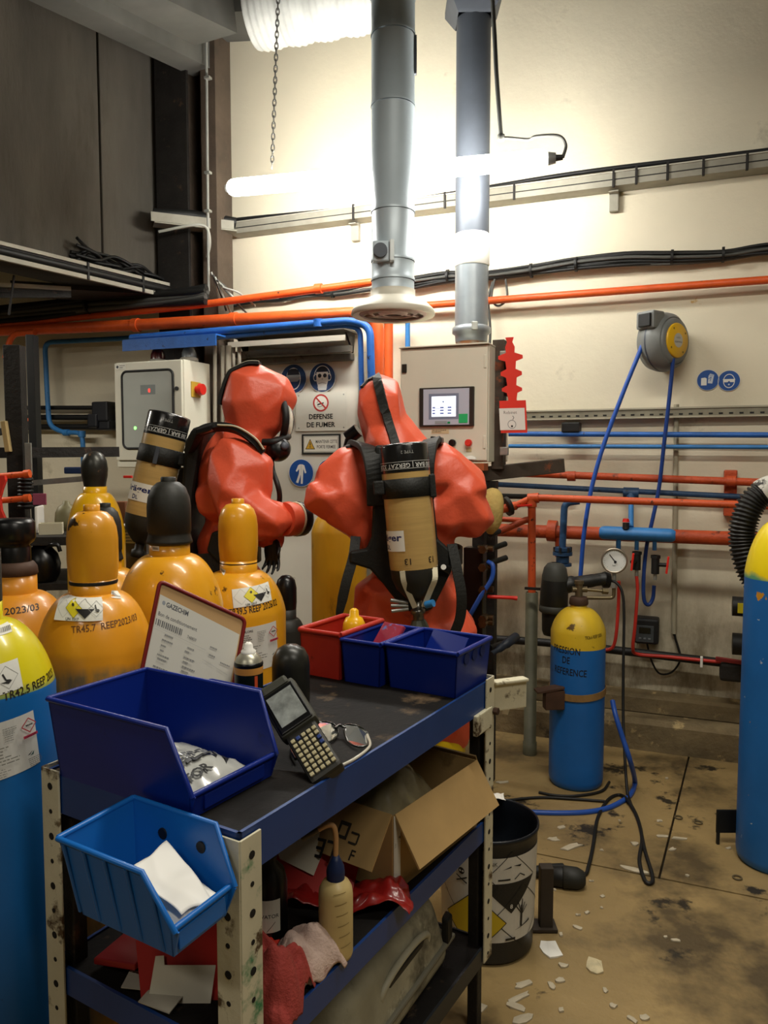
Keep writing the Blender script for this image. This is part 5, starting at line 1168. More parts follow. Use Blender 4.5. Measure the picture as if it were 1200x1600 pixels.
def cast(tree, px, py, lift=.004, far=None):
    d = ray(px, py).normalized(); h, n, i, ds = tree.ray_cast(V((0, 0, CAMZ)), d)
    if h is None: return (far if far else at(px, py, 2.7)), -d
    return h + n*lift, n
def surf_ribbon(tree, path, w, t, lift=.005, sub=4):
    P = []; 
    for px, py in [(p.x, p.y) for p in smooth_path([V((a, b, 0)) for a, b in path], sub)]:
        h, n = cast(tree, px, py, lift); P.append((h, n))
    sides = []
    for i in range(len(P)):
        T = (P[min(i+1, len(P)-1)][0] - P[max(0, i-1)][0]).normalized(); sides.append(T.cross(P[i][1]).normalized())
    return MB().ribbon([p for p, _ in P], sides, w, t)
def hand(wrist, d, nrm, size, curl=.5, thumb=1, spread=.12):
    """gloved hand: palm, four fingers of unequal length bent at two knuckles, thumb off the side of the palm"""
    d = d.normalized(); s = d.cross(nrm).normalized()*thumb; nrm = nrm.normalized(); mb = MB(); pl = size*.50
    for k in range(4):
        off = (-.30 + .20*k)*size*.5; limb(mb, [wrist + s*off*.6, wrist + d*pl*.55 + s*off, wrist + d*pl + s*off*1.1], [size*.085, size*.095, size*.075], 3)
    for k, ln in enumerate((.42, .50, .47, .36)):
        off = (.34 - .225*k)*size*.5; b0 = wrist + d*pl*.98 + s*off; dd = (d + s*spread*(1.5 - k)*.5).normalized(); L = size*ln
        q1 = (dd*cos(curl*.6) + nrm*sin(curl*.6)); q2 = (dd*cos(curl*1.5) + nrm*sin(curl*1.5)); q3 = (dd*cos(curl*2.3) + nrm*sin(curl*2.3))
        limb(mb, [b0 - d*size*.1, b0, b0 + q1*L*.42, b0 + q1*L*.42 + q2*L*.33, b0 + q1*L*.42 + q2*L*.33 + q3*L*.25], [size*.055, size*.056, size*.05, size*.046, size*.038], 3)
    b0 = wrist + d*pl*.22 + s*size*.18; td = (d*.75 + s*.55 + nrm*.45).normalized(); td2 = (d*.9 + s*.1 + nrm*.5).normalized()
    limb(mb, [b0, b0 + td*size*.2, b0 + td*size*.2 + td2*size*.2], [size*.075, size*.062, size*.045], 3)
    return fuse(mb, .0045, 2)
# ------------------------------------------------------------------ breathing apparatus
M_TAN = mat('wound_fibre_tan', '#b8985c', .32, var=.12, vscale=30, bump=.1, bscale=140, aniso=(.2, .2, 3), coat=.5)
M_WRAP = mat('black_bottle_wrap', '#171717', .22, var=.3, vscale=25, wear=('#6c6c68', 30, .70, .04), coat=.5)
M_PALE = mat('pale_webbing', '#c9c2a6', .7, var=.1)
def air_set(label, bot, top, facing):
    """bottle worn valve down; bot, top: ends of the wound part; facing: towards the viewer"""
    az_ = (top - bot).normalized(); ay_ = (-facing - az_*(-facing).dot(az_)).normalized(); ax_ = ay_.cross(az_)
    M_ = Matrix((ax_, ay_, az_)).transposed().to_4x4(); M_.translation = bot
    t = thing('breathing_apparatus', label, 'air bottle', M=M_); H = (top - bot).length; r = .079
    part(t, 'bottle_body', MB().lathe([(r*.985, 0), (r, .012), (r, H*.78)], 44), M_TAN)
    part(t, 'bottle_wrap', MB().lathe([(r*1.006, H*.765), (r*1.008, H*.97), (r*.98, H*.985), (r*.8, H*.995), (.001, H)], 44), M_WRAP)
    part(t, 'bottle_shoulder', MB().lathe([(r*.985, .002), (r*.96, -.03), (r*.80, -.065), (r*.50, -.092), (r*.34, -.105), (.001, -.105)], 40), M_CAPK)
    f = lambda x, y, h: M_ @ V(((r*1.008+h)*sin(x/r), -(r*1.008+h)*cos(x/r), y))
    D = Decal(); D.rect(-.11, H*.79, .22, .0012, '#c9c9c4', 12).rect(-.11, H*.845, .22, .0012, '#c9c9c4', 12)
    D.text('300 BAR | GERZAT 3220', .0, H*.832, .020, '#c9c9c4', .5, .01, rot=pi); D.build('bottle_print', t, f, .012)
    D = Decal(); D.text('TYPE 2', .01, H*.93, .014, '#9a9a95', .5, 0, rot=pi); D.build('bottle_print', t, f, .012)
    return t, M_, H, r
def logo(t, M_, r, x0, z, w, h):
    f = lambda x, y, hh: M_ @ V(((r+.0006+hh)*sin((x0+x)/r), -(r+.0006+hh)*cos((x0+x)/r), z + y))
    D = Decal(); D.rect(-w/2, -h/2, w, h, '#dad8ce', 12); D.text('Dräger', 0, h*.02, h*.46, '#16235a', .5, .03, width=w*.9); D.text('D', -w*.07, -h*.40, h*.34, '#16235a', 0, .03).text('L', w*.05, -h*.40, h*.3, '#16235a', 0, .02)
    D.build('bottle_label', t, f, .01)
def band(t, z, h, r, tilt=0):
    part(t, 'strap_band', MB().lathe([(r*1.01, z), (r*1.05, z + .002), (r*1.05, z + h - .002), (r*1.01, z + h)], 40, Matrix.Rotation(tilt, 4, 'Y')), M_STRAP)

# ------------------------------------------------------------------ second worker, back to the camera
def worker_back():
    base = at(640, 900, 2.74); base.z = 0
    t = thing('person', 'person in orange hooded suit seen from behind at the control cabinet', 'person', base); mb = MB()
    P = lambda px, py, Y: at(px, py, Y)
    ell(mb, P(598, 640, 2.76), .088, .125, .130, Matrix.Rotation(radians(-8), 3, 'Y')); ell(mb, P(592, 612, 2.74), .062, .085, .062)
    limb(mb, [P(606, 670, 2.74), P(618, 705, 2.72), P(630, 740, 2.72)], [.095, .115, .15])
    ell(mb, P(626, 712, 2.73), .155, .11, .055)
    ell(mb, P(632, 745, 2.72), .205, .135, .10); ell(mb, P(636, 800, 2.72), .19, .14, .13); ell(mb, P(640, 860, 2.71), .165, .135, .13)
    ell(mb, P(640, 935, 2.71), .195, .155, .14); ell(mb, P(640, 985, 2.72), .205, .16, .15)
    # legs to the floor
    for px, dx in ((590, -.02), (690, .02)):
        a = P(px, 985, 2.72); limb(mb, [a, V((a.x + dx, 2.74, .60)), V((a.x + dx, 2.76, .46))], [.125, .10, .088])
    # left arm: elbow out to the side, forearm forward
    limb(mb, [P(556, 745, 2.71), P(522, 768, 2.65), P(500, 772, 2.62)], [.105, .090, .060])
    limb(mb, [P(502, 774, 2.62), P(535, 778, 2.76), P(575, 770, 2.98)], [.066, .075, .06])
    ell(mb, P(548, 795, 2.66), .078, .085, .10); ell(mb, P(570, 832, 2.67), .055, .07, .065)
    # right arm: elbow low to the side, forearm up to the panel
    limb(mb, [P(688, 735, 2.71), P(720, 765, 2.68), P(738, 805, 2.66)], [.10, .092, .07])
    limb(mb, [P(738, 808, 2.66), P(730, 795, 2.8), P(715, 775, 3.0)], [.072, .075, .055]); ell(mb, P(700, 808, 2.67), .07, .08, .085)
    me = fuse(mb, .0105, 7)
    el, er = P(510, 780, 2.6), P(735, 805, 2.62)
    crumple(me, .95, [(el, .26, V((.8, 0, .6)), 62, .020), (er, .26, V((.7, 0, -.7)), 62, .020), (P(590, 690, 2.6), .16, V((1, 0, .2)), 90, .012), (P(655, 690, 2.6), .14, V((1, 0, -.2)), 90, .012), (P(560, 930, 2.58), .25, V((.7, 0, .7)), 45, .016), (P(710, 930, 2.58), .25, V((.7, 0, -.7)), 45, .016)])
    tree = bvh(me); to_local(me, root_matrix(t)); skin(t, me, M_SUIT, 'suit')
    part(t, 'hood_zip', surf_ribbon(tree, [(588, 588), (594, 610), (601, 640), (608, 665), (616, 690), (620, 702)], .031, .010, .003), M_STRAP, True)
    part(t, 'hood_zip', surf_ribbon(tree, [(566, 606), (578, 594), (590, 590)], .02, .010, .003), M_STRAP, True)
    # boots and cuffs
    for px, dx in ((590, -.02), (690, .02)):
        a = P(px, 985, 2.72); x = a.x + dx; bm_ = MB()
        limb(bm_, [V((x, 2.76, .42)), V((x, 2.77, .22)), V((x, 2.77, .07))], [.075, .068, .06]); limb(bm_, [V((x, 2.74, .055)), V((x, 2.86, .05)), V((x, 2.95, .045))], [.058, .056, .044])
        bm2 = fuse(bm_, .009, 3); to_local(bm2, root_matrix(t)); [setattr(p, 'use_smooth', True) for p in bm2.polygons]; skin(t, bm2, mat('yellow_boot', '#d9b71a', .4, var=.1), 'boot')
    for w_, d_, n_, th in ((P(575, 770, 3.0), V((.25, 1, .1)), V((0, .2, -1)), 1), (P(715, 775, 3.02), V((-.05, 1, .3)), V((0, .2, -1)), -1)):
        h = hand(w_, d_, n_, .17, .5, th); to_local(h, root_matrix(t)); [setattr(p, 'use_smooth', True) for p in h.polygons]; skin(t, h, M_GLOVE, 'glove')
    # face mask edge seen left of the hood
    c = P(560, 672, 2.84); part(t, 'mask_valve', MB().cyl(c, c - V((.04, -.01, .03)), .026, n=16).cyl(c - V((.03, 0, .035)), c - V((.04, 0, .075)), .020, n=14), M_BLACKG, True)
    return t, tree
wB, treeB = worker_back()
botB, topB = at(647, 887, 2.485), at(630, 692, 2.50)
t, M_, H, r = air_set('tan air bottle strapped valve down on the back of the second worker', botB, topB, (V((0, 0, CAMZ)) - botB).normalized())
logo(t, M_, r, -.098, .095, .150, .066)
band(t, H*.565, .062, r)
f = lambda x, y, h: M_ @ V(((r+.0004+h)*sin(x/r), -(r+.0004+h)*cos(x/r), y))
for x in (-.018, .062):
    D = Decal(); D.text('13', x, .038, .028, '#241c10', .5, .01, rot=pi); D.build('bottle_print', t, f, .01)
P = lambda px, py, Y: at(px, py, Y)
part(t, 'band_buckle', MB().box((.082, -.02, H*.64), (.02, .05, .075), None, .005), M_STRAP); part(t, 'band_buckle', MB().box((-.09, -.02, H*.66), (.035, .05, .045), None, .005), M_STRAP)
part(t, 'valve', MB().lathe([(.018, -.10), (.018, -.135), (.024, -.137), (.024, -.150), (.019, -.152), (.019, -.175)], 16), mat('steel_valve', '#77756d', .3, .8))
part(t, 'valve_wheel', MB().lathe([(.001, -.172), (.022, -.172), (.030, -.19), (.034, -.205), (.030, -.208), (.001, -.208)], 10, smooth=False), mat('grey_green_knob', '#4d5247', .5))
part(t, 'blue_cap', MB().cyl((.028, -.04, -.118), (.052, -.055, -.112), .012, n=14), mat('blue_knob', '#2f7fc0', .4))
for x0, x1 in ((-.038, -.008), (.066, .020)):
    pts = smooth_path([V((x0, -sqrt(max(.0001, r*r - x0*x0)) - .003, .0)), V((x0*.95, -r*.85, -.035)), V((x0*.55 + x1*.4, -r*.62, -.075)), V((x1, -.035, -.125))], 5); part(t, 'pale_strap', MB().ribbon(pts, V((1, 0, 0)), .017, .003), M_PALE)
for k in range(3): part(t, 'hose_fitting', MB().cyl((-.03, -.02, -.11 - .01*k), (-.085, -.03, -.095 - .018*k), .006, n=8), M_GALV)
# harness
def bplate(poly, Y, th):
    m_ = MB(); pts = [at(x, y, Y) for x, y in poly]; n = len(pts); k = V((0, th, 0))
    m_.add(pts + [p + k for p in pts], [list(range(n)), [n+i for i in range(n)][::-1]] + [(i, n+i, n+(i+1) % n, (i+1) % n) for i in range(n)]); return m_
pl = bplate([(586, 696), (666, 690), (676, 760), (684, 842), (702, 858), (706, 892), (690, 925), (676, 952), (652, 962), (626, 948), (598, 912), (578, 890), (546, 880), (546, 862), (572, 858), (580, 840), (584, 760)], 2.545, .035)
o = part(t, 'back_plate', pl, M_STRAP, True); modify(o, .008)
def padstrap(pts, w, th, side, nm='shoulder_strap'):
    o = part(t, nm, MB().ribbon(smooth_path(pts, 6), side, w, th), M_STRAP, True); modify(o, .004); return o
padstrap([P(588, 790, 2.535), P(586, 740, 2.525), P(578, 706, 2.56), P(566, 696, 2.63), P(556, 696, 2.72), P(550, 712, 2.80)], .062, .020, V((1, 0, -.25)))
padstrap([P(664, 780, 2.535), P(664, 730, 2.525), P(668, 700, 2.56), P(674, 690, 2.63), P(676, 690, 2.72), P(676, 706, 2.80)], .062, .020, V((1, 0, .25)))
part(t, 'strap_buckle', MB().obox(P(549, 700, 2.70), V((1, .2, .3)), V((-.2, 1, 0)), UP, (.05, .07, .03), .006), M_BLACKG, True)
part(t, 'strap_buckle', MB().obox(P(683, 688, 2.68), V((1, -.2, -.1)), V((.2, 1, 0)), UP, (.04, .07, .025), .006), M_BLACKG, True)
# waist belt round the hips, hanging strap ends
bc = at(641, 866, 2.71); pts = [V((bc.x + .182*cos(a), bc.y + .165*sin(a), bc.z + .01*sin(a))) for a in [2*pi*k/40 for k in range(40)]]
part(t, 'waist_belt', MB().ribbon(pts + [pts[0]], UP, .055, .008), M_STRAP, True)
part(t, 'strap_end', MB().ribbon(smooth_path([P(556, 838, 2.60), P(552, 870, 2.56), P(541, 910, 2.54), P(532, 950, 2.54), P(527, 968, 2.545)], 5), V((1, 0, .2)), [.034]*14 + [.03, .028, .026, .022, .018, .014, .012], .004), M_STRAP, True)
part(t, 'strap_end', MB().ribbon(smooth_path([P(706, 850, 2.56), P(714, 890, 2.53), P(721, 930, 2.515), P(719, 965, 2.52), P(708, 995, 2.525)], 5), V((1, .3, -.1)), .036, .004), M_STRAP, True)
part(t, 'belt_buckle', MB().obox(P(690, 885, 2.535), V((1, .2, -.5)), V((-.2, 1, 0)), UP, (.06, .03, .03), .006), M_BLACKG, True)
part(t, 'buckle_stud', MB().cyl(P(693, 886, 2.515), P(693, 886, 2.505), .009, n=14), M_WHITE, True)

# ------------------------------------------------------------------ first worker, in profile facing right
def worker_side():
    base = at(358, 900, 2.98); base.z = 0
    t = thing('person', 'person in orange hooded suit and face mask standing in profile at the left', 'person', base); mb = MB()
    P = lambda px, py, Y: at(px, py, Y)
    ell(mb, P(400, 632, 2.98), .125, .118, .140, Matrix.Rotation(radians(-12), 3, 'Y')); ell(mb, P(428, 622, 2.98), .085, .10, .105); ell(mb, P(384, 650, 2.98), .075, .10, .11)
    limb(mb, [P(392, 672, 2.98), P(376, 700, 2.98), P(362, 735, 2.98)], [.095, .115, .14])
    ell(mb, P(364, 728, 2.98), .125, .20, .085); ell(mb, P(362, 775, 2.98), .13, .20, .14); ell(mb, P(358, 850, 2.98), .125, .18, .13); ell(mb, P(352, 910, 2.98), .14, .195, .13)
    for dy in (-.10, .10):
        a = P(352, 930, 2.98) + V((0, dy, 0)); limb(mb, [a, V((a.x + .01, a.y, .52)), V((a.x, a.y, .30))], [.12, .10, .09])
    # near arm: upper arm down, forearm to the right and away
    limb(mb, [P(366, 722, 2.81), P(368, 765, 2.77), P(376, 806, 2.75)], [.098, .094, .082]); limb(mb, [P(374, 806, 2.75), P(412, 812, 2.74), P(447, 811, 2.78)], [.082, .080, .058])
    ell(mb, P(402, 745, 2.79), .06, .06, .095); ell(mb, P(356, 800, 2.77), .05, .06, .06)
    # far arm
    limb(mb, [P(372, 735, 3.14), P(395, 790, 3.12), P(410, 825, 2.93), P(422, 836, 2.81)], [.09, .08, .07, .048])
    me = fuse(mb, .0105, 7)
    crumple(me, .95, [(P(376, 800, 2.7), .24, V((.7, 0, .7)), 58, .020), (P(400, 745, 2.72), .18, V((.5, 0, .9)), 60, .012), (P(380, 690, 2.88), .16, V((1, 0, .5)), 75, .012), (P(440, 640, 2.9), .13, V((.8, 0, -.5)), 75, .010), (P(350, 860, 2.8), .2, V((.3, 0, 1)), 45, .012)])
    tree = bvh(me); to_local(me, root_matrix(t)); skin(t, me, M_SUIT, 'suit')
    X = V((1, 0, 0)); Y_ = V((0, 1, 0))
    # zip strip over the crown
    hc = P(396, 640, 2.98); pts = []
    for k in range(8):
        a_ = radians(172 - k*13); dv = V((cos(a_), 0, sin(a_))); h_ = tree.ray_cast(hc + dv*.5, -dv); pts.append((h_[0] if h_[0] else hc + dv*.14) + dv*.004)
    part(t, 'hood_zip', MB().ribbon(smooth_path(pts, 5), Y_, .07, .012), M_STRAP, True); part(t, 'zip_piping', MB().tube(smooth_path([p + (p - hc).normalized()*.004 - Y_*.03 for p in pts[2:]], 5), .004, 6), M_PALE, True)
    # mask: rubber frame, clear lens, breathing valve
    mk = P(446, 655, 2.98); fr = []
    for k in range(32):
        a = 2*pi*k/32; fr.append(mk + V((.012*cos(2*a) - .012*sin(a)*0, .078*cos(a), .080*sin(a))))
    part(t, 'mask_frame', MB().tube(fr, .014, 10, closed=True), M_BLACK, True)
    part(t, 'mask_lens', MB().lathe([(sin(pi/2*k/8), cos(pi/2*k/8)) for k in range(9)], 28, Matrix.Translation(mk) @ Matrix.Rotation(pi/2, 4, 'Y') @ Matrix.Diagonal((.076, .074, .030, 1))), mat('clear_visor', '#cfd3cf', .08, var=0, trans=.75, ior=1.15), True)
    part(t, 'mask_chin', MB().tube(smooth_path([P(411, 691, 2.90), P(430, 690, 2.89), P(446, 684, 2.93), P(450, 682, 2.98)], 5), .014, 10), M_BLACK, True)
    rv = P(435, 702, 2.92); M_r = Matrix.Translation(rv) @ Matrix.Rotation(radians(72), 4, 'X') @ Matrix.Rotation(radians(20), 4, 'Y')
    part(t, 'breathing_valve', MB().lathe([(.001, -.035), (.032, -.034), (.044, -.02), (.047, .0), (.044, .022), (.034, .036), (.018, .042), (.001, .043)], 28, M_r), M_BLACKG, True)
    part(t, 'valve_button', MB().lathe([(.016, .036), (.016, .048), (.011, .052), (.001, .052)], 20, Matrix.Translation(V((.014, 0, .0))) @ M_r), M_DUCTDARK, True)
    hp = [P(436, 715, 2.90), P(430, 735, 2.88), P(436, 760, 2.86), P(442, 785, 2.86), P(434, 800, 2.9)]
    hp = [P(424, 716, 2.92), P(426, 735, 2.87), P(433, 755, 2.83), P(437, 775, 2.84), P(434, 800, 2.9)]
    part(t, 'air_line', MB().tube(smooth_path(hp, 8), .010, 10), M_BLACK, True)
    # cuff and gloves
    c0, c1 = P(448, 811, 2.77), P(461, 811, 2.80); d = (c1 - c0).normalized()
    part(t, 'cuff_ring', MB().tube([c0 - d*.012, c0, c0 + d*.012, c1], [.060, .064, .064, .058], 24), M_SUIT, True)
    part(t, 'cuff_ring', MB().tube([c1 - d*.004, c1 + d*.001, c1 + d*.005], [.062, .064, .060], 24), M_PALE, True)
    h = hand(c1 - d*.004, d*.5 + V((.0, .9, -.05)), V((-.4, 0, -1)), .16, .5, 1); [setattr(p, 'use_smooth', True) for p in h.polygons]; to_local(h, root_matrix(t)); skin(t, h, M_GLOVE, 'glove')
    part(t, 'glove_cuff', MB().tube([c1 + d*.004, c1 + d*.012, c1 + d*.036, c1 + d*.05], [.062, .065, .062, .046], 20), M_GLOVE, True)
    h = hand(P(424, 842, 2.79), V((.06, -.05, -1)), V((-.5, -1, 0)), .135, .35, -1, .35); [setattr(p, 'use_smooth', True) for p in h.polygons]; to_local(h, root_matrix(t)); skin(t, h, M_GLOVE, 'glove')
    for dy in (-.10, .10):
        a = P(352, 930, 2.98) + V((0, dy, 0)); bm_ = MB(); limb(bm_, [V((a.x, a.y, .34)), V((a.x, a.y, .2)), V((a.x, a.y, .07))], [.075, .068, .06]); limb(bm_, [V((a.x, a.y, .055)), V((a.x + .1, a.y, .05)), V((a.x + .19, a.y, .045))], [.058, .056, .044])
        bm2 = fuse(bm_, .009, 3); [setattr(p, 'use_smooth', True) for p in bm2.polygons]; to_local(bm2, root_matrix(t)); skin(t, bm2, mat('yellow_boot', '#d9b71a'), 'boot')
    return t, tree
wA, treeA = worker_side()
botA, topA = at(229, 806, 2.90), at(266, 646, 2.93)
t, M_, H, r = air_set('tan air bottle strapped on the back of the left worker, leaning', botA, topA, (V((.1, -1, .0))))
logo(t, M_, r, -.050, .085, .150, .068)
band(t, H*.50, .065, r)
part(t, 'band_clip', MB().box((.0, -r*1.06, H*.58), (.016, .006, .066), None, .002), M_DUCTDARK)
part(t, 'band_buckle', MB().box((.085, -.01, H*.60), (.05, .05, .05), None, .006), M_STRAP)
part(t, 'valve', MB().lathe([(.018, -.10), (.018, -.13), (.026, -.135), (.026, -.16), (.001, -.16)], 16), M_CAPK)
def qpoly(poly, Y, th): return bplate(poly, Y, th)
o = part(t, 'back_plate', qpoly([(300, 668), (322, 664), (312, 700), (302, 760), (296, 830), (300, 870), (340, 872), (392, 884), (360, 892), (300, 880), (276, 868), (270, 850), (280, 800), (284, 740), (288, 690)], 2.86, .26), M_STRAP, True); modify(o, .015)
part(t, 'shoulder_strap', MB().ribbon(smooth_path([P(296, 705, 2.84), P(312, 676, 2.82), P(340, 667, 2.82), P(370, 672, 2.80), P(396, 690, 2.79), P(410, 706, 2.80)], 6), V((.0, 1, -.25)), .058, .020), M_STRAP, True)
part(t, 'strap_piping', MB().tube(smooth_path([P(340, 664, 2.785), P(370, 667, 2.765), P(398, 684, 2.755), P(412, 702, 2.765)], 6), .004, 6), M_PALE, True)
part(t, 'strap_buckle', MB().obox(P(320, 672, 2.79), V((1, 0, .3)), V((0, 1, 0)), UP, (.06, .05, .022), .005), M_BLACKG, True)
part(t, 'shoulder_strap', MB().ribbon(smooth_path([P(296, 705, 3.12), P(312, 676, 3.13), P(340, 667, 3.13), P(372, 676, 3.14), P(398, 700, 3.15)], 6), V((.0, 1, .25)), .058, .020), M_STRAP, True)
bc = at(345, 868, 2.98); pts = [V((bc.x + .15*cos(a), bc.y + .215*sin(a), bc.z + .012*cos(a))) for a in [2*pi*k/40 for k in range(41)]]
part(t, 'waist_belt', MB().ribbon(pts, UP, .07, .010), M_STRAP, True)
o = part(t, 'hip_pad', qpoly([(330, 832), (352, 826), (372, 836), (398, 850), (404, 876), (380, 884), (340, 880), (322, 862)], 2.755, .03), M_STRAP, True); modify(o, .01)
# ================================================================== SHELF TROLLEY AND WHAT STANDS ON IT
ZT = .90
RN = atz(374, 1307, ZT); RR = atz(768, 1063, ZT); RN.z = RR.z = 0
RU = (RR - RN).normalized(); RV = V((-RU.y, RU.x, 0)); LU = (RR - RN).length; LV = .45
MR = Matrix((RU, RV, UP)).transposed().to_4x4(); MR.translation = RN
def rk(u, v, z): return RN + RU*u + RV*v + UP*z
def inrk(p): q = MR.inverted() @ V(p); return q
M_RBLUE = mat('trolley_blue_paint', '#153a78', .45, var=.12, vscale=8, wear=('#4a3524', 11, .70, .03), coat=.15)
M_RWHITE = mat('chipped_cream_paint', '#cfc9ae', .5, var=.12, vscale=9, wear=('#4c3a26', 9, .565, .06), wear2=('#6f6247', 20, .62, .05), bump=.15)
M_RTOP = mat('grimy_black_top', '#151210', .75, var=.5, vscale=7, bump=.25, bscale=40, wear=('#5d4c38', 8, .58, .12), wear2=('#0c0b0a', 5, .58, .1), spec=.25)
t = thing('shelf_trolley', 'cream and blue steel shelf trolley in the foreground', 'trolley', M=MR)
E = .07
for nm, z, edge, m in (('top_shelf', ZT, E, M_RTOP), ('middle_shelf', .55, .05, M_RTOP), ('bottom_shelf', .225, .045, M_RTOP)):
    so = part(t, nm, MB().box((LU/2, LV/2, z - .008), (LU - .006, LV - .006, .016)), m)
    mm = M_RBLUE if z > .3 else mat('dark_edge_paint', '#1d2126', .5, wear=('#5a5040', 10, .62, .05))
    part(so, 'edge_rail', MB().box((LU/2, .003, z - edge/2 + .004), (LU, .006, edge)), mm); part(so, 'edge_rail', MB().box((LU/2, LV - .003, z - edge/2 + .004), (LU, .006, edge)), mm)
    part(so, 'edge_rail', MB().box((.003, LV/2, z - edge/2 + .004), (.006, LV, edge)), mm); part(so, 'edge_rail', MB().box((LU - .003, LV/2, z - edge/2 + .004), (.006, LV, edge)), mm)
W_ = .046
M_GREENCREAM = mat('cream_paint_green_smear', '#cfc9ae', .5, var=.12, vscale=9, wear=('#2f7a50', 7, .53, .08), wear2=('#4c3a26', 12, .63, .05))
for u, v, su, sv, z0, z1, m1, m2 in ((-.004, -.004, 1, 1, .0, ZT - .005, M_RWHITE, M_GREENCREAM), (-.004, LV + .004, 1, -1, .0, ZT + .01, M_RWHITE, M_RWHITE), (LU + .004, -.004, -1, 1, .19, ZT + .012, M_RWHITE, M_RWHITE), (LU + .004, LV + .004, -1, -1, .0, ZT, M_RWHITE, M_RWHITE)):
    H_ = z1 - z0; zc = (z0 + z1)/2
    po = part(t, 'post', MB().box((u, v + sv*W_/2, zc), (.004, W_, H_), None, .001), m1); part(po, 'post_flange', MB().box((u + su*W_/2, v, zc), (W_, .004, H_), None, .001), m2)
    hm = MB(); k = 0; z = z1 - .03
    while z > max(z0, .05):
        rr = .0065 if k % 2 == 0 else .0042
        hm.cyl((u - su*.0019, v + sv*W_*.52, z), (u - su*.0026, v + sv*W_*.52, z), rr, n=10, smooth=False); hm.cyl((u + su*W_*.52, v - sv*.0019, z), (u + su*W_*.52, v - sv*.0026, z), rr, n=10, smooth=False); z -= .045; k += 1
    h_ = part(po, 'post_holes', hm, mat('hole_black', '#15120e', .9, var=0)); h_['kind'] = 'stuff'
for u, v in ((LU - .02, .03), (LU - .02, LV - .03), (.03, LV - .03)): part(t, 'inner_leg', MB().box((u, v, ZT/2 - .04), (.028, .028, ZT - .08), None, .003), M_DKSTEEL)
# cream cross bracket at the far corner
b0 = rk(LU + .01, .0, ZT - .045); part(t, 'corner_bracket', MB().obox(b0 + V((.045, .02, 0)), V((1, .4, 0)), V((-.4, 1, 0)), UP, (.095, .008, .075), .003).obox(b0 + V((.045, .02, .036)), V((1, .4, 0)), V((-.4, 1, 0)), UP, (.095, .03, .008), .003), M_RWHITE, True)
part(t, 'corner_bracket', MB().obox(rk(LU - .06, -.004, ZT - .085), RU, RV, UP, (.09, .012, .05), .003), M_RWHITE, True)
part(t, 'bolt', MB().cyl(rk(LU - .002, -.008, ZT - .075), rk(LU - .002, -.020, ZT - .075), .009, n=6, smooth=False), mat('rusty_brown', '#4b3426'), True)

def bin_(name, label, u, v, z, W, L, H, m, notch=True, lip=.4, cut=.32, tilt=None, ribs=0, taper=.012, group=None, rim=.008, wall=.003):
    """storage bin, open front at local y=0 (towards -v), back at y=L"""
    M_ = MR @ Matrix.Translation(V((u, v, z)))
    if tilt: M_ = M_ @ tilt
    t = thing(name, label, 'storage bin', M=M_, group=group); X, Y, Z = V((1, 0, 0)), V((0, 1, 0)), V((0, 0, 1)); a = taper
    part(t, 'base', MB().box((W/2, L/2, wall/2), (W - 2*a, L - 2*a, wall)), m)
    side = [(a, 0), (L - a, 0), (L, H), (L*cut, H), (0.004, H*lip), (0, H*lip)] if notch else [(a, 0), (L - a, 0), (L, H), (0, H)]
    def tap(y, z, s): return a*(1 - z/H)
    for s in (0, 1):
        mb = MB(); n = len(side); o = []; i_ = []
        for y, zz in side:
            x = a*(1 - zz/H); x0 = x if s == 0 else W - x; x1 = x0 + (wall if s == 0 else -wall); o.append(V((x0, y, zz))); i_.append(V((x1, y, zz)))
        mb.add(o + i_, [list(range(n)), [n+k for k in range(n)][::-1]] + [(k, n+k, n+(k+1) % n, (k+1) % n) for k in range(n)]); sw = part(t, 'side_wall', mb, m)
        x = -.001 if s == 0 else W + .001; xl = a*(1 - lip) - .001 if s == 0 else W - a*(1 - lip) + .001
        edge = [V((x, L, H)), V((x, L*cut, H)), V((xl, .004, H*lip))] if notch else [V((x, L, H)), V((x, 0, H))]
        part(sw, 'rim', MB().tube(edge, rim*.55, 6), m)
        for k in range(ribs):
            y = L*(.16 + .78*k/max(1, ribs-1)); zt = H*(1 if y > L*cut else lip + (1-lip)*y/(L*cut)); xb = a if s == 0 else W - a; part(sw, 'rib', MB().tube([V((xb, y, .004)), V((xb*(1 - zt/H) + (x if s else x)*(zt/H), y, zt - .004))], .0032, 6), m)
    for yy0, yy1, hh, nm in ((L - a, L, H, 'back_wall'), (a, 0, H*lip if notch else H, 'front_lip')):
        f = hh/H; y1 = yy0 + (yy1 - yy0)*f; x1 = a*(1 - f); d_ = -wall if nm == 'back_wall' else wall
        vs = [V((a, yy0, 0)), V((W - a, yy0, 0)), V((W - x1, y1, hh)), V((x1, y1, hh))]; vs += [p + V((0, d_, 0)) for p in vs]
        bw = part(t, nm, MB().add(vs, [(0, 1, 2, 3), (7, 6, 5, 4), (0, 4, 5, 1), (1, 5, 6, 2), (2, 6, 7, 3), (3, 7, 4, 0)]), m)
        part(bw, 'rim', MB().tube([V((x1, y1, hh)), V((W - x1, y1, hh))], rim*.6, 6), m)
        if nm == 'front_lip' and notch:
            part(bw, 'label_slot', MB().box((W*.5, a*(1 - f*.5) - .0015, hh*.5), (W*.66, .004, hh*.62), None, .0015), m)
    return t, M_
M_NAVY = mat('dark_blue_bin', '#0a257c', .36, var=.10, vscale=5, wear=('#07184a', 8, .68, .06))
M_SKY = mat('bright_blue_bin', '#1668bb', .36, var=.10, vscale=5, wear=('#0a3058', 14, .70, .04))
M_RBIN = mat('red_bin', '#b22c20', .42, var=.15, vscale=6, wear=('#5a1610', 9, .66, .06))
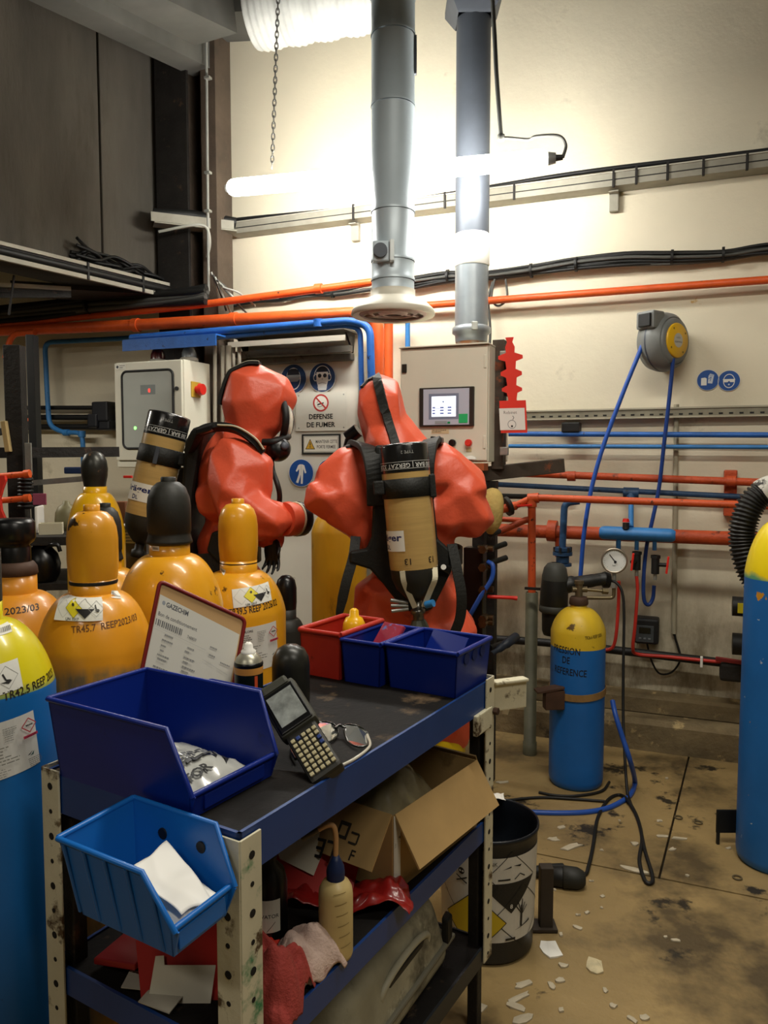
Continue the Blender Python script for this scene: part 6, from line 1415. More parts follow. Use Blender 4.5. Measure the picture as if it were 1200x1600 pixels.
bigbin, MBIG = bin_('storage_bin', 'large dark blue storage bin with a cut-away front on the trolley top', -.012, .085, ZT + .001, .215, .335, .138, M_NAVY, lip=.27, cut=.14)
# bag inside
def blob_sheet(name, label, cat, M_, W, L, hts, m, th=.0015, seed=1, amp=.010, nx=22, ny=22, fr=16, parent=None, cut=None):
    """crumpled sheet lying over a soft mound; hts(x,y) mound height"""
    vs = []; fs = []
    for i in range(nx+1):
        for j in range(ny+1):
            x = W*(i/nx - .5); y = L*(j/ny - .5); z = hts(i/nx, j/ny) + amp*(abs(noise.noise(V((x*fr, y*fr, seed)))) + .5*abs(noise.noise(V((x*fr*2.3, y*fr*2.3, seed+5))))); e = .012*noise.noise(V((x*20, y*20, seed+9))); vs.append(V((x + e, y + e, z)))
    n1 = len(vs); vs += [v - V((0, 0, th)) for v in vs]
    q = lambda i, j: i*(ny+1) + j
    for i in range(nx):
        for j in range(ny): a, b, c, d = q(i, j), q(i+1, j), q(i+1, j+1), q(i, j+1); fs.append((a, b, c, d)); fs.append((d+n1, c+n1, b+n1, a+n1))
    for i in range(nx): fs.append((q(i, 0), q(i, 0)+n1, q(i+1, 0)+n1, q(i+1, 0))); fs.append((q(i, ny), q(i+1, ny), q(i+1, ny)+n1, q(i, ny)+n1))
    for j in range(ny): fs.append((q(0, j), q(0, j+1), q(0, j+1)+n1, q(0, j)+n1)); fs.append((q(nx, j), q(nx, j)+n1, q(nx, j+1)+n1, q(nx, j+1)))
    mb = MB().add(vs, fs, True)
    if parent is not None: return part(parent, name, mb, m)
    t = thing(name, label, cat, M=M_); part(t, 'sheet', mb, m); return t
bm_ = lambda x, y: .045*sin(pi*min(1, max(0, x)))**.6*sin(pi*min(1, max(0, y)))**.6
bagM = mat('clear_bag_film', '#b9bab4', .22, var=.35, vscale=9, coat=.4)
Mb = MBIG @ Matrix.Translation(V((.105, .155, .006)))
tb = blob_sheet('plastic_bag', 'crumpled clear bag with black print in the large blue bin', 'bag', Mb, .165, .24, bm_, bagM, seed=3)
D = Decal(); 
D.text('IFOR', -.05, -.095, .026, '#17181a', 0, .03).poly([(.035, -.098), (.055, -.085), (.05, -.07)], '#17181a').poly([(.03, -.08), (.05, -.065), (.038, -.06)], '#17181a').rect(-.06, -.062, .10, .006, '#2b2c2e').lines(-.06, -.045, .11, 3, .010, .005, '#45464a')
from functools import partial
def bagmap(x, y, h):
    i, j = x/.165 + .5, y/.24 + .5; z = bm_(i, j) + .010*(abs(noise.noise(V((x*16, y*16, 3)))) + .5*abs(noise.noise(V((x*36.8, y*36.8, 8)))))
    return Mb @ V((x, y, z + .002 + h))
D.build('bag_print', tb, bagmap, .008)
# bright blue bin bolted to the end of the trolley
skybin, MSKY = bin_('storage_bin', 'bright blue ribbed storage bin hung on the near end of the trolley', -.142, -.012, .785, .136, .222, .122, M_SKY, lip=.36, cut=.21, ribs=5, taper=.018, tilt=Matrix.Rotation(radians(-3), 4, 'Y'))
for y in (.07, .15): part(skybin, 'bolt_head', MB().cyl((.131, y, .085), (.126, y, .085), .009, n=12), M_BLACK)
Mp = MSKY @ Matrix.Translation(V((.07, .085, .012))) @ Matrix.Rotation(.3, 4, 'X')
tp = blob_sheet('folded_paper', 'folded white paper lying in the bright blue bin', 'paper', Mp, .075, .13, lambda x, y: .03 + .012*x, M_WHITE, seed=6, amp=.006, fr=9)
blob_sheet('paper_fold', None, None, None, .06, .10, lambda x, y: .045 + .02*y, M_WHITE, seed=8, amp=.006, fr=10, parent=tp)
# bins at the far end
bin_('storage_bin', 'open red storage bin left of the dark blue pair on the trolley', .72, .315, ZT + .001, .20, .125, .115, M_RBIN, notch=False, taper=.006, rim=.012)
b1, M1 = bin_('storage_bin', 'narrow dark blue storage bin holding folded foil in the middle of the row', .72, .200, ZT + .001, .20, .112, .105, M_NAVY, notch=False, taper=.006, rim=.010)
b2, M2 = bin_('storage_bin', 'dark blue storage bin with a tilted flap at the far right corner', .735, .004, ZT + .001, .19, .190, .105, M_NAVY, notch=False, taper=.008, rim=.010)
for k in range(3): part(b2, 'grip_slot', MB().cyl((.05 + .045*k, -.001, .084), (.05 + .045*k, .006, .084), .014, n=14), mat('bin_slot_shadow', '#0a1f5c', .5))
part(b2, 'flap', MB().obox(V((.135, .10, .075)), V((.4, 1, 0)), V((-.9, .35, .55)), V((.5, -.2, .9)), (.13, .004, .085), .001), M_NAVY)
foilM = mat('red_blue_foil', '#a9344a', .3, var=.3, vscale=10, wear=('#5a78b8', 14, .52, .05), wear2=('#d9d4da', 20, .60, .05), coat=.3)
tf = thing('foil_packet', 'red and silver folded foil packet in the narrow blue bin', 'packet', M=M1)
part(tf, 'packet', MB().obox(V((.11, .05, .085)), V((.3, 1, .0)), V((-.8, .2, .6)), V((.6, -.2, .8)), (.075, .012, .10), .004), foilM); part(tf, 'packet', MB().obox(V((.13, .055, .075)), V((.25, 1, .1)), V((-.8, .2, .5)), V((.5, -.1, .9)), (.07, .01, .09), .004), mat('blue_card', '#2f57a8', .5))
c = rk(.868, .372, ZT + .005); mb = MB().lathe([(.001, 0), (.030, 0), (.0315, .006), (.0315, .085), (.029, .108), (.022, .122), (.013, .127), (.012, .142), (.006, .147), (.001, .147)], 28, Matrix.Translation(c)); single('dome_cover', mb, M_YELB, 'small yellow domed cap standing in the red bin', 'cap')
# black domed cap standing on the trolley
c = atz(455, 1098, ZT); 
mb = MB().lathe([(.001, 0), (.041, 0), (.0425, .006), (.0425, .085), (.040, .105), (.031, .122), (.016, .131), (.001, .133)], 36, Matrix.Translation(c + UP*.001)); single('dome_cover', mb, mat('scratched_black_cap', '#272722', .35, .1, var=.4, vscale=18, wear=('#6b6a60', 24, .70, .04)), 'scratched black domed cap standing on the trolley top', 'cap')
# spray can
c = atz(389, 1120, ZT); c = at(389, 1080, 1.60); c.z = ZT + .001; t = thing('spray_can', 'black and orange aerosol can with white nozzle on the trolley', 'spray can', c)
zt_ = zpx(1046, 389, 1.57) - c.z
part(t, 'body', MB().lathe([(.001, 0), (.029, 0), (.030, .004), (.030, zt_ - .014)], 32), mat('black_can', '#18221f', .3, .3)); part(t, 'orange_band', MB().lathe([(.0302, zt_ - .014), (.0305, zt_ - .003), (.0302, zt_)], 32), mat('orange_band', '#dc9a4a', .4)); part(t, 'black_rim', MB().lathe([(.030, zt_), (.031, zt_ + .004), (.030, zt_ + .009), (.028, zt_ + .010)], 32), M_BLACKG)
part(t, 'dome', MB().lathe([(.029, zt_ + .009), (.026, zt_ + .017), (.017, zt_ + .027), (.014, zt_ + .028)], 28), mat('tin_dome', '#a9a695', .35, .6)); part(t, 'nozzle', MB().lathe([(.016, zt_ + .026), (.016, zt_ + .032), (.010, zt_ + .036), (.009, zt_ + .046), (.005, zt_ + .050), (.001, zt_ + .05)], 20), M_WHITE)
D = Decal(); D.rect(.012, .01, .007, zt_ - .026, '#d9552c', 2); D.build('side_stripe', t, cyl_map(c, face(c), lambda z: .030, 0), .01)
bin_('storage_bin', 'small dark blue bin corner behind the document holder', .235, .235, ZT + .001, .11, .15, .085, M_NAVY, notch=False, taper=.006)
# document holder
TLp, TRp, BLp = at(250, 908, 1.60), at(383, 968, 1.66), at(211, 1100, 1.53); BRp = TRp + BLp - TLp
axx = ((TRp - TLp) + (BRp - BLp)).normalized(); ayy = (TLp - BLp); ayy = (ayy - axx*ayy.dot(axx)).normalized(); cc_ = (TLp + TRp + BRp + BLp)/4
t = thing('document_holder', 'red edged plastic document holder with a printed form leaning behind the large bin', 'document holder', (BLp + BRp)/2)
nn_ = axx.cross(ayy)
if nn_.y > 0: nn_ = -nn_
pts = [TLp, TRp, BRp, BLp]
mb = MB(); mb.add(pts + [p - nn_*.003 for p in pts], [(0, 1, 2, 3), (7, 6, 5, 4), (0, 4, 5, 1), (1, 5, 6, 2), (2, 6, 7, 3), (3, 7, 4, 0)]); part(t, 'sleeve', mb, mat('clear_sleeve_beige', '#cfa876', .25, var=.06, coat=.4), True)
part(t, 'red_edge', MB().tube(bend_path([BLp, TLp, TRp, BRp], .012), .0045, 8), mat('dark_red_edging', '#7d1a18', .45, wear=('#3a1210', 20, .68, .04)), True)
def quad_map(a, b, c, d, n_):
    """unit square onto the holder"""
    return lambda x, y, h: (d*(1-x) + c*x)*(1-y) + (a*(1-x) + b*x)*y + n_*h
qm = quad_map(TLp, TRp, BRp, BLp, nn_)
D = Decal(); PAP = '#d9d7cc'; D.poly([(.015, .0), (.955, .0), (.965, .86), (.03, .90)], PAP)
D.disc(.085, .845, .018, '#9aa0a6').text('GAZECHIM', .115, .825, .055, '#5a5d63', 0, .03, width=.25).text('Bon de conditionnement', .05, .735, .045, '#6b6c6e', 0, .01, width=.44)
x = .04
while x < .34: D.rect(x, .655, .008 + .006*abs(sin(x*77)), .05, '#6b6c6e'); x += .022
D.text('748859', .40, .655, .035, '#77787a')
for i, (a_, b_, w_) in enumerate(((.16, .60, .10), (.14, .555, .12), (.14, .51, .06), (.14, .47, .04), (.12, .43, .13), (.13, .40, .10), (.10, .33, .18), (.42, .575, .08), (.40, .54, .05), (.40, .49, .13), (.40, .455, .06), (.40, .415, .15), (.40, .38, .08), (.38, .30, .05), (.66, .655, .08), (.66, .59, .08), (.80, .565, .12), (.02, .24, .26), (.42, .19, .16))):
    D.lines(a_, b_, w_, 1, .02, .013, '#8d8e8c', .1, seed=i)
D.line(.03, .64, .62, .62, .002, '#a9aaa6').line(.60, .54, .90, .50, .002, '#a9aaa6').line(.30, .20, .85, .10, .002, '#b1b2ae')
D.poly([(.34, .275), (.36, .30), (.45, .285), (.55, .265), (.66, .22), (.65, .20), (.62, .195), (.52, .235), (.42, .25)], '#15130f'); D.disc(.16, .19, .006, '#22201c')
D.build('printed_form', t, qm, .05, step=.00005)
# hand-held terminal
Bt = atz(513, 1212, ZT + .012); Tt = at(431, 1076, 1.43); al = (Tt - Bt).normalized(); Lh = (Tt - Bt).length
aw = V((.93, .12, .42)); aw = (aw - al*aw.dot(al)).normalized(); an_ = aw.cross(al)
if an_.dot(-Bt) < 0: an_ = -an_
t = thing('handheld_terminal', 'rugged black hand-held scanner terminal with keypad leaning on the trolley top', 'terminal', Bt)
Mt = Matrix((aw, al, aw.cross(al))).transposed().to_4x4(); Mt.translation = (Bt + Tt)/2; WT = .062
part(t, 'body', MB().box((0, 0, -.010), (WT, Lh*.98, .030), Mt, .008), mat('terminal_body', '#26251f', .5, var=.2), True); part(t, 'head', MB().box((0, Lh*.24, -.004), (WT*1.22, Lh*.50, .034), Mt, .010), mat('terminal_bumper', '#3d3d33', .55, var=.2), True)
part(t, 'screen_frame', MB().box((0, Lh*.22, .014), (WT*1.02, Lh*.42, .004), Mt, .002), M_BLACKG, True)
part(t, 'screen', MB().box((0, Lh*.225, .0165), (WT*.84, Lh*.33, .002), Mt, .0005), mat('smudged_screen', '#8f9490', .25, var=.45, vscale=40), True)
part(t, 'scan_head', MB().box((0, Lh*.485, .004), (WT*.9, .020, .026), Mt, .006), mat('terminal_bumper', '#3d3d33'), True)
keyM = mat('tan_keys', '#b5ab86', .5, var=.1); kb = mat('blue_keys', '#2a3f7a', .5)
for r_ in range(8):
    for c_ in range(5): part(t, 'key', MB().box(((c_ - 2)*WT*.175, -Lh*.075 - r_*Lh*.050, .0062), (WT*.125, Lh*.033, .005), Mt, .0015), kb if (r_, c_) in ((0, 1), (2, 4), (3, 4)) else keyM, True)
# safety spectacles
gc = atz(528, 1160, ZT); t = thing('safety_glasses', 'clear safety glasses lying open beside the terminal', 'glasses', gc)
G = lambda px, py, z: atz(px, py, ZT + z)
M_FR = mat('clear_dark_frame', '#23231f', .15, coat=.5)
for lx, pts in (('a', [(478, 1140), (500, 1128), (522, 1132), (528, 1148), (512, 1160), (490, 1160)]), ('b', [(538, 1134), (558, 1134), (574, 1146), (574, 1164), (556, 1166), (542, 1156)])):
    P_ = smooth_path([G(x, y, .020 if y < 1145 else .006) for x, y in pts], 4, True); part(t, 'lens_rim', MB().tube(P_, .0022, 6, closed=True), M_FR, True); n = len(P_); m_ = MB().add(P_, [list(range(n))]); part(t, 'lens', m_, mat('clear_lens', '#b9c0bd', .05, var=0, trans=.9), True)
part(t, 'bridge', MB().tube(smooth_path([G(524, 1138, .018), G(531, 1133, .02), G(539, 1138, .018)], 4), .003, 6), M_FR, True)
for pts in ([(574, 1148), (578, 1165), (560, 1182), (536, 1195), (520, 1200)], [(478, 1142), (462, 1158), (455, 1172), (462, 1186)]): part(t, 'temple', MB().tube(smooth_path([G(x, y, .008) for x, y in pts], 5), .003, 6), mat('pale_temple', '#b9b5a6', .25, coat=.4) if pts[0][0] > 500 else M_FR, True)

# ------------------------------------------------------------------ middle shelf
ZM = .55
# cardboard box
M_CARD = mat('brown_cardboard', '#a98a58', .8, var=.15, vscale=7, wear=('#6f5836', 6, .62, .12)); M_CARDD = mat('inner_cardboard', '#8a7048', .85, var=.15)
u0, u1, v0, v1, Hb = .50, .86, .035, .30, .165
t = thing('cardboard_box', 'open cardboard box with bent flaps on the middle shelf', 'box', M=MR @ Matrix.Translation(V((u0, v0, ZM + .001))) @ Matrix.Rotation(radians(-4), 4, 'Z')); bw, bd = u1-u0, v1-v0
for nm, p, s in (('base', (bw/2, bd/2, .002), (bw, bd, .004)), ('side', (bw/2, 0, Hb/2), (bw, .004, Hb)), ('side', (bw/2, bd, Hb/2), (bw, .004, Hb)), ('side', (0, bd/2, Hb/2), (.004, bd, Hb)), ('side', (bw, bd/2, Hb/2), (.004, bd, Hb))): part(t, nm, MB().box(p, s), M_CARD)
part(t, 'flap', MB().obox(V((bw/2, -.032, Hb - .046)), V((1, 0, 0)), V((0, .62, 1)), V((0, -1, .62)), (bw*.98, .115, .004)), M_CARD); part(t, 'flap', MB().obox(V((-.035, bd/2, Hb - .042)), V((1, 0, 1.25)), V((0, 1, 0)), V((-1.25, 0, 1)), (.115, bd*.98, .004)), M_CARD)
part(t, 'flap', MB().obox(V((bw/2, bd + .004, Hb + .055)), V((1, 0, 0)), V((0, .15, 1)), V((0, -1, .15)), (bw*.98, .115, .004)), M_CARDD)
part(t, 'flap', MB().obox(V((bw + .012, bd/2, Hb - .012)), V((.5, 0, -1)), V((0, 1, 0)), V((1, 0, .5)), (.05, bd*.98, .004)), M_CARDD)
MBX = root_matrix(t); fo = MBX @ V((-.035, bd/2, Hb - .042)); fx = (MBX.to_3x3() @ V((0, -1, 0))).normalized(); fy = (MBX.to_3x3() @ V((1, 0, 1.25))).normalized()
D = Decal(); D.text('LE', .005, -.03, .055, '#1e1a14', .5, .01, rot=pi+.1).text('F', .07, -.052, .03, '#1e1a14', 0, .01).rect(.02, -.018, .028, .034, '#2a251c').rect(.026, -.012, .016, .020, '#a98a58').path([(.055, -.02), (.075, -.02), (.075, .0), (.055, .0)], .004, '#2a251c'); D.build('flap_print', t, plane_map(fo + fx.cross(fy)*.0022, fx, fy))
so_ = MBX @ V((-.0022, bd/2, Hb*.30)); D = Decal(); D.rect(-.02, -.035, .055, .06, '#cfcabb').text('ND IND', -.015, .0, .018, '#2a2823', 0, .02, rot=0).lines(-.015, -.012, .045, 2, .01, .004, '#55524b').rect(-.11, -.03, .07, .012, '#cfcabb'); D.build('side_label', t, plane_map(so_, fx, UP))
part(t, 'tape_strip', MB().box((.012, -.0025, Hb*.5), (.024, .001, Hb)), mat('white_printed_tape', '#cfcdc2', .5, wear=('#2c2b28', 22, .58, .03)))
blob_sheet('plastic_bag', 'crumpled transparent bag stuffed in the cardboard box', 'bag', MBX @ Matrix.Translation(V((bw*.42, bd*.5, .05))), bw*.8, bd*.85, lambda x, y: .15*sin(pi*x)**.7*sin(pi*y)**.7, mat('yellowed_bag_film', '#8d8263', .25, var=.4, vscale=12, coat=.4), seed=12, amp=.035, fr=13)
# wash bottle
c = atz(525, 1492, ZM); t = thing('wash_bottle', 'yellowed plastic wash bottle with blue cap and bent spout', 'bottle', c + UP*.001)
k = c.y/F; rb = 28*k; hb = (1492 - 1365)*k*1.02
part(t, 'body', MB().lathe([(.001, 0), (rb*.92, 0), (rb, .008), (rb, hb*.80), (rb*.95, hb*.88), (rb*.78, hb*.95), (rb*.50, hb)], 36), mat('yellowed_polythene', '#cdb67c', .4, var=.18, vscale=9, wear=('#9a8450', 8, .60, .15)))
part(t, 'cap', MB().lathe([(rb*.52, hb - .006), (rb*.54, hb + .012), (rb*.50, hb + .022), (rb*.32, hb + .034), (rb*.20, hb + .042), (.001, hb + .042)], 24), mat('navy_cap', '#14264e', .45, var=.1))
sp_ = [V((0, 0, hb + .035)), V((0, 0, hb + .085)), V((-.012, 0, hb + .098)), V((-.055, .0, hb + .075))]; part(t, 'spout', MB().tube(smooth_path(sp_, 6), .0048, 8), mat('tan_spout', '#b58a5c', .4))
part(t, 'spout_tip', MB().tube([V((-.03, 0, hb + .089)), V((-.06, .0, hb + .073))], .0055, 8), mat('grey_tip', '#5d5446', .5))
D = Decal()
for i in range(6): D.rect(.012, .03 + i*.02, .022, .0012, '#8a774a', 2)
D.build('graduation', t, cyl_map(c, face(c), lambda z: rb, 0, .12), .01)
# dark bottle with a label
c = atz(404, 1446, ZM); c = rk(*inrk(at(420, 1440, 1.40))[:2], ZM + .001); k = c.y/F; t = thing('dark_bottle', 'black bottle with a white label behind the near trolley post', 'bottle', c)
part(t, 'body', MB().lathe([(.001, 0), (.034, 0), (.036, .006), (.036, .10), (.030, .125), (.016, .14), (.016, .155)], 32), M_BLACKG); part(t, 'cap', MB().lathe([(.018, .152), (.018, .178), (.001, .18)], 20), M_BLACK)
D = Decal(); D.rect(-.02, .022, .042, .062, '#c9c3b2', 6).text('ACTIVATOR', .019, .05, .010, '#4a4a44', 1, .01).line(-.004, .024, .012, .042, .001, '#3a3a38'); D.build('bottle_label', t, cyl_map(c, face(c), lambda z: .0364, 0), .008)
# red lockout tags, notes and folder lying on the middle shelf
def flat_tag(label, px, py, ang, L, W, z, note=True, roll=.0, pitch=.0):
    o = atz(px, py, z); M_ = Matrix.Translation(o) @ Matrix.Rotation(ang, 4, 'Z') @ Matrix.Rotation(pitch, 4, 'X') @ Matrix.Rotation(roll, 4, 'Y'); M3 = M_.to_3x3()
    t = red_tag('lockout_tag', label, o, M3 @ V((1, 0, 0)), M3 @ V((0, 1, 0)), L, W)
    if note:
        D = Decal(); D.rect(-W*.40, L*.63, W*.84, L*.36, '#d8d2c2'); D.text('Robinet', -W*.1, L*.90, W*.12, '#8d8574', .5); D.poly([(-W*.40, L*.60), (-W*.26, L*.60), (-W*.26, L*.64), (-W*.40, L*.64)], '#d8d2c2')
        D.build('paper_note', t, lambda x, y, h: o + (M3 @ V((x, y, .0032 + h)))); 
    return t
def pane(px_pts, ys, th):
    """thin stiff plate standing where its outline is seen, corners at their own depths"""
    P_ = [at(x, y, d_) for (x, y), d_ in zip(px_pts, ys)]; n = len(P_); nn = (P_[1] - P_[0]).cross(P_[2] - P_[0]).normalized()
    if nn.y < 0: nn = -nn
    return MB().add(P_ + [p + nn*th for p in P_], [list(range(n)), [n+i for i in range(n)][::-1]] + [(i, n+i, n+(i+1) % n, (i+1) % n) for i in range(n)])
M_TAGD = mat('shaded_red_tag', '#a8201a', .45, var=.15)  # tag red darkened: the shade on the middle shelf is put into the colour
def leaning_tag(label, plate, note, Yb, Yt, y0, y1):
    dep = lambda y: Yt + (Yb - Yt)*(y - y0)/(y1 - y0)
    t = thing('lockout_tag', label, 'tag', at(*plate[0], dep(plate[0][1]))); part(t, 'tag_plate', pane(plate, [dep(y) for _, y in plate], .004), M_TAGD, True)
    part(t, 'paper_note', pane(note, [dep(y) - .006 for _, y in note], .001), mat('note_card', '#d8d2bf', .75, var=.08), True); return t
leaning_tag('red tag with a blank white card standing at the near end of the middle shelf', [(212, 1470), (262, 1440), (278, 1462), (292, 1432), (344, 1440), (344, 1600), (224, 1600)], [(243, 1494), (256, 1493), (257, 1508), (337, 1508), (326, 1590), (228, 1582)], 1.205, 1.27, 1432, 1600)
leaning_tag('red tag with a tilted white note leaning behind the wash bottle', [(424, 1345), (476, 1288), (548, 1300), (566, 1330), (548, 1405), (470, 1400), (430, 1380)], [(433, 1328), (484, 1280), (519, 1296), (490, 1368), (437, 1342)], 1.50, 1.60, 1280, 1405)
flat_tag('red toothed tag lying in front of the dark bottle', 432, 1478, radians(75), .17, .10, ZM + .012, False)
mb = MB(); mb.obox(rk(.075, .315, ZM + .035), RU + UP*.15, RV - UP*.25, UP, (.10, .11, .012), .003); single('red_folder', mb, mat('dark_red_folder', '#8f1c1a', .5, var=.1), 'dark red folder at the left end of the middle shelf', 'folder')
for u, v, sx, sy, an, lab in ((.05, .235, .04, .11, .5, 'printed slip between the red folder and the white card'), (.03, .20, .05, .06, .2, 'torn white slip at the near shelf edge')):
    mb = MB(); mb.obox(rk(u, v, ZM + .010), RU*cos(an) + RV*sin(an) + UP*.05, RV*cos(an) - RU*sin(an) + UP*.08, UP, (sx, sy, .002)); single('paper_slip', mb, mat('grey_paper', '#b9b2a2', .8, var=.1), lab, 'paper')
for px, py, lab in ((462, 1375, 'crumpled red film on the middle shelf below the white note'), (592, 1385, 'red film folded beside the wash bottle')):
    blob_sheet('red_film', lab, 'film', Matrix.Translation(atz(px, py + 25, ZM + .004)), .13, .10, lambda x, y: .015*sin(pi*x), mat('glossy_red_film', '#8f1a16', .38, var=.25, vscale=10, coat=.3), seed=px, amp=.03, fr=15)
# rags heaped on the near end of the middle shelf and over its rail
def rag(label, u, v, w, l, h, m, seed, rz):
    M_ = MR @ Matrix.Translation(V((u, v, ZM + .002))) @ Matrix.Rotation(rz, 4, 'Z')
    t = blob_sheet('cleaning_rag', label, 'rag', M_, w, l, lambda x, y: h*(sin(pi*min(1, max(0, x)))**.5)*(sin(pi*min(1, max(0, y)))**.5) - .05*max(0, .25 - y)*4*0, m, .004, seed, h*.75, 34, 34, 17); return t
rag('crumpled red cleaning rag behind the near trolley post', .115, .045, .12, .12, .085, mat('red_cloth', '#a8413a', .85, var=.2, vscale=12, bump=.4, bscale=200), 2, .3)
rag('pinkish white stained rag beside the red rag', .215, .050, .12, .10, .055, mat('pink_white_cloth', '#cfb5a8', .85, var=.15, vscale=8, bump=.4, bscale=200, wear=('#8a5a50', 7, .62, .08)), 9, -.2)
# ------------------------------------------------------------------ bottom shelf: grey plastic case
ZB = .225
M_CASE = mat('dusty_grey_case', '#9c9780', .7, var=.3, vscale=6, bump=.25, bscale=30, wear=('#5a5647', 5, .55, .12), wear2=('#b9b49c', 9, .62, .08))
t = thing('plastic_case', 'dusty grey moulded plastic case with handle slot on the bottom shelf', 'case', M=MR @ Matrix.Translation(V((.30, .012, ZB + .001))) @ Matrix.Rotation(radians(3), 4, 'Z'))
cu, cv, ch = .52, .37, .20
bm = bmesh.new(); bmesh.ops.create_cube(bm, size=1)
for v in bm.verts:
    k = .80 if v.co.z > 0 else 1; v.co = V((cu/2 + v.co.x*cu*k, cv/2 + v.co.y*cv*k, ch/2 + v.co.z*ch))
bmesh.ops.bevel(bm, geom=bm.edges[:], offset=.055, segments=5, profile=.55, affect='EDGES')
part(t, 'shell', MB().bm(bm, None, True), M_CASE); part(t, 'seam_lip', MB().box((cu/2, cv/2, .060), (cu*.985, cv*.985, .012), None, .005), mat('case_lip', '#6f6c5d', .7))
for y in (.10, .20, .29): part(t, 'moulded_rib', MB().box((cu/2, y, ch - .001), (cu*.55, .008, .008), None, .003), M_CASE)
hs = part(t, 'handle_slot', MB().obox(V((cu*.55, .028, .118)), V((1, 0, 0)), V((0, 1, .32)), V((0, -.32, 1)), (.17, .016, .034), .007), M_BLACK); part(t, 'handle_surround', MB().tube([V((cu*.55 + .115*cos(2*pi*k/28), .026 - .016*sin(2*pi*k/28)*.4, .112 + .036*sin(2*pi*k/28))) for k in range(28)], .008, 8, closed=True), mat('pale_handle', '#a9a48e', .6))
part(t, 'latch', MB().obox(V((cu*.93, .012, .095)), V((1, .1, 0)), V((0, 1, .3)), UP, (.035, .02, .06), .006), M_BLACK)
# ================================================================== DRUM, TOOL, CORDS, SCRAPS
Y = 2.23
c = at(763, 1290, Y); zr = at(763, 1280, Y).z; c.z = 0; RD = .146
t = thing('waste_drum', 'black open drum with hazard diamonds beside the trolley', 'drum', c)
M_DRUM = mat('navy_black_drum', '#10151d', .4, var=.25, vscale=8, wear=('#2e3a4a', 14, .68, .06))
part(t, 'drum_body', MB().lathe([(.001, .004), (RD*.88, .004), (RD*.92, .012), (RD*.985, zr*.9), (RD, zr - .01), (RD*1.025, zr - .006), (RD*1.025, zr + .004), (RD*1.0, zr + .006), (RD*.985, zr), (RD*.97, zr*.9), (RD*.90, .015), (.001, .014)], 56), M_DRUM)
rfD = lambda z: RD*(.92 + .065*min(1, max(0, z/(zr*.9))))
z0l, z1l = at(800, 1468, Y - .12).z, at(800, 1335, Y - .12).z; hl = z1l - z0l; zc = (z0l + z1l)/2
D = Decal(); D.rect(-.235, -hl/2, .47, hl, mat('scuffed_white_label', '#cfccc2', .55, var=.12, vscale=9, wear=('#8a867a', 14, .64, .05)), 40)
BK = '#1b1b1a'; q = hl*.36
def xo(px): return math.asin(max(-.97, min(.97, (px - proj(V((c.x, c.y, zc)))[0])*(Y - .1)/F/RD)))*RD
xc = xo(800); D.diamond(xc, hl*.20, q, .0022, BK); D.poly([(xc - q, hl*.20), (xc + q, hl*.20), (xc, hl*.20 - q)], BK); D.text('8', xc, hl*.20 - q*.85, .018, '#d9d7cf', .5, .01)
D.line(xc - q*.45, hl*.20 + q*.12, xc - q*.05, hl*.20 + q*.12, .005, BK).poly([(xc - q*.3, hl*.2 + q*.45), (xc - q*.02, hl*.2 + q*.50), (xc - q*.02, hl*.2 + q*.55)], BK).poly([(xc + q*.05, hl*.2 + q*.55), (xc + q*.35, hl*.2 + q*.55), (xc + q*.3, hl*.2 + q*.48)], BK).path([(xc + q*.1, hl*.2 + q*.1), (xc + q*.3, hl*.2 + q*.25), (xc + q*.5, hl*.2 + q*.12)], .003, BK)
xe = xo(818); ye = -hl*.22; D.diamond(xe, ye, q*1.05, .0022, BK); D.line(xe - .006, ye - q*.35, xe - .004, ye + q*.35, .007, BK)
for a_, b_ in ((-.02, .36), (.012, .40), (-.014, .5), (.002, .55), (.02, .28)): D.line(xe - .004, ye + q*.05, xe - .004 + a_, ye + q*b_, .003, BK)
D.poly([(xe - .03, ye - q*.42), (xe + .028, ye - q*.30), (xe + .028, ye - q*.22), (xe + .01, ye - q*.30)], BK)
xs_ = xo(722); D.diamond(xs_, hl*.16, q*1.15, .0022, BK); D.disc(xs_ - .002, hl*.30, .010, BK).disc(xs_ - .006, hl*.30, .003, '#cfccc2').disc(xs_ + .003, hl*.30, .003, '#cfccc2').line(xs_ - .018, hl*.17, xs_ + .016, hl*.24, .004, BK).line(xs_ + .016, hl*.17, xs_ - .018, hl*.24, .004, BK).text('2', xs_ - .002, hl*.16 - q*.95, .015, BK, .5)
xy = xo(741); D.diamond(xy, -hl*.26, q*1.0, .0022, BK, '#c9ae22'); D.disc(xy + .003, -hl*.20, .010, BK).path([(xy - .004, -hl*.18), (xy, -hl*.05), (xy + .006, -hl*.16)], .006, BK)
D.text('UNK', xo(768), hl*.42, .016, BK, .5).rect(xo(790), -hl*.47, .03, .007, BK)
D.build('hazard_label', t, lambda x, y, h: cyl_map(c, face(c), rfD, zc)(x, y, h + .0006), .014)
blob_sheet('white_film', 'torn white film lying over the back rim of the black drum', 'film', Matrix.Translation(V((c.x + .01, c.y + .14, zr + .004))) @ Matrix.Rotation(-.35, 4, 'Z'), .12, .05, lambda x, y: .004, M_WHITE, seed=31, amp=.012, fr=18)
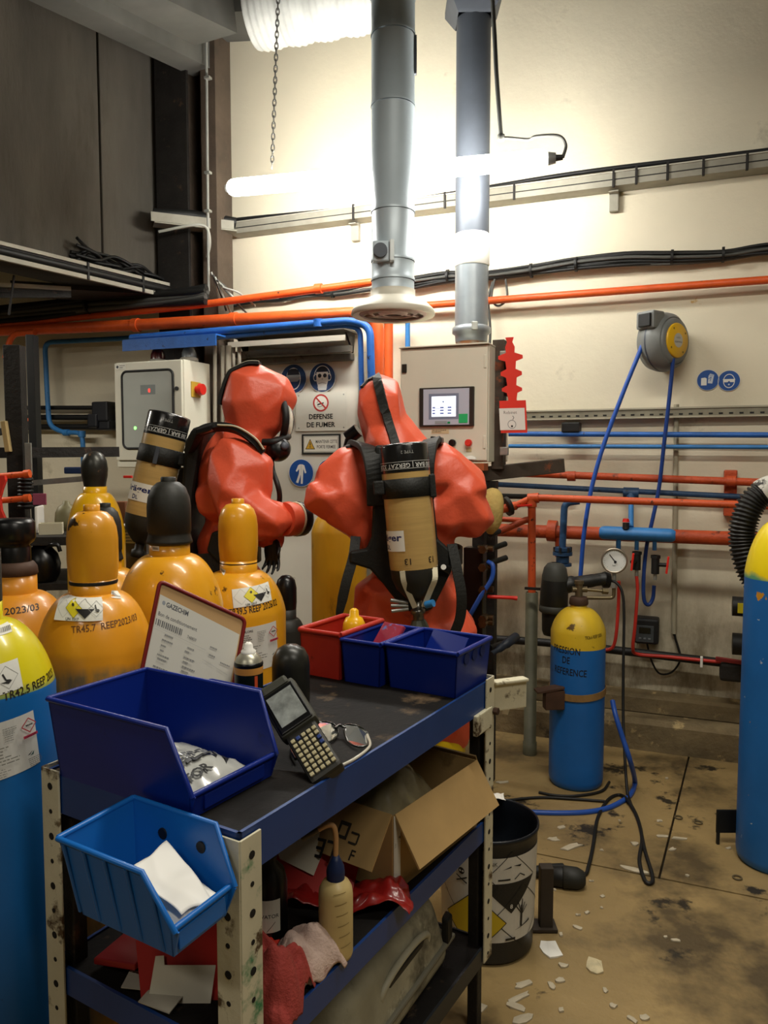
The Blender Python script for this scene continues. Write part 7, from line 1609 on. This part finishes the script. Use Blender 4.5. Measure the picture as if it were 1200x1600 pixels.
# steel channel behind drum and floor plate by the right cylinder
a = atz(852, 1450, 0); mb = MB(); mb.obox(a + UP*.10, V((1, 0, 0)), V((0, 1, 0)), UP, (.04, .035, .20), .003).obox(a + V((-.01, 0, .008)), V((1, 0, 0)), V((0, 1, 0)), UP, (.085, .06, .008)); single('steel_stub', mb, mat('brown_dark_steel', '#3a3128', .6, .2, var=.3), 'short brown steel stub standing behind the drum', 'stub')
a = atz(1150, 1330, 0); t = thing('cylinder_stand', 'low black steel cradle plate behind the right cylinder', 'stand', a)
part(t, 'back_plate', MB().obox(at(1146, 1283, 2.80), V((1, 0, 0)), V((0, 1, 0)), UP, (.13, .008, .09), .004), M_BLACK, True)
pz_ = at(1122, 1300, 2.80); part(t, 'leg', MB().bar(V((pz_.x, pz_.y, .0)), V((pz_.x, pz_.y, at(1122, 1268, 2.80).z)), .010, .010, up=V((1, 0, 0))), M_BLACK, True)
pz2 = pz_ + V((.14, .02, 0)); part(t, 'leg', MB().bar(V((pz2.x, pz2.y, .0)), V((pz2.x, pz2.y, at(1122, 1268, 2.80).z)), .010, .010, up=V((1, 0, 0))), M_BLACK, True)
# pistol-shaped electric tool
YT = 3.52
P = lambda px, py, y=YT: at(px, py, y)
t = thing('electric_tool', 'black pistol shaped electric tool hung beside the reference cylinder', 'power tool', P(863, 990))
M_TOOL = mat('black_tool_body', '#1b1b19', .45, var=.25, vscale=14); k = YT/F
ax_ = (P(868, 880) - P(863, 992)).normalized(); ex, ey, ez = frame(ax_); Mx = Matrix((ex, ey, ez)).transposed().to_4x4(); Mx.translation = P(863, 992); Z = lambda y: (992 - y)*k
part(t, 'motor_housing', MB().lathe([(20*k, Z(948)), (22*k, Z(943)), (21.5*k, Z(920)), (20*k, Z(900)), (17*k, Z(886)), (12*k, Z(879)), (6*k, Z(877)), (.001, Z(877))], 32, Mx), M_TOOL, True)
part(t, 'grey_cap', MB().lathe([(20.4*k, Z(904)), (20.2*k, Z(898)), (17.4*k, Z(885)), (12.3*k, Z(878.3)), (6*k, Z(876.4))], 32, Mx), mat('grey_tool_cap', '#3c3d38', .6, var=.15), True)
part(t, 'collar', MB().lathe([(20*k, Z(956)), (22.5*k, Z(954)), (22.8*k, Z(946)), (20*k, Z(943))], 32, Mx), mat('grey_tool_cap', '#3c3d38'), True)
part(t, 'nozzle_sleeve', MB().lathe([(.001, 0), (14*k, 0), (16.5*k, Z(985)), (18*k, Z(955))], 28, Mx), M_BLACK, True)
part(t, 'handle', MB().tube(smooth_path([P(874, 918), P(895, 912), P(920, 908), P(940, 905), P(949, 907)], 5), [13*k]*6 + [10.5*k]*6 + [10*k]*4 + [12*k]*3 + [12.5*k, 12*k], 16), M_TOOL, True)
part(t, 'handle_end', MB().cyl(P(944, 906), P(952, 907), 13.5*k, 12*k, n=18), M_BLACKG, True)
part(t, 'trigger', MB().obox(P(893, 921), V((1, 0, .1)), V((0, 1, 0)), UP, (.035, .02, .02), .006), M_BLACKG, True)
part(t, 'wall_hook', MB().bar(P(820, 919, 3.6), P(855, 921, 3.56), .014, .012), M_DKSTEEL, True)
# its cord
Gz = lambda px, py, z=.007: atz(px, py, z)
cp_ = [P(951, 907), P(962, 910, 3.5), P(972, 925, 3.48), P(975, 960, 3.46), P(974, 1040, 3.42), P(974, 1130, 3.36), Gz(979, 1225, .05), Gz(984, 1252), Gz(998, 1285), Gz(1008, 1330), Gz(1019, 1366), Gz(1018, 1379), Gz(1008, 1376), Gz(999, 1345), Gz(1003, 1310), Gz(996, 1278), Gz(982, 1252, .016), Gz(968, 1242), Gz(950, 1250), Gz(934, 1278), Gz(927, 1320), Gz(920, 1352), Gz(912, 1367), Gz(880, 1364), Gz(846, 1358)]
single('electric_cable', MB().tube(smooth_path(cp_, 8), .0068, 8), M_BLACK, 'black power cord falling from the tool and looping over the floor', 'cord')
hp = [P(957, 1095, 3.3), P(962, 1118, 3.25), P(972, 1150, 3.22), P(985, 1190, 3.2), Gz(992, 1222), Gz(986, 1240), Gz(972, 1252), Gz(945, 1264), Gz(905, 1270), Gz(845, 1270), Gz(790, 1266)]
single('air_hose', MB().tube(smooth_path(hp, 8), .011, 10), M_HOSE, 'blue hose curving over the floor in front of the reference cylinder', 'hose')
hp = [Gz(780, 1252), Gz(840, 1246), Gz(890, 1248), Gz(945, 1252)]; single('floor_cable', MB().tube(smooth_path(hp, 8), .006, 8), M_BLACK, 'thin black cord lying straight on the floor by the sleeve post', 'cord')
hp = [Gz(842, 1238), Gz(870, 1243), Gz(905, 1243), Gz(940, 1236), Gz(952, 1222)]; single('floor_cable', MB().tube(smooth_path(hp, 8), .006, 8), M_BLACK, 'thin black cord curving round the foot of the reference cylinder', 'cord')
# plug coupling
a, b = Gz(852, 1368, .03), Gz(915, 1374, .03); d = (b - a).normalized(); t = thing('plug_coupling', 'fat black plug coupling lying on the floor beside the drum', 'plug', a)
part(t, 'plug', MB().tube([a, a.lerp(b, .15), a.lerp(b, .2), a.lerp(b, .42)], [.022, .024, .032, .034], 18), M_BLACK, True); part(t, 'socket', MB().tube([a.lerp(b, .42), a.lerp(b, .46), a.lerp(b, .8), a.lerp(b, .95), b], [.030, .038, .036, .026, .016], 18), mat('grimy_black', '#22221d', .6, var=.3), True)
a, b = Gz(835, 1362, .022), Gz(880, 1356, .022); part(t, 'side_plug', MB().tube([a, a.lerp(b, .5), b], [.018, .02, .016], 14), M_BLACK, True)
# paper scraps
R = random.Random(21); GR = 'paper scraps on the floor'; LAB = 'small torn paper scrap lying on the stained floor'
M_SCRAP = mat('scrap_paper', '#bdb29a', .8, var=.15, vscale=20)
def scrap(px, py, w, h, ang, label=LAB, m=None, crk=.25, seed=0, name='paper_scrap', lift=.003):
    o = atz(px, py, lift); r = random.Random(seed + int(px)); n = 9; pts = []
    for k in range(n):
        a = 2*pi*k/n; e = 1 + crk*(r.random() - .5)*2; sq = 1/max(abs(cos(a)), abs(sin(a)))*.85; pts.append((cos(a)*w/2*sq*e, sin(a)*h/2*sq*e))
    ax, ay = V((cos(ang), sin(ang), 0)), V((-sin(ang), cos(ang), 0)); mb = MB(); n = len(pts); top = [o + ax*x + ay*y + UP*(.004*r.random()) for x, y in pts]; bot = [V((p.x, p.y, .0006)) for p in top]
    mb.add(top + bot, [list(range(n)), [n+i for i in range(n)][::-1]] + [(i, n+i, n+(i+1) % n, (i+1) % n) for i in range(n)]); return single(name, mb, m or M_SCRAP, label, 'paper', GR if label == LAB else None)
scrap(860, 1483, .065, .09, .15, 'clean white sheet on the floor touching the black drum', M_WHITE, .06, name='paper_sheet')
scrap(929, 1509, .055, .072, -.2, 'crumpled cream paper square on the floor right of the drum', mat('cream_scrap', '#cdbf9a', .85, var=.3, vscale=30), .12, name='paper_sheet')
for px, py, w, h, a in ((876, 1293, .04, .022, .3), (864, 1311, .045, .032, .2), (892, 1323, .10, .03, .5), (988, 1358, .11, .026, -.55), (1030, 1282, .022, .018, 0), (1034, 1306, .05, .02, -.2), (1062, 1310, .075, .016, -.1), (992, 1318, .03, .03, .4), (1050, 1327, .03, .018, .5), (1138, 1325, .025, .014, 0), (1074, 1368, .016, .014, 0), (940, 1328, .014, .01, 0), (924, 1376, .02, .01, 0), (941, 1400, .016, .012, .4), (902, 1449, .03, .016, -.7), (917, 1426, .02, .012, .6), (903, 1429, .022, .010, 0), (1056, 1469, .03, .012, -.2), (1040, 1464, .012, .01, 0), (940, 1418, .010, .008, 0), (875, 1532, .03, .02, .3), (862, 1540, .02, .03, .2), (747, 1573, .035, .04, .8), (818, 1538, .06, .025, .4), (812, 1558, .08, .02, .5), (806, 1572, .05, .03, -.4), (815, 1592, .07, .03, .4), (987, 1592, .035, .014, -.9), (1007, 1590, .024, .02, .4), (946, 1547, .014, .02, .2), (876, 1578, .016, .016, 0), (958, 1572, .02, .02, .8), (880, 1508, .03, .02, 0), (785, 1222, .06, .02, .2), (905, 1180, .014, .01, 0), (1042, 1216, .016, .012, 0), (866, 1390, .012, .01, 0), (968, 1282, .01, .01, 0), (876, 1460, .012, .018, 0), (708, 1508, .05, .04, .5)):
    size = 'tiny' if max(w, h) < .018 else 'small' if max(w, h) < .032 else 'torn'
    place = 'beside the black drum foot' if px < 900 and py > 1500 else 'by the plug coupling' if px < 930 and py > 1370 else 'near the bottom of the picture' if py > 1500 else 'left of the cable loop' if px < 960 else 'inside the cable loop' if px < 1010 else 'by the floor joint' if py < 1420 else 'on the dark floor stain'
    o_ = scrap(px, py, w, h, a); o_['label'] = size + ' white paper scrap ' + place + (', long and thin' if max(w, h)/min(w, h) > 3 else '')
for px, py, lab in ((1091, 1285, 'small rubber ring on the floor near the joint'), (1152, 1371, 'grey washer ring on the floor right of the joint'), (1060, 1277, 'rusty washer ring above the floor joint')):
    o = atz(px, py, .004); pts = [o + V((.014*cos(2*pi*k/16), .014*sin(2*pi*k/16), 0)) for k in range(16)]; single('floor_ring', MB().tube(pts, .003, 6, closed=True), mat('dull_ring', '#5d5138', .6), lab, 'ring')
# price-tag like paper strip hanging on the bracket
o = at(790, 1096, 1.98); mb = MB(); mb.ribbon(smooth_path([at(786, 1082, 1.98), at(787, 1096, 1.965), at(791, 1106, 1.96), at(789, 1116, 1.965)], 4), V((1, 0, 0)), .016, .0015); single('paper_strip', mb, M_WHITE, 'white paper strip hanging from the cream corner bracket', 'paper')
